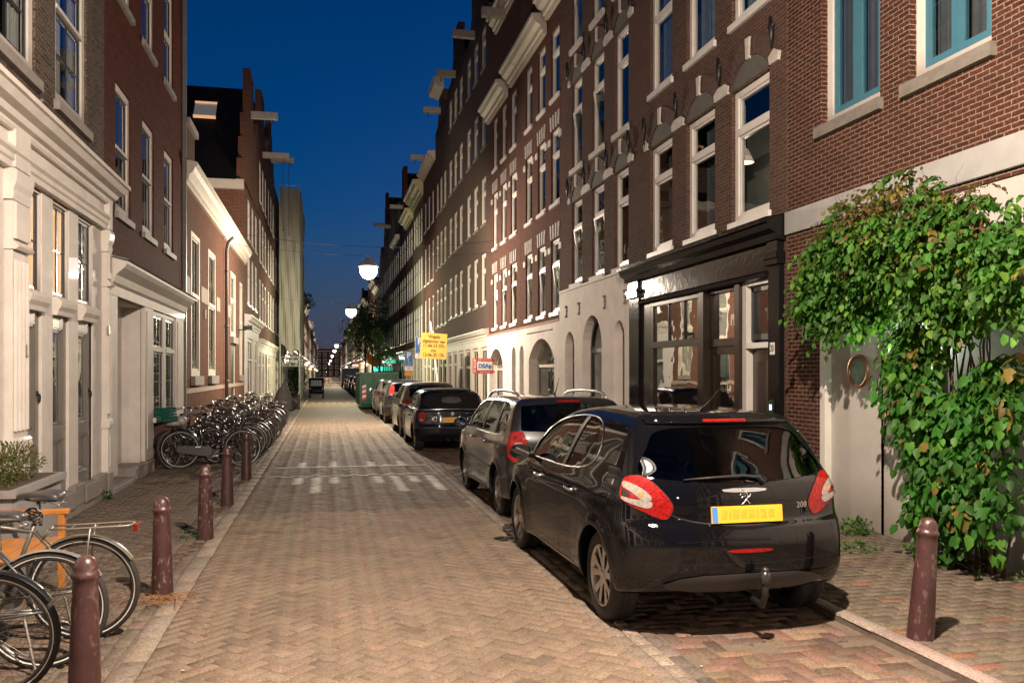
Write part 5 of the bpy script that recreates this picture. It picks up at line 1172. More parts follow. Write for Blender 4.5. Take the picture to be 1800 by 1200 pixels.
def mirror_part(K, e, paint, y, z, sc=1.):
    for sx in (-1, 1):
        g = MB(); x = sx * (K.hw + .10 * sc); 
        g.ball((x, y, z), .1 * sc, 16, 10, sx=1.05, sy=.62, sz=.72); g.tube([(sx * (K.hw * .90), y + .02, z - .05), (x, y, z - .03)], .022, 6)
        o = g.build('wing_mirror', paint, e, smooth=True)
        g = MB(); g.lathe([(.0, 0), (.075 * sc, 0)], 20, (x, y - .064 * sc, z), 'y', cap=False); 
        q = g.build('mirror_glass', M('mirror_glass', (.5, .5, .5), .02, 1, var=0), o)
def plate(K, e, z, y=None, w=.52, h=.11, x=0, name='number_plate', tiltx=0):
    yy = K.proj([(x, z)], *VIEWS['rear'](K), off=0)[0][1] if y is None else y
    g = MB(); g.box(-w / 2, w / 2, -.012, 0, -h / 2, h / 2); g.mat(1).box(-w / 2 + .004, -w / 2 + .045, -.0135, -.012, -h / 2 + .004, h / 2 - .004)
    # the characters are blurred in the picture: only soft brown smudges are left
    g.mat(2)
    xx = -w / 2 + .075
    for i, cw in enumerate((.04, .018, .045, .045, .045, .018, .045, .045)): g.box(xx, xx + cw, -.0131, -.012, -h * .26, h * .26); xx += cw + .012
    return g.build(name, [platey, plateb, M('plate_smudge', (.66, .33, .03), .5, var=.3, ns=60)], e, (x, yy - .012, z), (tiltx, 0, 0))
def tail(K, e, outline, inner, mats, rings=10, name='tail_light', inner_off=.009, out_off=.005):
    for sd in ('rl', 'rr'):
        g = MB(); K.patch(g, outline, sd, off=out_off, rings=rings, n=64, mat=0)
        K.ribbon(g, outline, sd, .008, off=.003, closed=True, mat=1, it=3)
        o = place(g.mesh(name, [mats[0], gapm], True), name, e)
        g = MB()
        for k, (pl, mi) in enumerate(inner): K.patch(g, pl, sd, off=inner_off + .001 * k, rings=5, n=40, mat=mi)
        if inner: place(g.mesh('lens_inset', mats, True), 'lens_inset', o)

# ---- the near black hatchback
def ex_hatch(K, e, paint):
    side = K.windows[0][0]
    for sd in ('left', 'right'):
        lines(K, e, 'window_trim', chrome, [(K.dlo, sd, .015, True)], off=.002, thick=.007, it=3)
        lines(K, e, 'door_gap', gapm, [(l, sd, .006, False) for l in K.doors], off=.0012)
        lines(K, e, 'pillar', plastic, [([(1.68, .99), (1.62, 1.19), (1.52, 1.43)], sd, .075, False), ([(2.70, .99), (2.64, 1.18)], sd, .035, False)], off=.001)
        for y_ in (1.34, 2.30):
            g = MB(); P = K.proj([(y_, .86)], *VIEWS[sd](K))[0]; sx = -1 if sd == 'left' else 1
            g.tube([(P[0] + sx * .0, y_ - .09, .86), (P[0] + sx * .03, y_ - .07, .863), (P[0] + sx * .035, y_, .866), (P[0] + sx * .03, y_ + .06, .863), (P[0] + sx * .0, y_ + .08, .86)], .014, 8); g.build('door_handle', chrome, e, smooth=True)
    # hatch gap, dark rear glass surround, wiper, high brake light
    lines(K, e, 'hatch_gap', gapm, [([(-.72, 1.02), (-.62, .90), (-.44, .79), (0, .755), (.44, .79), (.62, .90), (.72, 1.02)], 'rear', .010, False), ([(-.80, .53), (-.5, .52), (0, .515), (.5, .52), (.80, .53)], 'rear', .004, False)], off=.0015)
    g = MB(); K.patch(g, [(-.30, 1.332), (.30, 1.332), (.29, 1.362), (-.29, 1.362)], 'rear', off=.012, it=1, n=30); g2 = [( -.17, 1.385), (.17, 1.385), (.165, 1.408), (-.165, 1.408)]
    g = MB(); P = K.proj([(0, 1.425)], *VIEWS['rear'](K))[0]
    # spoiler lip
    top = [(x, K.proj([(x, 1.42)], *VIEWS['rear'](K))[0]) for x in np.linspace(-.56, .56, 23)]
    S = MB(); A = []; 
    for x, p in top: A.append([(x, p[1] + .16, K.ftop(np.array(p[1] + .16)) * 1. - K.crown * (x / K.hw) ** 2 - K.crown2 * abs(x / K.hw) ** 6 + .004), (x, p[1] - .035 + .05 * abs(x) ** 2, p[2] + .028), (x, p[1] - .03 + .05 * abs(x) ** 2, p[2] + .002), (x, p[1] + .03, p[2] - .02)])
    vs = [q for a in A for q in a]; S.add(vs, [(4 * i + j, 4 * i + j + 1, 4 * i + 5 + j, 4 * i + 4 + j) for i in range(len(A) - 1) for j in range(3)]); S.build('roof_spoiler', paint, e, smooth=True)
    g = MB(); yb = P[1] - .040; g.box(-.165, .165, yb - .006, yb + .02, 1.432, 1.455); g.build('high_brake_light', redl, e, bevel=.006)
    g = MB(); a = K.proj([(-.42, 1.065), (-.2, 1.078), (0, 1.085), (.12, 1.075), (.15, 1.03)], *VIEWS['rear'](K), off=.022).tolist(); g.tube(a, [.005, .008, .010, .011, .016], 6); g.build('rear_wiper', plastic, e, smooth=True)
    g = MB(); a = K.proj([(.02, .935), (.28, .935), (.27, .918), (.03, .918)], *VIEWS['rear'](K)); K.patch(g, [(-.17, 1.005), (.17, 1.005), (.15, .978), (-.15, .978)], 'rear', off=.007, it=1, n=30); g.build('tailgate_trim', M('light_lens_strip', (.42, .42, .43), .25, .5, var=.1), e)
    # recessed number plate zone and plate
    g = MB(); K.ribbon(g, [(-.38, .915), (0, .925), (.38, .915)], 'rear', .008, off=.003, mat=0, thick=.003); g.build('tailgate_crease', chrome if False else paint_black, e, smooth=True)
    plate(K, e, .835, tiltx=R(-6))
    # emblem: a small rearing figure in chrome, and the model figures
    em = MB(); pts = {'body': [(-.005, -.03), (.012, -.012), (.012, .010), (.0, .022)], 'head': [(0, .022), (-.018, .03), (-.027, .022)], 'arm1': [(.004, .010), (-.02, .010), (-.03, .002)], 'arm2': [(.004, 0), (-.016, -.006), (-.024, -.014)], 'leg1': [(-.002, -.026), (-.014, -.04), (-.024, -.042)], 'leg2': [(.008, -.022), (.018, -.034), (.028, -.042)], 'tail': [(.012, -.012), (.026, -.004), (.03, .010)]}
    for k_, pl in pts.items():
        P2 = K.proj([(x * 1.3 + .0, z * 1.3 + .955) for x, z in densify(pl, .006)], *VIEWS['rear'](K), off=.004).tolist(); em.tube(P2, .0058 if k_ in ('body', 'head') else .004, 6)
    em.build('emblem', chrome, e, smooth=True)
    P = K.proj([(.44, .875)], *VIEWS['rear'](K), off=.004)[0]; text_obj('208', .055, chrome, e, tuple(P), (R(90), 0, R(6)), extrude=.002, bold=.001)
    # lights
    tl = [(-0.195, 1.030), (-0.174, 1.075), (-0.091, 1.092), (-0.008, 1.075), (0.091, 0.995), (0.170, 0.895), (0.137, 0.810), (0.099, 0.802), (-0.017, 0.855), (-0.166, 0.920), (-0.195, 0.960)]
    tail(K, e, tl, [([(-0.183, 1.055), (-0.083, 1.035), (0.004, 0.985), (0.046, 0.930), (-0.017, 0.920), (-0.071, 0.965), (-0.133, 1.000), (-0.183, 1.012)], 2), ([(-0.170, 0.955), (-0.083, 0.935), (-0.017, 0.930), (0.050, 0.920), (0.025, 0.868), (-0.066, 0.895), (-0.170, 0.930)], 2), ([(-0.174, 1.000), (-0.129, 0.988), (-0.095, 0.958), (-0.149, 0.955), (-0.178, 0.970)], 3), ([(-0.058, 0.985), (-0.017, 0.975), (-0.017, 0.950), (-0.050, 0.955)], 4)], [redl, gapm, whl, plastic, M('amber_lens', (.6, .22, .05), .2, var=.2, coat=1)])
    g = MB(); K.patch(g, [(-.17, .615), (.17, .615), (.155, .588), (-.155, .588)], 'rear', off=.006, it=2, n=30); g.build('fog_reflector', redl, e)
    g = MB(); K.patch(g, [(-.64, .36), (-.44, .445), (0, .455), (.44, .445), (.64, .36), (.3, .315), (-.3, .315)], 'rear', off=.010, it=1, n=80, rings=8); g.build('bumper_insert', M('grey_plastic', (.035, .035, .037), .5, var=.1), e, smooth=True)
    for xx in (-.24,):
        g = MB(); K.ribbon(g, [(-.50, .665), (-.2, .68), (.15, .675)], 'rear', .020, off=.002, thick=.006); g.build('bumper_crease', paint_black, e, smooth=True)
    # tow bar
    g = MB(); yr = 0.; g.tube([(.05, yr + .25, .28), (.05, yr - .06, .25), (.05, yr - .10, .33), (.05, yr - .10, .45)], .022, 8); g.ball((.05, yr - .10, .485), .028, 14, 10); g.mat(1).lathe([(.030, .40), (.034, .41), (.034, .48), (.0, .485)], 14, (.05, yr - .10, 0)); g.build('tow_bar', [iron, M('tow_ball_cap', (.018, .018, .02), .25)], e, smooth=True)
    g = MB(); g.lathe([(.026, 0), (.026, .2)], 14, (-.18, .09, .25), 'y', cap=False); g.build('exhaust', M('dark_exhaust', (.08, .075, .07), .45, .7), e, smooth=True)
    mirror_part(K, e, paint, 2.62, 1.04)
    g = MB(); K.patch(g, [(-.3, .66), (.3, .66), (.28, .5), (-.28, .5)], 'front', off=.004, n=30); g.build('grille', plastic, e)
    g = MB(); P = K.proj([(0, .82)], *VIEWS['top'](K))[0]; g.tube([(0, .75, P[2]), (0, .60, P[2] + .07), (0, .45, P[2] + .16)], [.008, .004, .002], 6); g.build('aerial', plastic, e)
hatch = Car(L=3.96, hw=.845, ro=.70, wb=2.54, wr=.318, rr=.222, belt=.99, k=.030, za=.70, flare=.016, crease=.006, crz=.86, crown=.045, crown2=.05, rcurve=.20, fcurve=.34, ryd=.80, fyd=2.3,
    top=[(-.2, 1.33), (.10, 1.425), (.30, 1.465), (.9, 1.505), (1.5, 1.515), (2.0, 1.48), (2.35, 1.385), (3.02, 1.04), (3.4, .955), (3.7, .86), (3.96, .72), (4.2, .5)],
    rear=[(.15, .16), (.33, .045), (.47, .0), (.62, .0), (.74, .025), (.80, .065), (.93, .075), (1.03, .10), (1.10, .145), (1.3, .29), (1.42, .40), (1.5, .52), (1.7, .95)],
    front=[(.15, 3.80), (.3, 3.93), (.5, 3.96), (.7, 3.93), (.88, 3.75), (1.05, 3.3)],
    plan=[(-.1, .90), (.15, .965), (.5, 1.0), (1.2, 1.0), (2.4, 1.0), (3.2, .985), (3.7, .93), (4.0, .84)],
    sec=[(.1, .93), (.3, .975), (.5, 1.0), (.76, 1.0), (.93, .985), (1.0, .955), (1.15, .885), (1.35, .785), (1.47, .70), (1.65, .58)],
    bot=[(-.1, .34), (.3, .28), (.7, .21), (3.2, .20), (3.96, .23)], seaty=(1.05, 2.0))
hatch.dlo = [(.93, 1.14), (1.10, 1.055), (1.5, 1.01), (2.2, 1.0), (2.95, 1.0), (2.78, 1.105), (2.45, 1.285), (2.12, 1.385), (1.6, 1.44), (1.15, 1.42), (.96, 1.29)]
hatch.windows = [([(1.03, 1.14), (1.18, 1.07), (1.5, 1.03), (2.2, 1.02), (2.88, 1.02), (2.72, 1.115), (2.42, 1.275), (2.12, 1.37), (1.6, 1.42), (1.2, 1.40), (1.05, 1.28)], 'side'),
                 ([(-.70, 1.13), (-.66, 1.075), (-.35, 1.045), (0, 1.035), (.35, 1.045), (.66, 1.075), (.70, 1.13), (.60, 1.26), (.53, 1.385), (.2, 1.40), (-.2, 1.40), (-.53, 1.385), (-.60, 1.26)], 'rear'),
                 ([(-.66, 1.09), (0, 1.07), (.66, 1.09), (.56, 1.385), (0, 1.42), (-.56, 1.385)], 'front')]
hatch.doors = [[(1.66, 1.0), (1.68, .7), (1.68, .45), (1.72, .29)], [(1.08, 1.06), (1.12, .86), (1.10, .70), (1.20, .55), (1.22, .38), (1.28, .30)], [(1.22, .285), (2.6, .275)], [(2.95, .98), (2.86, .7), (2.70, .5), (2.68, .29)]]
hatch.extras = ex_hatch
make_car(hatch, 'parked_car', 'shiny black hatchback with roof spoiler and tow bar, nearest of the parked row', 'cars parked along the right side', (2.76, 5.12, 0), R(.5), res=(190, 120, 44))
# ---- further cars: same method, other profiles
def ex_common(K, e, paint, light, inner=[], lm=None, plz=.85, hz=.82, gaps=True, yel=True, mir=(2.7, 1.0), handles=(1.3, 2.3), trim=None, hl=None):
    for sd in ('left', 'right'):
        if trim: lines(K, e, 'window_trim', trim, [(K.dlo, sd, .014, True)], off=.002, thick=.003, it=2)
        lines(K, e, 'door_gap', gapm, [(l, sd, .008, False) for l in K.doors], off=.0012)
        lines(K, e, 'pillar', plastic, K_p(K, sd), off=.001)
        for y_ in handles:
            g = MB(); P = K.proj([(y_, hz)], *VIEWS[sd](K))[0]; sx = -1 if sd == 'left' else 1
            g.tube([(P[0], y_ - .09, hz), (P[0] + sx * .035, y_ - .05, hz + .004), (P[0] + sx * .035, y_ + .05, hz + .004), (P[0], y_ + .09, hz)], .014, 6); g.build('door_handle', paint, e, smooth=True)
    tail(K, e, light, inner, [lm or redl, gapm, whl, plastic, redd])
    plate(K, e, plz); mirror_part(K, e, paint, *mir, sc=.95)
    g = MB(); K.patch(g, [(-.45, .66), (.45, .66), (.4, .42), (-.4, .42)], 'front', off=.004, n=30); g.build('grille', plastic, e)
def K_p(K, sd): return [([(a, b), (c, d)], sd, .08, False) for a, b, c, d in K.pil]
# dark grey estate with roof rails
def ex_estate(K, e, paint):
    ex_common(K, e, paint, tight([(-.12, 1.08), (.03, 1.09), (.10, .98), (.08, .80), (-.02, .72), (-.13, .80), (-.145, .95)]), [([(-.03, .965), (.07, .955), (.07, .90), (-.02, .885)], 2), ([(-.12, 1.04), (.0, 1.045), (.02, 1.0), (-.12, 1.0)], 4)], plz=.80, trim=chrome, mir=(2.95, 1.05), hz=.88, handles=(1.35, 2.3))
    for sx in (-1, 1):
        g = MB(); x = sx * .56; P = [(x, .55), (x, .68), (x, .95), (x, 1.6), (x, 2.2), (x, 2.42), (x, 2.5)]; Z = K.proj(P, *VIEWS['top'](K)).tolist(); hh = [0, .055, .075, .08, .075, .05, 0]
        g.tube([(q[0], q[1], q[2] + h_) for q, h_ in zip(Z, hh)], .019, 8); g.build('roof_rail', M('silver_rail', (.42, .41, .40), .3, .8), e, smooth=True)
    P = K.proj([(0, .95)], *VIEWS['top'](K))[0]; g = MB(); g.tube([(0, .98, P[2]), (0, .9, P[2] + .05), (0, .76, P[2] + .22)], [.016, .007, .003], 6); g.build('aerial', plastic, e)
    g = MB(); K.patch(g, [(-.16, 1.448), (.16, 1.448), (.155, 1.425), (-.155, 1.425)], 'rear', off=.01, it=1, n=24); g.build('high_brake_light', redd, e)
    for sd in ('left', 'right'): lines(K, e, 'rub_strip', M('strip_grey', (.10, .10, .10), .4), [([(1.15, .58), (2.0, .59), (2.95, .60)], sd, .035, False)], off=.004, thick=.008)
    lines(K, e, 'hatch_gap', gapm, [([(-.72, 1.12), (-.66, .76), (-.60, .66), (0, .645), (.60, .66), (.66, .76), (.72, 1.12)], 'rear', .008, False)], off=.0015)
estate = Car(L=4.24, hw=.815, ro=.80, wb=2.46, wr=.305, rr=.20, belt=.98, k=.026, za=.70, flare=.014, crease=.004, crz=.86, crown=.045, crown2=.05, rcurve=.11, fcurve=.30, ryd=.80, fyd=2.5,
    top=[(-.2, 1.41), (.1, 1.455), (.4, 1.485), (1.2, 1.50), (2.0, 1.485), (2.5, 1.42), (2.75, 1.30), (3.3, 1.02), (3.7, .95), (4.05, .83), (4.24, .68), (4.5, .4)],
    rear=[(.15, .12), (.3, .04), (.42, 0), (.58, 0), (.66, .035), (.95, .05), (1.05, .08), (1.2, .16), (1.4, .29), (1.48, .38), (1.7, .8)],
    front=[(.15, 4.1), (.3, 4.2), (.5, 4.24), (.75, 4.2), (.9, 4.0), (1.05, 3.6)], plan=[(-.1, .95), (.2, .985), (.6, 1.0), (3.2, 1.0), (3.8, .96), (4.24, .86)],
    sec=[(.1, .94), (.3, .98), (.55, 1.0), (.75, 1.0), (.93, .985), (1.0, .96), (1.2, .89), (1.4, .80), (1.5, .72), (1.7, .6)], bot=[(-.1, .32), (.4, .25), (3.4, .2), (4.24, .23)], seaty=(1.3, 2.3))
estate.windows = [([(.46, 1.06), (1.0, 1.02), (2.2, 1.015), (3.05, 1.02), (2.88, 1.12), (2.55, 1.30), (2.3, 1.39), (1.6, 1.42), (.75, 1.41), (.52, 1.33)], 'side'), ([(-.64, 1.09), (0, 1.07), (.64, 1.09), (.60, 1.38), (0, 1.415), (-.60, 1.38)], 'rear'), ([(-.62, 1.08), (0, 1.06), (.62, 1.08), (.54, 1.38), (0, 1.41), (-.54, 1.38)], 'front')]
estate.windows = [(tight(a), b) for a, b in estate.windows]
estate.dlo = [(.40, 1.03), (1.0, .99), (2.2, .985), (3.15, .99), (2.92, 1.14), (2.58, 1.325), (2.3, 1.42), (1.6, 1.445), (.72, 1.435), (.46, 1.35)]
estate.doors = [[(1.85, 1.0), (1.86, .5), (1.90, .28)], [(1.05, 1.0), (1.08, .72), (1.30, .45), (1.34, .29)], [(1.34, .28), (2.9, .27)], [(3.1, .98), (3.02, .6), (2.92, .28)]]
estate.pil = [(1.85, 1.0, 1.78, 1.40), (1.02, 1.0, .98, 1.40), (2.9, 1.0, 2.84, 1.16)]; estate.extras = ex_estate
paint_grey = M('dark_grey_metallic', (.010, .011, .013), .35, .3, var=0, coat=1, cr=.03)
make_car(estate, 'parked_car', 'dark grey estate car with silver roof rails, second of the parked row', 'cars parked along the right side', (2.90, 9.55, 0), R(.3), paint=paint_grey, res=(130, 90, 30), spokes=7, twin=False)
# small convertible with a black soft top
clothm = M('soft_top_cloth', (.014, .013, .013), .9, var=.15, ns=40, spec=.2)
def ex_mini(K, e, paint):
    ex_common(K, e, paint, [(-.06, .90), (.05, .90), (.08, .80), (.06, .68), (-.06, .68), (-.08, .8)], [([(-.04, .74), (.04, .74), (.04, .70), (-.04, .70)], 2)], plz=.72, mir=(2.35, .97), hz=.78, handles=(1.45,))
    lines(K, e, 'belt_trim', chrome, [([(.10, .955), (1.0, .95), (2.1, .945)], sd, .018, False) for sd in ('left', 'right')] + [([(-.66, .955), (0, .97), (.66, .955)], 'rear', .012, False)], off=.003, thick=.004, it=1)
    g = MB()
    for sd in ('left', 'right'): K.patch(g, [(.32, .99), (.95, .985), (1.0, 1.30), (.75, 1.32), (.48, 1.2)], sd, off=.012, rings=6, it=1, n=50)
    K.patch(g, [(-.68, .985), (0, .995), (.68, .985), (.60, 1.30), (0, 1.335), (-.60, 1.30)], 'rear', off=.012, rings=10, it=1, n=80)
    K.patch(g, [(-.58, .42), (.58, .42), (.58, 1.6), (-.58, 1.6)], 'top', off=.014, rings=10, it=2, n=80); g.build('soft_top', clothm, e, smooth=True)
    g = MB(); K.patch(g, [(-.24, 1.09), (.24, 1.09), (.21, 1.24), (-.21, 1.24)], 'rear', off=.02, rings=5, n=30); g.build('rear_window', M('soft_top_window', (.10, .095, .085), .1, coat=1, var=.3), e, smooth=True)
    lines(K, e, 'reversing_lamp', chrome, [([(x - .05, .70), (x - .05, .78), (x + .05, .78), (x + .05, .70)], 'rear', .012, True) for x in (-.40, .40)], off=.004, thick=.006)
    g = MB(); g.lathe([(.04, 0), (.05, .02), (.04, .04)], 16, (0, .03, .86), 'y'); g.build('emblem', chrome, e)
    g = MB(); P = K.proj([(0, .86)], *VIEWS['rear'](K))[0]; 
    g = MB(); g.lathe([(.03, 0), (.03, .2)], 12, (.1, .0, .27), 'y', cap=False); g.lathe([(.03, 0), (.03, .2)], 12, (-.1, .0, .27), 'y', cap=False); g.build('exhaust', alloy, e)
mini = Car(L=3.65, hw=.83, ro=.60, wb=2.467, wr=.305, rr=.205, belt=.95, k=.024, za=.64, flare=.02, crease=.003, crz=.80, crown=.05, crown2=.05, rcurve=.16, fcurve=.26, ryd=.8, fyd=2.0,
    top=[(-.2, 1.0), (.10, .98 + .1), (.30, 1.28), (.55, 1.385), (1.0, 1.415), (1.6, 1.40), (1.85, 1.33), (2.3, 1.03), (2.7, .96), (3.3, .88), (3.65, .72), (3.9, .4)],
    rear=[(.15, .14), (.3, .04), (.42, 0), (.55, 0), (.63, .04), (.9, .07), (.97, .10), (1.05, .16), (1.25, .32), (1.38, .48), (1.5, .7)],
    front=[(.15, 3.5), (.3, 3.62), (.5, 3.65), (.75, 3.6), (.9, 3.4), (1.0, 3.0)], plan=[(-.1, .92), (.2, .975), (.6, 1.0), (2.9, 1.0), (3.3, .95), (3.65, .84)],
    sec=[(.1, .94), (.3, .98), (.5, 1.0), (.7, 1.0), (.9, .985), (.97, .94), (1.1, .89), (1.3, .82), (1.42, .74), (1.6, .6)], bot=[(-.1, .3), (.4, .24), (3.0, .19), (3.65, .22)], seaty=(.85, 1.65))
mini.windows = [([(1.02, 1.0), (2.14, .995), (1.95, 1.13), (1.72, 1.27), (1.45, 1.335), (1.06, 1.335)], 'side'), ([(-.60, 1.06), (0, 1.05), (.60, 1.06), (.54, 1.31), (0, 1.34), (-.54, 1.31)], 'front')]
mini.windows = [(tight(a), b) for a, b in mini.windows]
mini.dlo = [(.98, .97), (2.2, .97), (1.97, 1.16), (1.74, 1.30), (1.4, 1.36), (1.0, 1.36)]
mini.doors = [[(1.18, .95), (1.2, .5), (1.24, .27)], [(2.25, .94), (2.3, .6), (2.3, .26)], [(1.24, .26), (2.3, .26)]]; mini.pil = [(1.0, 1.0, 1.03, 1.34)]; mini.extras = ex_mini
make_car(mini, 'parked_car', 'small dark blue convertible with black cloth roof, third of the parked row', 'cars parked along the right side', (2.80, 18.8, 0), R(0), paint=M('night_blue_paint', (.004, .006, .012), .4, var=0, coat=1, cr=.02, spec=.1), res=(110, 70, 24))
# tall small hatchbacks
def ex_city(K, e, paint):
    ex_common(K, e, paint, [(-.14, 1.04), (.10, 1.03), (.16, .95), (.12, .84), (-.02, .80), (-.16, .88)], [([(.0, .93), (.12, .92), (.12, .88), (.0, .87)], 2)], plz=.78, mir=(2.7, 1.04), hz=.88, handles=(1.2, 2.1))
    g = MB(); K.patch(g, [(-.15, 1.48), (.15, 1.48), (.145, 1.46), (-.145, 1.46)], 'rear', off=.01, it=1, n=20); g.build('high_brake_light', redd, e)
    lines(K, e, 'hatch_gap', gapm, [([(-.70, 1.1), (-.62, .7), (0, .67), (.62, .7), (.70, 1.1)], 'rear', .008, False)], off=.0015)
def ex_city2(K, e, paint):
    ex_common(K, e, paint, [(-.02, 1.38), (.08, 1.34), (.13, 1.15), (.12, .98), (.02, .96), (-.05, 1.15)], [([(.02, 1.04), (.10, 1.03), (.10, .99), (.02, .985)], 2)], plz=.78, mir=(2.7, 1.04), hz=.88, handles=(1.2, 2.1))
CT = dict(L=3.86, hw=.84, ro=.66, wb=2.50, wr=.31, rr=.20, belt=1.0, k=.028, za=.72, flare=.016, crease=.005, crz=.86, crown=.045, crown2=.05, rcurve=.17, fcurve=.30, ryd=.75, fyd=2.3,
    top=[(-.2, 1.44), (.1, 1.48), (.4, 1.515), (1.2, 1.53), (1.8, 1.50), (2.2, 1.42), (2.5, 1.26), (3.05, 1.03), (3.4, .95), (3.7, .83), (3.86, .7), (4.2, .4)],
    rear=[(.15, .12), (.3, .04), (.42, 0), (.58, 0), (.68, .04), (1.0, .08), (1.1, .12), (1.3, .20), (1.45, .28), (1.52, .4), (1.7, .8)],
    front=[(.15, 3.7), (.3, 3.82), (.5, 3.86), (.75, 3.8), (.9, 3.6), (1.05, 3.2)], plan=[(-.1, .93), (.2, .98), (.6, 1.0), (2.9, 1.0), (3.4, .95), (3.86, .84)],
    sec=[(.1, .94), (.3, .98), (.55, 1.0), (.78, 1.0), (.95, .985), (1.03, .955), (1.2, .89), (1.4, .80), (1.5, .73), (1.7, .6)], bot=[(-.1, .32), (.4, .25), (3.2, .2), (3.86, .23)], seaty=(1.0, 1.95),
    windows=[([(.55, 1.12), (1.0, 1.06), (2.2, 1.03), (2.8, 1.04), (2.62, 1.14), (2.35, 1.30), (2.05, 1.39), (1.4, 1.43), (.8, 1.42), (.58, 1.32)], 'side'), ([(-.60, 1.12), (0, 1.09), (.60, 1.12), (.56, 1.40), (0, 1.43), (-.56, 1.40)], 'rear'), ([(-.60, 1.08), (0, 1.06), (.60, 1.08), (.52, 1.38), (0, 1.41), (-.52, 1.38)], 'front')],
    dlo=[(.5, 1.08), (1.0, 1.02), (2.2, 1.0), (2.9, 1.0), (2.4, 1.33), (2.05, 1.42), (1.4, 1.455), (.8, 1.44)], doors=[[(1.6, 1.0), (1.62, .5), (1.66, .28)], [(.95, 1.05), (1.0, .75), (1.15, .45), (1.2, .29)], [(2.75, 1.0), (2.7, .5), (2.66, .28)]], pil=[(1.62, 1.02, 1.55, 1.42)])
CT['windows'] = [(tight(a), b) for a, b in CT['windows']]; city = Car(**CT); city.extras = ex_city; city2 = Car(**CT); city2.extras = ex_city2
pcol = lambda n, c: M(n, c, .35, .5, var=0, coat=1, cr=.03)
cars_far = [(city, 22.95, 'beige-grey tall hatchback with large red lamps, fourth of the parked row', pcol('beige_grey_metallic', (.13, .115, .095))),
            (city2, 29.4, 'dark hatchback with tall lamps beside its rear window, fifth of the parked row', pcol('dark_olive_metallic', (.03, .03, .028))),
            (city, 34.2, 'silver-grey hatchback just before the green container', pcol('silver_metallic', (.20, .19, .17)))]
far2 = [(47.3, 'dark car just beyond the green container', (.012, .012, .014)), (52.0, 'black hatchback second beyond the green container', (.006, .006, .007)), (57.5, 'dark hatchback third beyond the green container', (.02, .02, .022)), (66, 'grey hatchback with red lamps well beyond the container', (.06, .06, .06)), (75, 'dark car deep in the parked row', (.02, .022, .03)), (83, 'light grey car deep in the parked row', (.15, .15, .15)), (92, 'black car deep in the parked row before the blue van', (.01, .01, .01))]
for K, y, lab, pt in cars_far: make_car(K, 'parked_car', lab, 'cars parked along the right side', (2.84, y, 0), 0, paint=pt, res=(100, 64, 22))
for i, (y, lab, c_) in enumerate(far2):
    src = [o for o in C.objects if o.name.startswith('parked_car') and o.parent is None][3 if i % 2 else 5]
    o = copy_tree(src); o.location = (2.85, y, 0); tag(o, lab)
    b = [q for q in o.children if q.name.startswith('body')][0]; b.data = b.data.copy(); b.data.materials[0] = pcol('far_paint_%d' % i, c_)
# blue box van far down, black microcar on the left
def box_vehicle(name, label, loc, w, l, h, mat, cabh, wr=.3, rz=0, group=None, cat='van'):
    e = empty(name, loc, rz); tag(e, label, cat, group)
    g = MB(); g.prism(chaikin([(0, .35), (0, h * .96), (.04, h), (l * .7, h), (l * .7, .35)], 1), 'x', -w / 2, w / 2); g.build('cargo_box', mat, e, bevel=.03)
    g = MB(); g.prism(chaikin([(l * .7, .3), (l * .7, cabh), (l * .82, cabh), (l * .92, cabh * .62), (l, cabh * .5), (l, .3)], 1), 'x', -w / 2 + .03, w / 2 - .03); g.build('cab', mat, e, bevel=.03)
    for y in (l * .18, l * .82):
        for sx in (-1, 1):
            g = MB(); g.lathe([(wr * .6, -.08), (wr, -.08), (wr, .08), (wr * .6, .08)], 24, (sx * (w / 2 - .06), y, wr), 'x'); g.build('wheel', rubber, e, smooth=True)
    for sx in (-1, 1): g = MB(); g.box(sx * (w / 2 - .14) - .05, sx * (w / 2 - .14) + .05, -.02, 0, .55, .75); g.build('tail_light', redl, e)
    return e
box_vehicle('box_van', 'blue box van parked far down the right side', (2.9, 100, 0), 2.0, 5.2, 2.35, M('van_blue', (.10, .14, .25), .5), 2.0)
e = empty('microcar', (-.62, 60.5, 0)); tag(e, 'tiny black microcar parked on the left beside the greenery', 'microcar')
g = MB(); g.prism(chaikin([(0, .25), (-.0, .75), (.12, 1.36), (.3, 1.42), (1.35, 1.42), (1.75, .85), (2.1, .7), (2.15, .25)], 2), 'x', -.52, .52); g.build('body', paint_black, e, bevel=.04)
g = MB(); g.quad((-.40, -.0, .86), (.40, -.0, .86), (.36, .085, 1.26), (-.36, .085, 1.26)); g.build('rear_window', M('grey_glass', (.12, .12, .11), .1, coat=1), e, (0, -.03, 0))  # rear pane in an even glossy grey
for y in (.35, 1.75):
    for sx in (-1, 1): g = MB(); g.lathe([(.1, -.06), (.24, -.06), (.24, .06), (.1, .06)], 20, (sx * .47, y, .24), 'x'); g.build('wheel', rubber, e, smooth=True)
for sx in (-1, 1): g = MB(); g.box(sx * .42 - .04, sx * .42 + .04, -.03, .02, .62, .76); g.build('tail_light', redd, e)

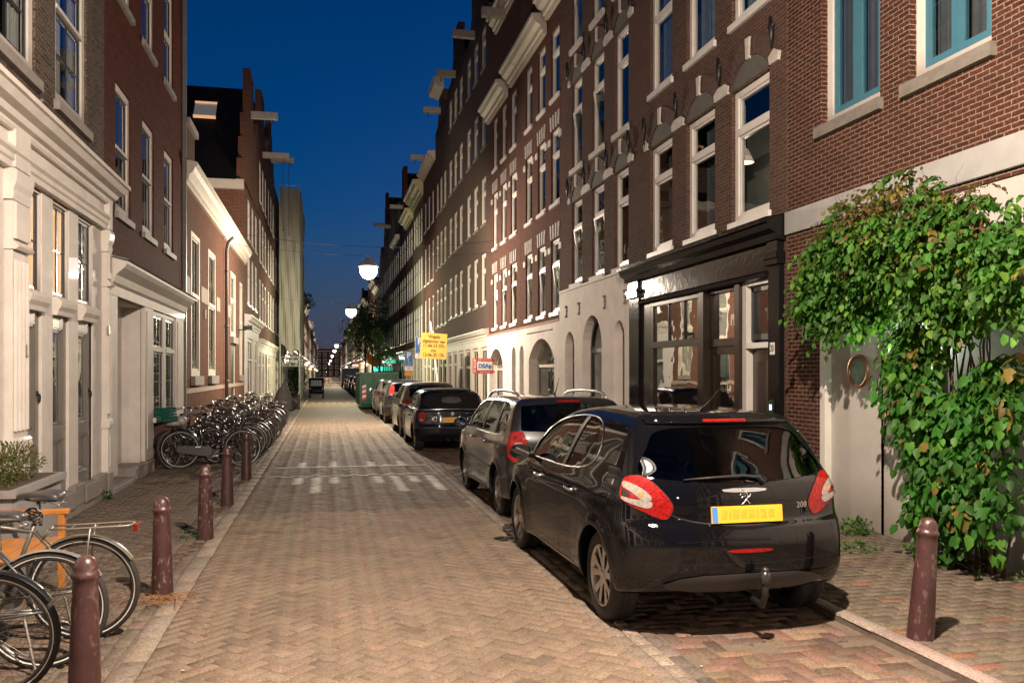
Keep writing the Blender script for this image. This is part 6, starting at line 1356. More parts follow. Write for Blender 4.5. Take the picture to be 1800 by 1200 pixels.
# ============================================================ bollards
bolm = bpy.data.materials.new('bollard_paint'); bolm.use_nodes = True; n = bolm.node_tree; b = n.nodes['Principled BSDF']; L = n.links.new
tc = n.nodes.new('ShaderNodeTexCoord'); no = n.nodes.new('ShaderNodeTexNoise'); no.inputs['Scale'].default_value = 30; no.inputs['Detail'].default_value = 9; no.inputs['Roughness'].default_value = .68
oi = n.nodes.new('ShaderNodeObjectInfo'); va = n.nodes.new('ShaderNodeVectorMath'); va.operation = 'ADD'; L(tc.outputs['Object'], va.inputs[0]); L(oi.outputs['Random'], va.inputs[1]); mp = n.nodes.new('ShaderNodeMapping'); mp.inputs['Scale'].default_value = (1, 1, .45); L(va.outputs[0], mp.inputs[0]); L(mp.outputs[0], no.inputs['Vector'])
r = n.nodes.new('ShaderNodeMapRange'); r.inputs['From Min'].default_value = .57; r.inputs['From Max'].default_value = .60; L(no.outputs['Fac'], r.inputs['Value'])
oc = n.nodes.new('ShaderNodeSeparateColor'); L(oi.outputs['Color'], oc.inputs[0]); mu = n.nodes.new('ShaderNodeMath'); mu.operation = 'MULTIPLY'; L(r.outputs[0], mu.inputs[0]); L(oc.outputs[0], mu.inputs[1])
mx = n.nodes.new('ShaderNodeMix'); mx.data_type = 'RGBA'; L(mu.outputs[0], mx.inputs[0]); mx.inputs[6].default_value = (.050, .022, .021, 1); mx.inputs[7].default_value = (.17, .12, .11, 1)
n3 = n.nodes.new('ShaderNodeTexNoise'); n3.inputs['Scale'].default_value = 5; n3.inputs['Detail'].default_value = 6; L(tc.outputs['Object'], n3.inputs['Vector']); r3 = n.nodes.new('ShaderNodeMapRange'); r3.inputs['To Min'].default_value = .6; r3.inputs['To Max'].default_value = 1.5; L(n3.outputs['Fac'], r3.inputs['Value'])
sc_ = n.nodes.new('ShaderNodeVectorMath'); sc_.operation = 'SCALE'; L(mx.outputs[2], sc_.inputs[0]); L(r3.outputs[0], sc_.inputs['Scale']); L(sc_.outputs[0], b.inputs['Base Color']); b.inputs['Roughness'].default_value = .36
bp = n.nodes.new('ShaderNodeBump'); bp.inputs['Strength'].default_value = .35; bp.inputs['Distance'].default_value = .006; L(no.outputs['Fac'], bp.inputs['Height']); L(bp.outputs[0], b.inputs['Normal'])
g = MB()
prof_b = [(.098, -.05), (.097, .02), (.092, .15), (.082, .40), (.073, .62), (.072, .655), (.079, .662), (.081, .675), (.079, .688), (.071, .694), (.070, .71), (.064, .738), (.050, .762), (.030, .776), (.0, .782)]
g.lathe([(a_ * .86, b_) for a_, b_ in prof_b], 40); me = g.mesh('bollard', bolm, True); me.set_sharp_from_angle(angle=R(50))
for (x, y, z, tx, ty, wear, lab) in ((-1.25, 4.86, .03, 0, .5, .35, 'large brown-red bollard in the left foreground before the bicycles'), (-1.25, 7.05, .03, 0, -.6, .95, 'chipped brown-red bollard with straw round its foot'), (-1.24, 9.4, .03, 0, 0, 1., 'pale worn bollard, third from the left foreground'), (-1.27, 11.7, .03, 0, .6, .3, 'brown-red bollard just before the bicycle row, fourth from the foreground'), (-1.27, 14.5, .03, 0, -1.2, .2, 'dark bollard in front of the first bicycle wheels'), (3.80, 4.80, .055, 0, 5.5, .55, 'leaning brown-red bollard at the right foreground behind the black hatchback'), (-1.27, 41.5, .03, 0, 0, .3, 'small distant bollard by the scaffold foot')):
    o = bpy.data.objects.new('bollard', me); C.objects.link(o); o.location = (x, y, z); o.rotation_euler = (R(tx), R(ty), random.uniform(0, 6)) if not ty > 3 else (R(-1), R(ty), 0); o.color = (wear, 0, 0, 1)
    tag(o, lab, 'bollard', 'street bollards')
# straw tied round the second bollard
g = MB()
for i in range(34):
    q = random.uniform(0, 6.28); l = random.uniform(.12, .34); x0, y0 = -1.22 + random.gauss(0, .10), 6.93 + random.gauss(0, .07)
    g.tube([(x0, y0, .04 + random.uniform(0, .02)), (x0 + l / 2 * math.cos(q), y0 + l / 2 * math.sin(q) * .5, .05 + random.uniform(0, .025)), (x0 + l * math.cos(q + .3), y0 + l * math.sin(q + .3) * .5, .036)], .0028, 4)
g.tube([(-1.12, 6.9, .06), (-1.10, 6.75, .05), (-1.08, 6.55, .012)], .007, 5)
tag(g.build('straw', M('dry_straw', (.22, .11, .045), .8, var=.3, ns=20)), 'brown dry stems lying round the foot of the chipped bollard', 'straw', kind='stuff')

# ============================================================ bicycles
spk = M('spoke_steel', (.20, .195, .19), .3, .9, var=0); rimm = M('rim_steel', (.12, .118, .112), .28, .9, var=.1); tyrem = M('bike_tyre', (.018, .017, .016), .75, var=.3, ns=30); stripe = M('reflective_stripe', (.62, .60, .56), .5, var=.1)
def bike_wheel(r=.335):
    g = MB(); N = 48
    def ring(rad, x, rr, n=8): g.tube([(rad * math.cos(2 * math.pi * i / N), x, rad * math.sin(2 * math.pi * i / N)) for i in range(N)], rr, n, closed=True)
    ring(r - .008, 0, .021, 10); g.mat(1); 
    for sx in (-1, 1): 
        v = []
        for i in range(N):
            c_, s_ = math.cos(2 * math.pi * i / N), math.sin(2 * math.pi * i / N); v += [((r - .016) * c_, sx * .0205, (r - .016) * s_), ((r - .023) * c_, sx * .0185, (r - .023) * s_)]
        g.add(v, [(2 * i, 2 * i + 1, (2 * i + 3) % (2 * N), (2 * i + 2) % (2 * N)) for i in range(N)])
    ty = g.mesh('tyre', [tyrem, stripe], True)
    g = MB(); rr = r - .035; g.lathe([(rr + .006, -.012), (rr + .008, 0), (rr + .006, .012), (rr - .008, .008), (rr - .010, 0), (rr - .008, -.008), (rr + .006, -.012)], N, axis='y', cap=False); rm = g.mesh('rim', rimm, True)
    g = MB(); g.lathe([(.0, -.05), (.012, -.05), (.012, -.03), (.03, -.028), (.03, -.022), (.016, -.02), (.016, .02), (.03, .022), (.03, .028), (.012, .03), (.012, .05), (0, .05)], 14, axis='y')
    for i in range(32):
        q = 2 * math.pi * i / 32; s = 1 if i % 2 else -1; q2 = q + (.9 if (i // 2) % 2 else -.9) * .9
        g.tube([(.028 * math.cos(q2), s * .025, .028 * math.sin(q2)), ((rr - .005) * math.cos(q), s * .004, (rr - .005) * math.sin(q))], .0014, 4, cap=False)
    return g.mesh('wheel', [spk], True), ty, rm
BW = bike_wheel()
def arc(c, r, a0, a1, n=20): return [(c[0] + r * math.cos(R(a0 + (a1 - a0) * i / n)), 0, c[1] + r * math.sin(R(a0 + (a1 - a0) * i / n))) for i in range(n + 1)]
def strip_arc(g, c, r, a0, a1, w, n=24, crown=.008):
    v = []
    for i in range(n + 1):
        q = R(a0 + (a1 - a0) * i / n)
        for (yy, dr) in ((-w, -crown), (-w * .6, 0), (w * .6, 0), (w, -crown)): v.append((c[0] + (r + dr) * math.cos(q), yy, c[1] + (r + dr) * math.sin(q)))
    g.add(v, [(4 * i + j, 4 * i + j + 1, 4 * i + 5 + j, 4 * i + 4 + j) for i in range(n) for j in range(3)])
def make_bike(fmat, fend, label, group='bicycles', saddle=None, rack=True, lady=False, hi=True, guard=True, basket=None, cat='bicycle', tailrefl=True, tube=.016, name='bicycle'):
    e = empty(name); tag(e, label, cat, group); ra, fa = (0, .335), (1.10, .335)
    for (cx, cz), turn in ((ra, 0), (fa, .25)):
        w = place(BW[0], 'wheel', e, (cx, 0, cz), (0, random.uniform(0, 1), turn)); place(BW[1], 'tyre', w); place(BW[2], 'rim', w)
    bb = (.47, .29); st = (.29, .78); ht = (.93, .83); hb = (.975, .66)
    g = MB(); V = lambda p, y=0: (p[0], y, p[1])
    g.tube([V(bb), V(st)], tube, 8); g.tube([V(hb), V((ht[0], ht[1] + .03))], tube * 1.15, 8)
    if lady: g.tube([V(hb), (.80, 0, .50), (.62, 0, .36), V(bb)], tube * 1.1, 8); g.tube([V((.95, .74)), (.75, 0, .55), (.56, 0, .46), (.40, 0, .50)], tube * .9, 8)
    else: g.tube([V(hb), V(bb)], tube * 1.1, 8); g.tube([V(ht), V((st[0] + .01, st[1] - .06))], tube, 8)
    for s in (-1, 1): g.tube([(ra[0], s * .055, ra[1]), (.2, s * .045, .31), (bb[0], s * .02, bb[1])], tube * .55, 6); g.tube([(ra[0], s * .055, ra[1]), (.16, s * .04, .58), (st[0], s * .015, st[1] - .06)], tube * .5, 6); g.tube([(fa[0], s * .055, fa[1]), (1.04, s * .045, .50), (.985, s * .035, .66)], tube * .65, 6)
    g.build('frame', fmat, e, smooth=True)
    for (cx, cz), (a0, a1) in ((ra, (-18, 148)), (fa, (10, 150))):
        g = MB(); strip_arc(g, (cx, cz), .358, a0, a1, .030)
        for s in (-1, 1): g.tube([(cx, s * .05, cz), (cx + .352 * math.cos(R(a0 + 16)), s * .028, cz + .352 * math.sin(R(a0 + 16)))], .0028, 5); 
        g.tube([(cx + .30 * math.cos(R(80)), .03, cz + .30 * math.sin(R(80))), (cx + .36 * math.cos(R(80)), .0, cz + .36 * math.sin(R(80)))], .003, 4)
        g.build('mudguard', fend, e, smooth=True)
    # saddle
    g = MB(); v = []; prof_s = [(-.13, .075, .0), (-.11, .088, .025), (-.04, .082, .032), (.03, .05, .026), (.09, .024, .022), (.14, .016, .012), (.15, .008, .0)]
    for (x, hw, z) in prof_s:
        for (yy, dz) in ((-1, -.035), (-.97, -.008), (-.6, .0), (0, -.004), (.6, 0), (.97, -.008), (1, -.035)): v.append((x, yy * hw, z + dz))
    g.add(v, [(7 * i + j, 7 * i + j + 1, 7 * i + 8 + j, 7 * i + 7 + j) for i in range(len(prof_s) - 1) for j in range(6)] + [tuple(range(7)), tuple(range(7 * (len(prof_s) - 1), 7 * len(prof_s)))])
    g.add([(x, yy * hw * .9, -.03) for x, hw, z in prof_s for yy in (-1, 1)], [(2 * i, 2 * i + 1, 2 * i + 3, 2 * i + 2) for i in range(len(prof_s) - 1)])
    sd = g.build('saddle', saddle or M('saddle_vinyl', (.035, .034, .034), .4, var=.15, ns=20), e, (st[0] - .045, 0, .96 if hi else .90), smooth=True)
    m_ = sd.modifiers.new('s', 'SUBSURF'); m_.levels = m_.render_levels = 1
    g = MB(); g.tube([(.30 - st[0] - .0, 0, -.20), (.02, 0, -.04)], .013, 8)
    for s in (-1, 1): g.tube([(-.09, s * .03, -.03), (0, s * .022, -.055), (.10, s * .01, -.02)], .0035, 5); g.tube([(-.10 + .035 * math.cos(t * .7), s * .045 + .016 * math.sin(t * .7), -.035 - t * .006) for t in range(9)], .003, 4)
    g.build('seat_post', chrome, sd, smooth=True)
    # handlebar
    g = MB(); g.tube([V(ht), (.915, 0, 1.02), (.93, 0, 1.05)], .013, 8); P = [(.72, -.29, 1.06), (.80, -.29, 1.075), (.90, -.24, 1.085), (.95, -.12, 1.07), (.94, 0, 1.05)]; P += [(x, -y, z) for x, y, z in P[:-1][::-1]]; g.tube(P, .011, 8)
    hb_ = g.build('handlebar', chrome, e, smooth=True); g = MB()
    for s in (-1, 1): g.tube([(.70, s * .29, 1.055), (.80, s * .29, 1.075)], .017, 8)
    g.build('grip', plastic, hb_, smooth=True)
    g = MB(); g.lathe([(.0, -.05), (.025, -.045), (.042, .0), (.045, .02), (0, .022)], 16, (1.03, 0, .80), 'x'); g.build('headlight', chrome, e, smooth=True)
    # cranks, chain case, stand
    g = MB()
    for s, q in ((1, R(-30)), (-1, R(150))): x1, z1 = bb[0] + .17 * math.cos(q), bb[1] + .17 * math.sin(q); g.tube([(bb[0], s * .06, bb[1]), (x1, s * .075, z1)], .009, 6); g.box(x1 - .045, x1 + .045, s * .085, s * .175, z1 - .012, z1 + .012)
    g.lathe([(.09, -.045), (.09, -.042)], 28, (bb[0], 0, bb[1]), 'y'); g.build('crankset', M('crank_steel', (.3, .3, .3), .35, .8), e)
    if guard:
        g = MB(); g.prism(chaikin([(-.06, .28), (-.06, .39), (.0, .40), (.45, .395), (.56, .37), (.57, .22), (.46, .19), (.0, .27)], 2), 'y', -.075, -.05); g.build('chain_case', M('chain_case_black', (.012, .012, .012), .3), e, bevel=.004)
    g = MB(); g.tube([(.10, .06, .30), (.02, .13, .02)], .009, 6); g.build('kickstand', chrome, e)
    if rack:
        g = MB(); z = .745; 
        g.tube([(.19, -.05, z + .0), (.05, -.055, z), (-.28, -.055, z + .01), (-.31, -.03, z + .01), (-.31, .03, z + .01), (-.28, .055, z + .01), (.05, .055, z), (.19, .05, z)], .0065, 6)
        for x in (-.22, -.08, .06): g.tube([(x, -.055, z), (x, .055, z)], .004, 5)
        for s in (-1, 1): g.tube([(0, s * .06, .34), (-.04, s * .058, .6), (-.06, s * .055, z)], .006, 6)
        g.tube([(.19, -.05, z), (.25, -.02, .66)], .006, 5); g.tube([(.19, .05, z), (.25, .02, .66)], .006, 5)
        g.build('luggage_rack', rackm if rackm else fmat, e, smooth=True)
        if tailrefl: g = MB(); g.box(-.345, -.318, -.04, .04, z - .035, z + .015); g.build('rear_reflector', redd, e, bevel=.004)
    if basket == 'crate':
        g = MB(); x0, x1, z0, z1, hw = 1.02, 1.36, .86, 1.10, .22
        for (a, b_, c_, d_) in ((x0, x0 + .012, -hw, hw), (x1 - .012, x1, -hw, hw), (x0 + .012, x1 - .012, -hw, -hw + .012), (x0 + .012, x1 - .012, hw - .012, hw)):
            for k in range(5): g.box(a, b_, c_, d_, z0 + k * .05, z0 + k * .05 + .034)
            g.box(a, b_, c_, d_, z1 - .02, z1)
        g.box(x0, x1, -hw, hw, z0 - .012, z0 - .002); cr = g.build('crate', M('teal_crate', (.010, .105, .085), .5, var=.15), e)
    if basket == 'bag':
        g = MB(); g.ball((-.12, 0, .82), .16, 14, 10, sx=1.1, sy=.8, sz=.42); g.ball((.02, .03, .86), .1, 10, 8); g.build('plastic_bag', M('grey_bag', (.32, .31, .28), .5, var=.3, ns=14, bump=.8, bs=9), e, smooth=True)
    return e
rackm = None
blackf = M('black_frame', (.008, .008, .009), .3, coat=.5, var=.1); blackg = M('black_mudguard', (.010, .010, .011), .3, coat=.5, var=.1)
silver = M('silver_mudguard', (.42, .42, .41), .3, .7, var=.1); armyg = M('grey_green_frame', (.10, .095, .078), .4, .3, var=.12, ns=12)
rackm = M('tube_rack_grey', (.28, .265, .225), .4, .6, var=.1)
b = make_bike(armyg, M('grey_mudguard', (.20, .19, .165), .35, .5, var=.1), 'grey-green city bicycle with tubular luggage rack behind the nearest bollard', group='bicycles parked by the bench', guard=False)
b.location = (-1.55, 6.05, .03); b.rotation_euler = (R(-4), 0, R(178))
g = MB()
for k in range(5): g.tube([(.30 + .05 * math.cos(t * .35) , .045 * math.sin(t * .35) + (k - 2) * .006, .83 + .012 * (k - 2) + .015 * math.sin(t * .7 + k)) for t in range(18)], .006, 6, closed=True)
g.build('cable_lock', [M('cable_black', (.02, .02, .02), .4)], b, smooth=True)
b = make_bike(M('steel_blue_frame', (.05, .055, .06), .35, coat=.4), silver, 'bicycle with bright silver mudguard, middle of the three foreground bicycles', group='bicycles parked by the bench', rack=False, guard=False, hi=False)
b.location = (-1.63, 5.50, .03); b.rotation_euler = (R(3), 0, R(182))
rackm = blackf
b = make_bike(blackf, blackg, 'bicycle with black mudguard in the bottom left corner', group='bicycles parked by the bench', rack=False, guard=True, hi=False)
b.location = (-1.75, 5.03, .03); b.rotation_euler = (R(-2), 0, R(177))
# the long row on the left pavement
GR = 'bicycles parked in a row on the left pavement'
p1 = make_bike(blackf, blackg, 'black bicycle with teal plastic crate on the front, turned to the wall', group=GR, lady=True, basket='crate'); p1.location = (-2.10, 17.3, .03); p1.rotation_euler = (R(8), 0, R(-128))
p2 = make_bike(blackf, blackg, 'black bicycle whose front wheel faces the kerb behind the dark bollard', group=GR, basket='bag'); p2.location = (-2.62, 16.5, .03); p2.rotation_euler = (R(-4), 0, R(4))
p3 = make_bike(blackf, silver, 'black bicycle with silver mudguards, second in the row', group=GR, lady=True); p3.location = (-1.62, 17.05, .03); p3.rotation_euler = (R(3), 0, R(176))
protos = [make_bike(M('dark_red_frame', (.06, .01, .01), .3, coat=.4), blackg, 'dark red bicycle, third in the row', group=GR, lady=True), make_bike(M('navy_frame', (.01, .015, .035), .3, coat=.4), silver, 'navy bicycle with silver mudguards, fourth in the row', group=GR), make_bike(blackf, M('white_mudguard', (.5, .5, .48), .4), 'black bicycle with white mudguards, fifth in the row', group=GR, lady=True, rack=True), make_bike(M('grey_frame', (.2, .2, .2), .3, .6), blackg, 'grey bicycle with black mudguards, sixth in the row', group=GR)]
ords = ['seventh', 'eighth', 'ninth', 'tenth', 'eleventh', 'twelfth', 'thirteenth', 'fourteenth', 'fifteenth', 'sixteenth', 'seventeenth', 'eighteenth', 'nineteenth', 'twentieth', 'twenty-first', 'twenty-second']
kinds = ['dark red', 'navy', 'black and white', 'grey']
y = 17.6
for i in range(20):
    k = i % 4; o = protos[k] if i < 4 else copy_tree(protos[k])
    y += random.uniform(.42, .60) if i < 12 else random.uniform(.6, .95); rev = random.random() < .35
    x = -1.55 + random.uniform(-.14, .10) if not rev else -2.60 + random.uniform(-.1, .12)
    o.location = (x, y, .03); o.rotation_euler = (R(random.uniform(-7, 7)), 0, R((180 if not rev else 0) + random.uniform(-13, 13)))
    if i >= 4: tag(o, '%s bicycle, %s in the row counted from the near end' % (kinds[k], ords[i - 4]), 'bicycle', GR)
bb_ = make_bike(blackf, blackg, 'lone bicycle standing against the white shop front across the street', group=None); bb_.location = (4.85, 30.7, .05); bb_.rotation_euler = (0, 0, R(75))
# ============================================================ foliage
def leafmat(name, trans=.35):
    m = bpy.data.materials.new(name); m.use_nodes = True; n = m.node_tree; L = n.links.new; b = n.nodes['Principled BSDF']; o = n.nodes['Material Output']
    at = n.nodes.new('ShaderNodeAttribute'); at.attribute_name = 'Col'; L(at.outputs['Color'], b.inputs['Base Color']); b.inputs['Roughness'].default_value = .5; b.inputs['Specular IOR Level'].default_value = .22
    t = n.nodes.new('ShaderNodeBsdfTranslucent'); v = n.nodes.new('ShaderNodeVectorMath'); v.operation = 'MULTIPLY'; L(at.outputs['Color'], v.inputs[0]); v.inputs[1].default_value = (1.5, 1.9, .8); L(v.outputs[0], t.inputs[0])
    mx = n.nodes.new('ShaderNodeMixShader'); mx.inputs[0].default_value = trans; L(b.outputs[0], mx.inputs[1]); L(t.outputs[0], mx.inputs[2]); L(mx.outputs[0], o.inputs[0]); return m
lm_ = leafmat('leaf')
LV = np.array([(0, 0, 0), (.28, .42, .10), (.68, .34, .06), (1, 0, -.16), (.28, -.42, .10), (.68, -.34, .06), (.5, 0, 0)]); LF = np.array([(0, 6, 1), (6, 2, 1), (6, 3, 2), (0, 4, 6), (6, 4, 5), (6, 5, 3)])
def leaves(name, P, D, S, COL, mat, parent=None, wide=.62):
    """P base points, D direction of each leaf, S length, COL colours"""
    P, D, S, COL = map(np.asarray, (P, D, S, COL)); N = len(P); D = D / np.linalg.norm(D, axis=1, keepdims=True)
    up = rng.normal(0, .45, (N, 3)) + np.array([0, 0, 1.]); A = np.cross(up, D); A /= np.linalg.norm(A, axis=1, keepdims=True) + 1e-9; U = np.cross(D, A)
    V = P[:, None] + S[:, None, None] * (LV[None, :, 0:1] * D[:, None] + LV[None, :, 1:2] * wide * 1.25 * A[:, None] + LV[None, :, 2:3] * U[:, None])
    F = (LF[None] + 7 * np.arange(N)[:, None, None]).reshape(-1, 3); nf = len(F)
    me = bpy.data.meshes.new(name); me.vertices.add(N * 7); me.vertices.foreach_set('co', V.reshape(-1)); me.loops.add(nf * 3); me.loops.foreach_set('vertex_index', F.reshape(-1)); me.polygons.add(nf); me.polygons.foreach_set('loop_start', np.arange(nf) * 3)
    me.update(calc_edges=True); me.validate(); ca = me.color_attributes.new('Col', 'FLOAT_COLOR', 'POINT'); cc = np.ones((N, 7, 4)); cc[:, :, :3] = COL[:, None]; ca.data.foreach_set('color', cc.reshape(-1))
    me.polygons.foreach_set('use_smooth', [True] * nf); me.materials.append(mat); o = bpy.data.objects.new(name, me); C.objects.link(o); o.parent = parent; return o
# climbing plant on house 1
vine = empty('climbing_plant', (5.55, 6.45, .05)); tag(vine, 'leafy green climbing plant spilling over the pale panelled wall around a glowing wall lamp', 'climbing plant')
O_ = np.array([5.55, 6.45, .05])
EL = [(5.45, 8.2, 2.72, .32, .38, .50, .9), (5.54, 6.95, 2.08, .18, .22, .28, .45), (5.42, 7.75, 2.98, .36, .62, .62, 1.6), (5.40, 7.0, 3.14, .40, .64, .55, 1.9), (5.42, 6.2, 2.88, .40, .62, .50, 1.5), (5.40, 5.45, 2.62, .36, .5, .42, 1.1), (5.50, 7.70, 2.48, .24, .40, .24, .6), (5.48, 6.35, 2.45, .28, .5, .28, .6),
      (5.55, 6.98, 1.68, .20, .26, .40, .6), (5.52, 6.42, 1.22, .28, .40, .40, 1.0), (5.50, 6.22, .80, .30, .42, .42, 1.0), (5.56, 6.60, .62, .22, .28, .40, .5), (5.56, 5.95, 1.62, .2, .28, .34, .5)]
lp, ld_, ls, lc = [], [], [], []; st_pts = []
tot = sum(e[6] for e in EL)
for k in range(2700):
    e_ = random.choices(EL, [q[6] for q in EL])[0]
    v = rng.normal(0, 1, 3); v /= np.linalg.norm(v); 
    if v[0] > .35: v[0] *= -1
    r_ = random.uniform(.70, 1.06) if random.random() < .8 else random.uniform(.35, .75)
    c = np.array(e_[:3]) + v * r_ * np.array(e_[3:6])
    c[0] = min(c[0], 5.80)
    low = e_[2] < 2.0; out = np.array([-.8 + random.gauss(0, .45), random.gauss(0, .7) + v[1] * .5, -.35 + random.gauss(0, .25) + .25 * v[2]]); out /= np.linalg.norm(out)
    nl = random.choice([3, 4, 4, 5]) if not low else random.choice([2, 2, 3]); ln = random.uniform(.16, .28); size = random.uniform(.055, .085) * (1.35 if low else 1.06)
    young = (c[2] > 3.25 and random.random() < .75) or (c[2] > 2.9 and random.random() < .22)
    base = np.array([.095, .058, .022]) if young and random.random() < .65 else (np.array([.085, .105, .022]) if young else np.array([.045, .125, .020]))
    if random.random() < .22 and not young: base = np.array([.085, .18, .024])
    if low: base = base * np.array([.75, .95, .9])
    if random.random() < .035: base = np.array([.16, .12, .03])
    if young: size *= .62
    side = np.cross(out, [0, 0, 1]); side /= np.linalg.norm(side) + 1e-9
    for i in range(nl + 1):
        t = i / nl; p = c + out * ln * t + np.array([0, 0, -.35 * ln * t * t])
        for s in ((-1, 1) if i < nl else (0,)):
            d = out * .45 + side * s * .75 + np.array([0, 0, -.75 + random.gauss(0, .22)]) + rng.normal(0, .12, 3)
            lp.append(p - O_); ld_.append(d); ls.append(size * random.choice([random.uniform(.75, 1.2), random.uniform(.45, 1.45)])); lc.append(base * random.uniform(.5, 1.5) * (1 + rng.normal(0, .06, 3)))
lc = np.clip(lc, .003, 1)
leaves('foliage', lp, ld_, ls, lc, lm_, vine); print('vine leaves', len(lp))
g = MB()
for k in range(14):
    y0 = 6.1 + .05 * k; P = [(random.uniform(-.02, .12), y0 - 6.45 + random.gauss(0, .03), -.02)]
    for i in range(1, 9): P.append((P[0][0] + .04 * math.sin(i + k) + .01 * i, P[-1][1] + random.gauss(.02, .05), i * .33 + random.gauss(0, .02)))
    g.tube(P, [random.uniform(.010, .022) * (1 - .07 * i) for i in range(9)], 6)
for k in range(26):
    e_ = random.choice(EL[:8]); a = np.array([.1, 0, 2.1]); b_ = np.array(e_[:3]) + rng.normal(0, .22, 3) - O_; b_[0] = min(b_[0], .22); mid = (a + b_) / 2 + rng.normal(0, .08, 3); g.tube([tuple(a), tuple(mid), tuple(b_)], [.012, .007, .003], 5)
for k in range(9):   # long loose shoots
    e_ = random.choice(EL[2:6]); a = np.array(e_[:3]) + np.array([-.1, random.uniform(-.3, .3), e_[5] * .85]) - O_; g.tube([tuple(a), tuple(a + [-.05, random.uniform(-.1, .1), .15]), tuple(a + [-.08, random.uniform(-.25, .25), random.uniform(.2, .34)])], [.003, .002, .001], 4)
for k in range(22): g.tube([(random.uniform(-.1, .1), random.uniform(-.45, .5), -.02), (random.uniform(-.2, .1), random.uniform(-.4, .4), .1), (random.uniform(-.3, .05), random.uniform(-.5, .5), .16)], [.008, .006, .003], 5)
g.build('stems', M('vine_bark', (.065, .042, .030), .8, var=.3, ns=20), vine, smooth=True)
# round wall lamp hidden in it
wl = empty('wall_lamp', (5.83, 7.42, 2.03)); tag(wl, 'round glowing wall lamp half hidden in the climbing plant', 'wall lamp')
g = MB(); g.lathe([(.0, 0), (.11, 0), (.115, -.03), (.10, -.035)], 24, axis='x', cap=False); g.build('lamp_base', white, wl)
g = MB(); g.ball((-.05, 0, 0), .065, 16, 10, sx=.7); g.build('lamp_globe', M('wall_lamp_glow', (1, 1, 1), .5, var=0, emit=(.9, 1, .85), es=14), wl, smooth=True)
l_ = bpy.data.lights.new('wall_lamp_light', 'POINT'); l_.energy = 10; l_.color = (.86, 1, .78); l_.shadow_soft_size = .06; lo = bpy.data.objects.new('wall_lamp_light', l_); C.objects.link(lo); lo.parent = wl; lo.location = (-.18, 0, 0)
# generic small plant / weeds / tree
def plant(name, label, cat, loc, blobs, n, size, cols, stems=None, group=None, kind=None, wide=.62, droop=0.):
    e = empty(name, loc); tag(e, label, cat, group, kind); P, D, S, K_ = [], [], [], []
    w = [b[3] * b[4] * b[5] for b in blobs]
    for i in range(n):
        b = random.choices(blobs, w)[0]; v = rng.normal(0, 1, 3); v /= np.linalg.norm(v); r_ = random.random() ** .35
        P.append(np.array(b[:3]) + v * r_ * np.array(b[3:6])); D.append(v + rng.normal(0, .5, 3) + np.array([0, 0, .2 - droop])); S.append(size * random.uniform(.6, 1.4)); c_ = np.array(random.choice(cols)); K_.append(np.clip(c_ * random.uniform(.6, 1.4), .003, 1))
    leaves('foliage' if not kind else 'foliage', P, D, S, K_, lm_, e, wide)
    if stems:
        g = MB()
        for st in stems: g.tube(st[0], st[1], 7)
        g.build('trunk' if len(stems) < 4 or stems[0][1][0] > .05 else 'stems', M('bark', (.06, .045, .035), .85, var=.3, ns=12, bump=.4), e, smooth=True)
    return e
gr = [(.05, .13, .02), (.07, .15, .03), (.035, .09, .018)]
plant('weed', 'small green weed at the foot of the grey door', 'weed', (5.55, 8.0, .05), [(0, 0, .08, .16, .14, .09)], 170, .045, gr)
plant('weed', 'small green weed growing by the white pilaster plinth', 'weed', (-2.95, 12.6, .03), [(0, 0, .05, .08, .10, .06)], 70, .04, gr)
plant('weed', 'tuft of weed at the foot of the third bollard', 'weed', (-1.42, 9.5, .03), [(0, 0, .02, .10, .08, .03)], 60, .03, gr)
plant('weed', 'thin weed between paving by the plant and leaning bollard', 'weed', (5.1, 7.3, .05), [(0, 0, .03, .22, .16, .04), (.2, -.8, .03, .16, .12, .04)], 140, .035, gr)
plant('weed', 'grassy weed along the panelled wall at the right edge', 'weed', (5.6, 5.5, .05), [(0, 0, .04, .14, .5, .06)], 160, .05, gr, wide=.25)
# planter with a shrub, bench
e = empty('planter', (-2.72, 8.25, .03)); tag(e, 'grey stone planter box against the white shop front', 'planter')
g = MB(); g.box(-.30, .25, -.75, .55, 0, .74); g.box(-.33, .29, -.79, .59, .74, .80); g.mat(1).box(-.27, .23, -.72, .52, .80, .803); g.build('box', [M('planter_grey', (.23, .23, .225), .7, var=.15, ns=5, bump=.2), M('soil', (.05, .03, .02), .95)], e, bevel=.008)
plant('shrub', 'low heather-like shrub growing in the grey planter', 'shrub', (-2.74, 8.15, .83), [(0, .15, .14, .24, .42, .20), (0, -.35, .12, .24, .36, .18)], 2600, .035, [(.10, .12, .035), (.16, .11, .05), (.07, .10, .03)], wide=.3)
wood = M('orange_wood', (.42, .17, .035), .45, var=.2, ns=6, coat=.3, cr=.2)
e = empty('bench', (-2.55, 6.45, .03)); tag(e, 'orange-brown wooden bench in front of the planter', 'bench')
for z in (.77, .62): g = MB(); g.box(-.02, .015, -.95, .95, z - .045, z + .03); g.build('back_rail', wood, e, bevel=.006)
for y in (-.93, .93):
    g = MB(); g.box(-.03, .025, y - .035, y + .035, 0, .84); g.build('back_post', wood, e, bevel=.006)
    g = MB(); g.box(.46, .51, y - .03, y + .03, 0, .62); g.build('leg', wood, e, bevel=.005)
    g = MB(); g.box(.025, .54, y - .035, y + .035, .62, .66); g.build('armrest', wood, e, bevel=.006)
for i in range(5): g = MB(); g.box(.04 + i * .095, .12 + i * .095, -.90, .90, .42, .445); g.build('seat_slat', wood, e, bevel=.004)

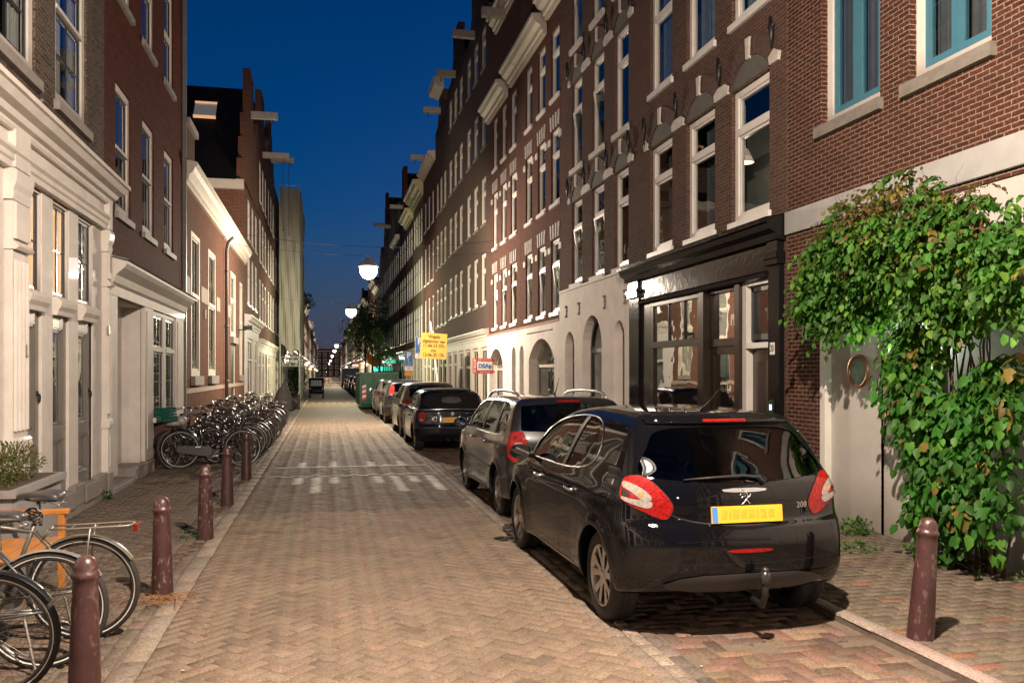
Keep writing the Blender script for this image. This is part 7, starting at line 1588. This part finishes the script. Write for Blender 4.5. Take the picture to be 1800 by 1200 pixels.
# ============================================================ trees
def tree(label, x, y, h, r, n, cols, group='street trees beyond the container', leaf=.16, tr=.13):
    zc = h - r * .95; bl = [(random.gauss(0, r * .42), random.gauss(0, r * .42), zc + random.gauss(0, r * .45), r * random.uniform(.35, .6), r * random.uniform(.35, .6), r * random.uniform(.3, .5)) for _ in range(12)]
    st = [([(0, 0, -.05), (.05, 0, h * .3), (-.05, .05, h * .55), (0, 0, h * .85)], [tr, tr * .8, tr * .55, tr * .2])] + [([(0, 0, h * random.uniform(.3, .5)), tuple(np.array(b[:3]) * .6 + np.array([0, 0, h * .2])), b[:3]], [tr * .4, tr * .28, tr * .1]) for b in bl[:7]]
    return plant('tree', label, 'tree', (x, y, .05), bl, n, leaf, cols, st, group)
dg = [(.025, .055, .018), (.035, .075, .02), (.018, .04, .015)]
tree('tall dark green street tree by the green container row', 4.55, 74, 8.2, 2.0, 2600, dg); tree('second dark green street tree, farther down the right side', 4.5, 84, 9.0, 2.3, 2600, dg); tree('paler leafy street tree behind the dark ones', 4.4, 97, 8.0, 2.2, 1800, [(.05, .10, .025), (.03, .07, .02)], leaf=.2)
tree('low bright green tree catching lamp light beside the orange flags', 3.95, 62.5, 4.4, 1.15, 1500, [(.06, .12, .025), (.05, .10, .02)], leaf=.12, tr=.06)
plant('hedge', 'dense green planting on the left pavement behind the microcar', 'hedge', (-2.3, 69.5, .03), [(0, 0, 1.3, .7, 1.6, 1.3), (.2, 3, 1.6, .6, 1.6, 1.4), (0, 6, 1.2, .7, 1.8, 1.2)], 2600, .13, [(.05, .11, .025), (.035, .08, .02)])
tree('slim tree climbing the left facades past the scaffold', -2.35, 78, 9.0, 1.1, 1500, dg, group=None, leaf=.16, tr=.08)

# ============================================================ scaffold wrapped in sheeting
net = bpy.data.materials.new('scaffold_net'); net.use_nodes = True; n = net.node_tree; b = n.nodes['Principled BSDF']; b.inputs['Base Color'].default_value = (.33, .30, .25, 1); b.inputs['Roughness'].default_value = .85
t = n.nodes.new('ShaderNodeBsdfTranslucent'); t.inputs[0].default_value = (.36, .34, .26, 1); mx = n.nodes.new('ShaderNodeMixShader'); mx.inputs[0].default_value = .3; n.links.new(b.outputs[0], mx.inputs[1]); n.links.new(t.outputs[0], mx.inputs[2]); n.links.new(mx.outputs[0], n.nodes['Material Output'].inputs[0])
sc = empty('scaffold', (-2.3, 55.0, .03)); tag(sc, 'house-high scaffold wrapped in pale translucent sheeting on the left side', 'scaffold')
def sheet(p0, p1, z0, z1, name):
    g = MB(); nx, nz = 44, 26; V = []
    for j in range(nz + 1):
        for i in range(nx + 1):
            t = i / nx; x = p0[0] + (p1[0] - p0[0]) * t; y = p0[1] + (p1[1] - p0[1]) * t; zt = z0 + .25 * math.sin(t * 9) * (1 if j == 0 else 0) - (.5 * t if j == 0 else 0); z = zt + (z1 - zt) * j / nz
            w = .018 * math.sin(i * 1.3 + 1.4 * math.sin(j * .6)) + .05 * math.sin(i * .37 + j * .45) + .03 * math.sin(i * .21 - j * .8); dx, dy = p1[1] - p0[1], -(p1[0] - p0[0]); q = math.hypot(dx, dy); V.append((x + w * dx / q, y + w * dy / q, z))
    g.add(V, [(j * (nx + 1) + i, j * (nx + 1) + i + 1, (j + 1) * (nx + 1) + i + 1, (j + 1) * (nx + 1) + i) for j in range(nz) for i in range(nx)]); return g.build(name, net, sc, smooth=True)
sheet((-.55, 0), (.72, 0), 3.4, 13.4, 'sheeting'); sheet((.72, 0), (.72, 10), 3.2, 13.4, 'sheeting')
g = MB()
for x in (-.5, .68):
    for y in (.08, 3.3, 6.6, 9.9): g.tube([(x, y, 0), (x, y, 13.7)], .03, 6)
for z in (2.2, 2.75, 5.2, 7.7, 10.2, 12.6, 13.6):
    for x in (-.5, .68): g.tube([(x, 0.08, z), (x, 9.9, z)], .025, 5)
    for y in (.08, 3.3, 6.6, 9.9): g.tube([(-.5, y, z), (.68, y, z)], .025, 5)
for i in range(6): g.tube([(-.5 + i * .197, .08, 2.2 if i % 2 else 2.75), (-.5 + (i + 1) * .197, .08, 2.75 if i % 2 else 2.2)], .018, 5)
g.build('scaffold_tube', M('scaffold_steel', (.42, .42, .38), .45, .4), sc)

# ============================================================ container, scooter under a cover
e = empty('waste_container', (2.55, 41.2, 0)); tag(e, 'large green steel waste container with a red and white striped warning panel', 'container')
green = M('container_green', (.014, .085, .045), .4, var=.25, ns=3, coat=.2)
g = MB(); g.prism([(0.05, .12), (-.0, .3), (-.10, 1.72), (5.2, 1.72), (5.0, .12)], 'x', -.88, .88); g.mat(0)
for y in (-.0, 1.2, 2.5, 3.8, 5.0): g.box(-.94, -.88, y, y + .1, .15, 1.72)
g.box(-.93, .93, -.16, 5.24, 1.72, 1.80)
for x in (-.88, -.30, .30, .82): g.prism([(-.02, .3), (-.08, .3), (-.17, 1.72), (-.10, 1.72)], 'x', x, x + .06)
g.build('tank', green, e, bevel=.01)
g = MB()
for sx in (-.86,):
    for i in range(6):
        z0 = .42 + i * .12; a = .05
        g.mat(i % 2); g.add([(sx, -.045 - (z0) * .07, z0), (sx + .22, -.045 - z0 * .07, z0 + .08), (sx + .22, -.053 - z0 * .07, z0 + .20), (sx, -.053 - z0 * .07, z0 + .12)], [(0, 1, 2, 3)])
g.build('warning_panel', [M('reflect_red', (.6, .03, .02), .4), M('reflect_white', (.7, .7, .68), .4)], e)
e = empty('covered_scooter', (-1.95, 40.6, .03)); tag(e, 'scooter under a grey-brown cover at the end of the bicycle row', 'scooter')
g = MB(); V = []; nu, nv = 40, 16
for j in range(nv + 1):
    t = j / nv
    for i in range(nu):
        q = 2 * math.pi * i / nu; L1_ = .50 - .35 * t ** 1.5; W1 = .36 - .20 * t ** 1.3; z = 1.18 * t * (1 + .12 * math.cos(q) * t); f_ = 1 + .05 * math.sin(q * 9 + 2 * t) * (1 - t)
        V.append((L1_ * math.cos(q) * f_ * (1 if t < .97 else .3), W1 * math.sin(q) * f_ * (1 if t < .97 else .3), .04 + z))
g.add(V, [(j * nu + i, j * nu + (i + 1) % nu, (j + 1) * nu + (i + 1) % nu, (j + 1) * nu + i) for j in range(nv) for i in range(nu)] + [tuple(range(nv * nu, (nv + 1) * nu))]); g.build('cover', M('cover_cloth', (.075, .066, .06), .7, var=.2, ns=5), e, smooth=True)
for x in (-.42, .42): g = MB(); g.lathe([(.12, -.05), (.24, -.05), (.25, 0), (.24, .05), (.12, .05)], 24, (x, 0, .24), 'y'); g.build('wheel', rubber, e, smooth=True)

# ============================================================ signs
pole = M('galvanised_pole', (.36, .36, .35), .4, .6)
black_ink = M('black_ink', (.01, .01, .01), .5, var=0); whitep = M('sign_white', (.78, .78, .76), .4, var=.04); bluep = M('sign_blue', (.02, .14, .44), .4, var=.06)
e = empty('notice_board', (4.15, 33.0, .05)); tag(e, 'hand-lettered yellow notice board on a leaning white post', 'sign')
g = MB(); g.box(-.52, .52, -.018, 0, -.50, .50); bd = g.build('board', M('yellow_board', (.60, .36, .06), .5, var=.1, ns=4), e, (0, -.05, 2.78), (0, R(3), R(3)), bevel=.003)
g = MB(); g.tube([(-.12, .02, 3.75), (0, .0, 2.8), (.16, 0, 1.4), (.26, 0, 0)], .035, 8); g.build('post', whitep, e)
for i, t_ in enumerate(('Wegslp', 'afgesloten van', '11-06-25 07h', 't/m', '12-06-25 17h')): text_obj(t_, .18, M('brown_marker', (.05, .018, .01), .6), bd, (0, -.022, .36 - i * .18), (R(90), 0, 0), sx=.88, bold=.004)
def psign(x, y, z, label, w=.42, under=True):
    e = empty('parking_sign', (x, y, .05)); tag(e, label, 'sign', 'disabled parking signs')
    g = MB(); g.tube([(0, .04, 0), (0, .04, z + .35)], .03, 8); g.build('post', pole, e)
    g = MB(); g.box(-w / 2, w / 2, -.01, 0, -.36, .34); g.mat(1).box(-w / 2 + .015, w / 2 - .015, -.013, -.01, -.35, .33)
    pl = g.build('panel', [whitep, bluep], e, (0, 0, z)); text_obj('P', .40, whitep, pl, (0, -.016, .15), (R(90), 0, 0), bold=.012)
    g = MB(); g.tube([(.07 * math.cos(t * .5 - 2.6) , -.016, -.24 + .07 * math.sin(t * .5 - 2.6)) for t in range(10)], .012, 4); g.tube([(-.03, -.016, -.05), (-.02, -.016, -.18), (.05, -.016, -.19), (.09, -.016, -.29)], .012, 4); g.ball((-.03, -.016, -.02), .022, 8, 6); g.build('pictogram', whitep, pl)
    g = MB(); g.box(-w / 2, w / 2, -.012, 0, -.10, .10); u1 = g.build('sub_plate', whitep, e, (0, 0, z - .48)); text_obj('83-KN-BG'[:0] + 'E9', .12, black_ink, u1, (0, -.014, 0), (R(90), 0, 0))
    if under: g = MB(); g.box(-w / 2, w / 2, -.012, 0, -.11, .11); g.build('sub_plate', M('orange_plate', (.75, .28, .02), .5), e, (0, 0, z - .71))
psign(4.0, 41.5, 2.42, 'blue disabled parking sign with orange plate under it'); psign(4.05, 37.0, 2.95, 'blue disabled parking sign half hidden behind the yellow notice', under=False)
# for-sale board on the white ground floor
e = empty('for_sale_sign', (5.85, 29.2, 2.02)); tag(e, 'red and white TE KOOP for-sale board sticking out over the arched doorway', 'sign')
redp = M('sign_red', (.58, .06, .03), .45, var=.08)
g = MB(); g.box(-.80, -.06, -.02, .02, -.27, .27); g.mat(1).box(-.63, -.09, -.024, -.02, -.15, .15); bd = g.build('board', [redp, whitep], e)
text_obj('TE KOOP', .12, whitep, bd, (-.715, -.026, 0), (R(90), R(-90), 0), bold=.003); text_obj('020 - 21 21 844', .075, whitep, bd, (-.36, -.026, .205), (R(90), 0, 0)); text_obj('www.dap.nl', .075, whitep, bd, (-.36, -.026, -.215), (R(90), 0, 0))
text_obj('DSAp', .20, bluep, bd, (-.36, -.028, 0), (R(90), 0, 0), bold=.006)
g = MB(); g.box(-.08, 0, -.015, .015, .18, .22); g.box(-.08, 0, -.015, .015, -.22, -.18); g.build('bracket', iron, e)
e = empty('awning_bar', (5.80, 22.5, 2.92)); tag(e, 'dark bar fixed over the wide arched door of the white ground floor', 'bar'); g = MB(); g.tube([(0, 1.6, 0), (0, -1.2, 0)], .022, 8); g.tube([(0, -1.2, 0), (.05, -1.2, -.1)], .02, 6); g.tube([(0, 1.4, 0), (.05, 1.4, 0)], .015, 6); g.build('bar', iron, e)
# teal shop signs, glow boxes added for sparkle, and flags deep in the street
def glow(x0, x1, y, z0, z1, col, es, label, txt=None):
    e = empty('glow_box', ((x0 + x1) / 2, y, (z0 + z1) / 2)); tag(e, label, 'shop sign', 'lit shop signs deep in the street'); w, hh = (x1 - x0) / 2, (z1 - z0) / 2
    g = MB(); g.box(-w, w, 0, .14, -hh, hh); g.build('case', plastic, e); g = MB(); g.box(-w + .03, w - .03, -.02, 0, -hh + .03, hh - .03); g.build('light_panel', M('glow_%d_%d' % (int(y), int(x0 * 10 + 50)), tuple(c * .6 for c in col), .5, var=.3, ns=3, emit=col, es=es), e)
glow(4.7, 5.83, 88, 1.95, 2.45, (.05, 1, .62), 1.6, 'teal neon shop sign just above the green container'); glow(4.9, 5.84, 72, 2.55, 2.95, (.15, .8, .5), .5, 'dim teal sign higher on the dark facade')
for i, (x, y, z, c_, s_) in enumerate([(-2.4, 110, 2.8, (1, .75, .5), 2), (-2.5, 128, 3.2, (.8, .85, 1), 2), (-2.4, 140, 2.4, (1, .45, .2), 2), (-2.5, 165, 3.0, (1, .9, .8), 3), (5.1, 120, 2.6, (1, .6, .3), 2), (5.1, 142, 3.0, (1, .3, .2), 2), (5.2, 170, 2.6, (1, .85, .7), 3), (-2.3, 200, 2.6, (1, .6, .5), 3), (5.0, 210, 3.2, (1, .9, .8), 4), (5.1, 250, 2.6, (1, .8, .6), 4), (-2.4, 250, 2.4, (.9, .9, 1), 4)]):  # invented glow boxes, added so the far end sparkles
    glow(x - .28, x + .28, y, z - .2, z + .2, c_, s_ * .5, '%s added glow box on the %s side, %s of the deep lights' % (['warm', 'bluish', 'orange', 'white', 'amber', 'red', 'cream', 'pink', 'pale', 'yellow', 'cool'][i], 'left' if x < 0 else 'right', ['first', 'second', 'third', 'fourth', 'first', 'second', 'third', 'fifth', 'fourth', 'fifth', 'sixth'][i]))
orf = M('orange_flag', (.75, .16, .03), .7, var=.2)
for i, (x, y, z) in enumerate(((3.9, 79.6, 3.2), (4.5, 80.8, 2.9))):
    e = empty('flag', (x, y, z)); tag(e, ['orange flag nearest the trees on the right', 'second orange flag, hanging lower'][i], 'flag', 'orange flags'); g = MB(); g.tube([(1.3, 0, -.5), (0, 0, .6)], .02, 5); g.build('flag_pole', pole, e)
    g = MB(); V = [(t * .5 - .1 + .05 * math.sin(j * 2), .08 * math.sin(t * 6 + j), .55 - t * .45 - j * .25) for j in range(5) for t in (0, .33, .66, 1)]; g.add(V, [(4 * j + k, 4 * j + k + 1, 4 * j + 5 + k, 4 * j + 4 + k) for j in range(4) for k in range(3)]); g.build('cloth', orf, e, smooth=True)
for i, x in enumerate((-.75, .3)):
    e = empty('road_barrier', (x, 118 + 4 * i, 0)); tag(e, ['orange and white road barrier on the left of the roadway', 'orange road barrier next to it in mid road'][i], 'barrier', 'road barriers'); g = MB()
    for k in range(4): g.mat(k % 2).box(-.5 + k * .25, -.25 + k * .25, -.03, .03, .75, 1.05); g.mat(k % 2).box(-.5 + k * .25, -.25 + k * .25, -.03, .03, .35, .6)
    g.build('board', [M('barrier_orange', (.8, .18, .03), .5), whitep], e); g = MB(); g.box(-.45, -.38, -.25, .25, 0, .06); g.box(.38, .45, -.25, .25, 0, .06); g.box(-.43, -.40, -.03, .03, .06, 1.1); g.box(.40, .43, -.03, .03, .06, 1.1); g.build('stand', plastic, e)
# pendant lamp behind the upper window of house 2
e = empty('pendant_lamp', (6.45, 12.14, 5.08)); tag(e, 'small pale pendant lamp hanging behind the upper window above the black shop', 'lamp'); g = MB(); g.lathe([(.03, .22), (.05, .2), (.14, 0), (.13, 0), (.04, .19)], 20, cap=False); g.tube([(0, 0, .2), (0, 0, .9)], .004, 4); g.build('shade', M('pendant_shade', (.6, .45, .35), .4, emit=(1, .7, .5), es=.25), e, smooth=True)
l_ = bpy.data.lights.new('pendant_light', 'POINT'); l_.energy = 5; l_.color = (1, .85, .65); l_.shadow_soft_size = .05; lo = bpy.data.objects.new('pendant_light', l_); C.objects.link(lo); lo.parent = e; lo.location = (0, 0, -.08)
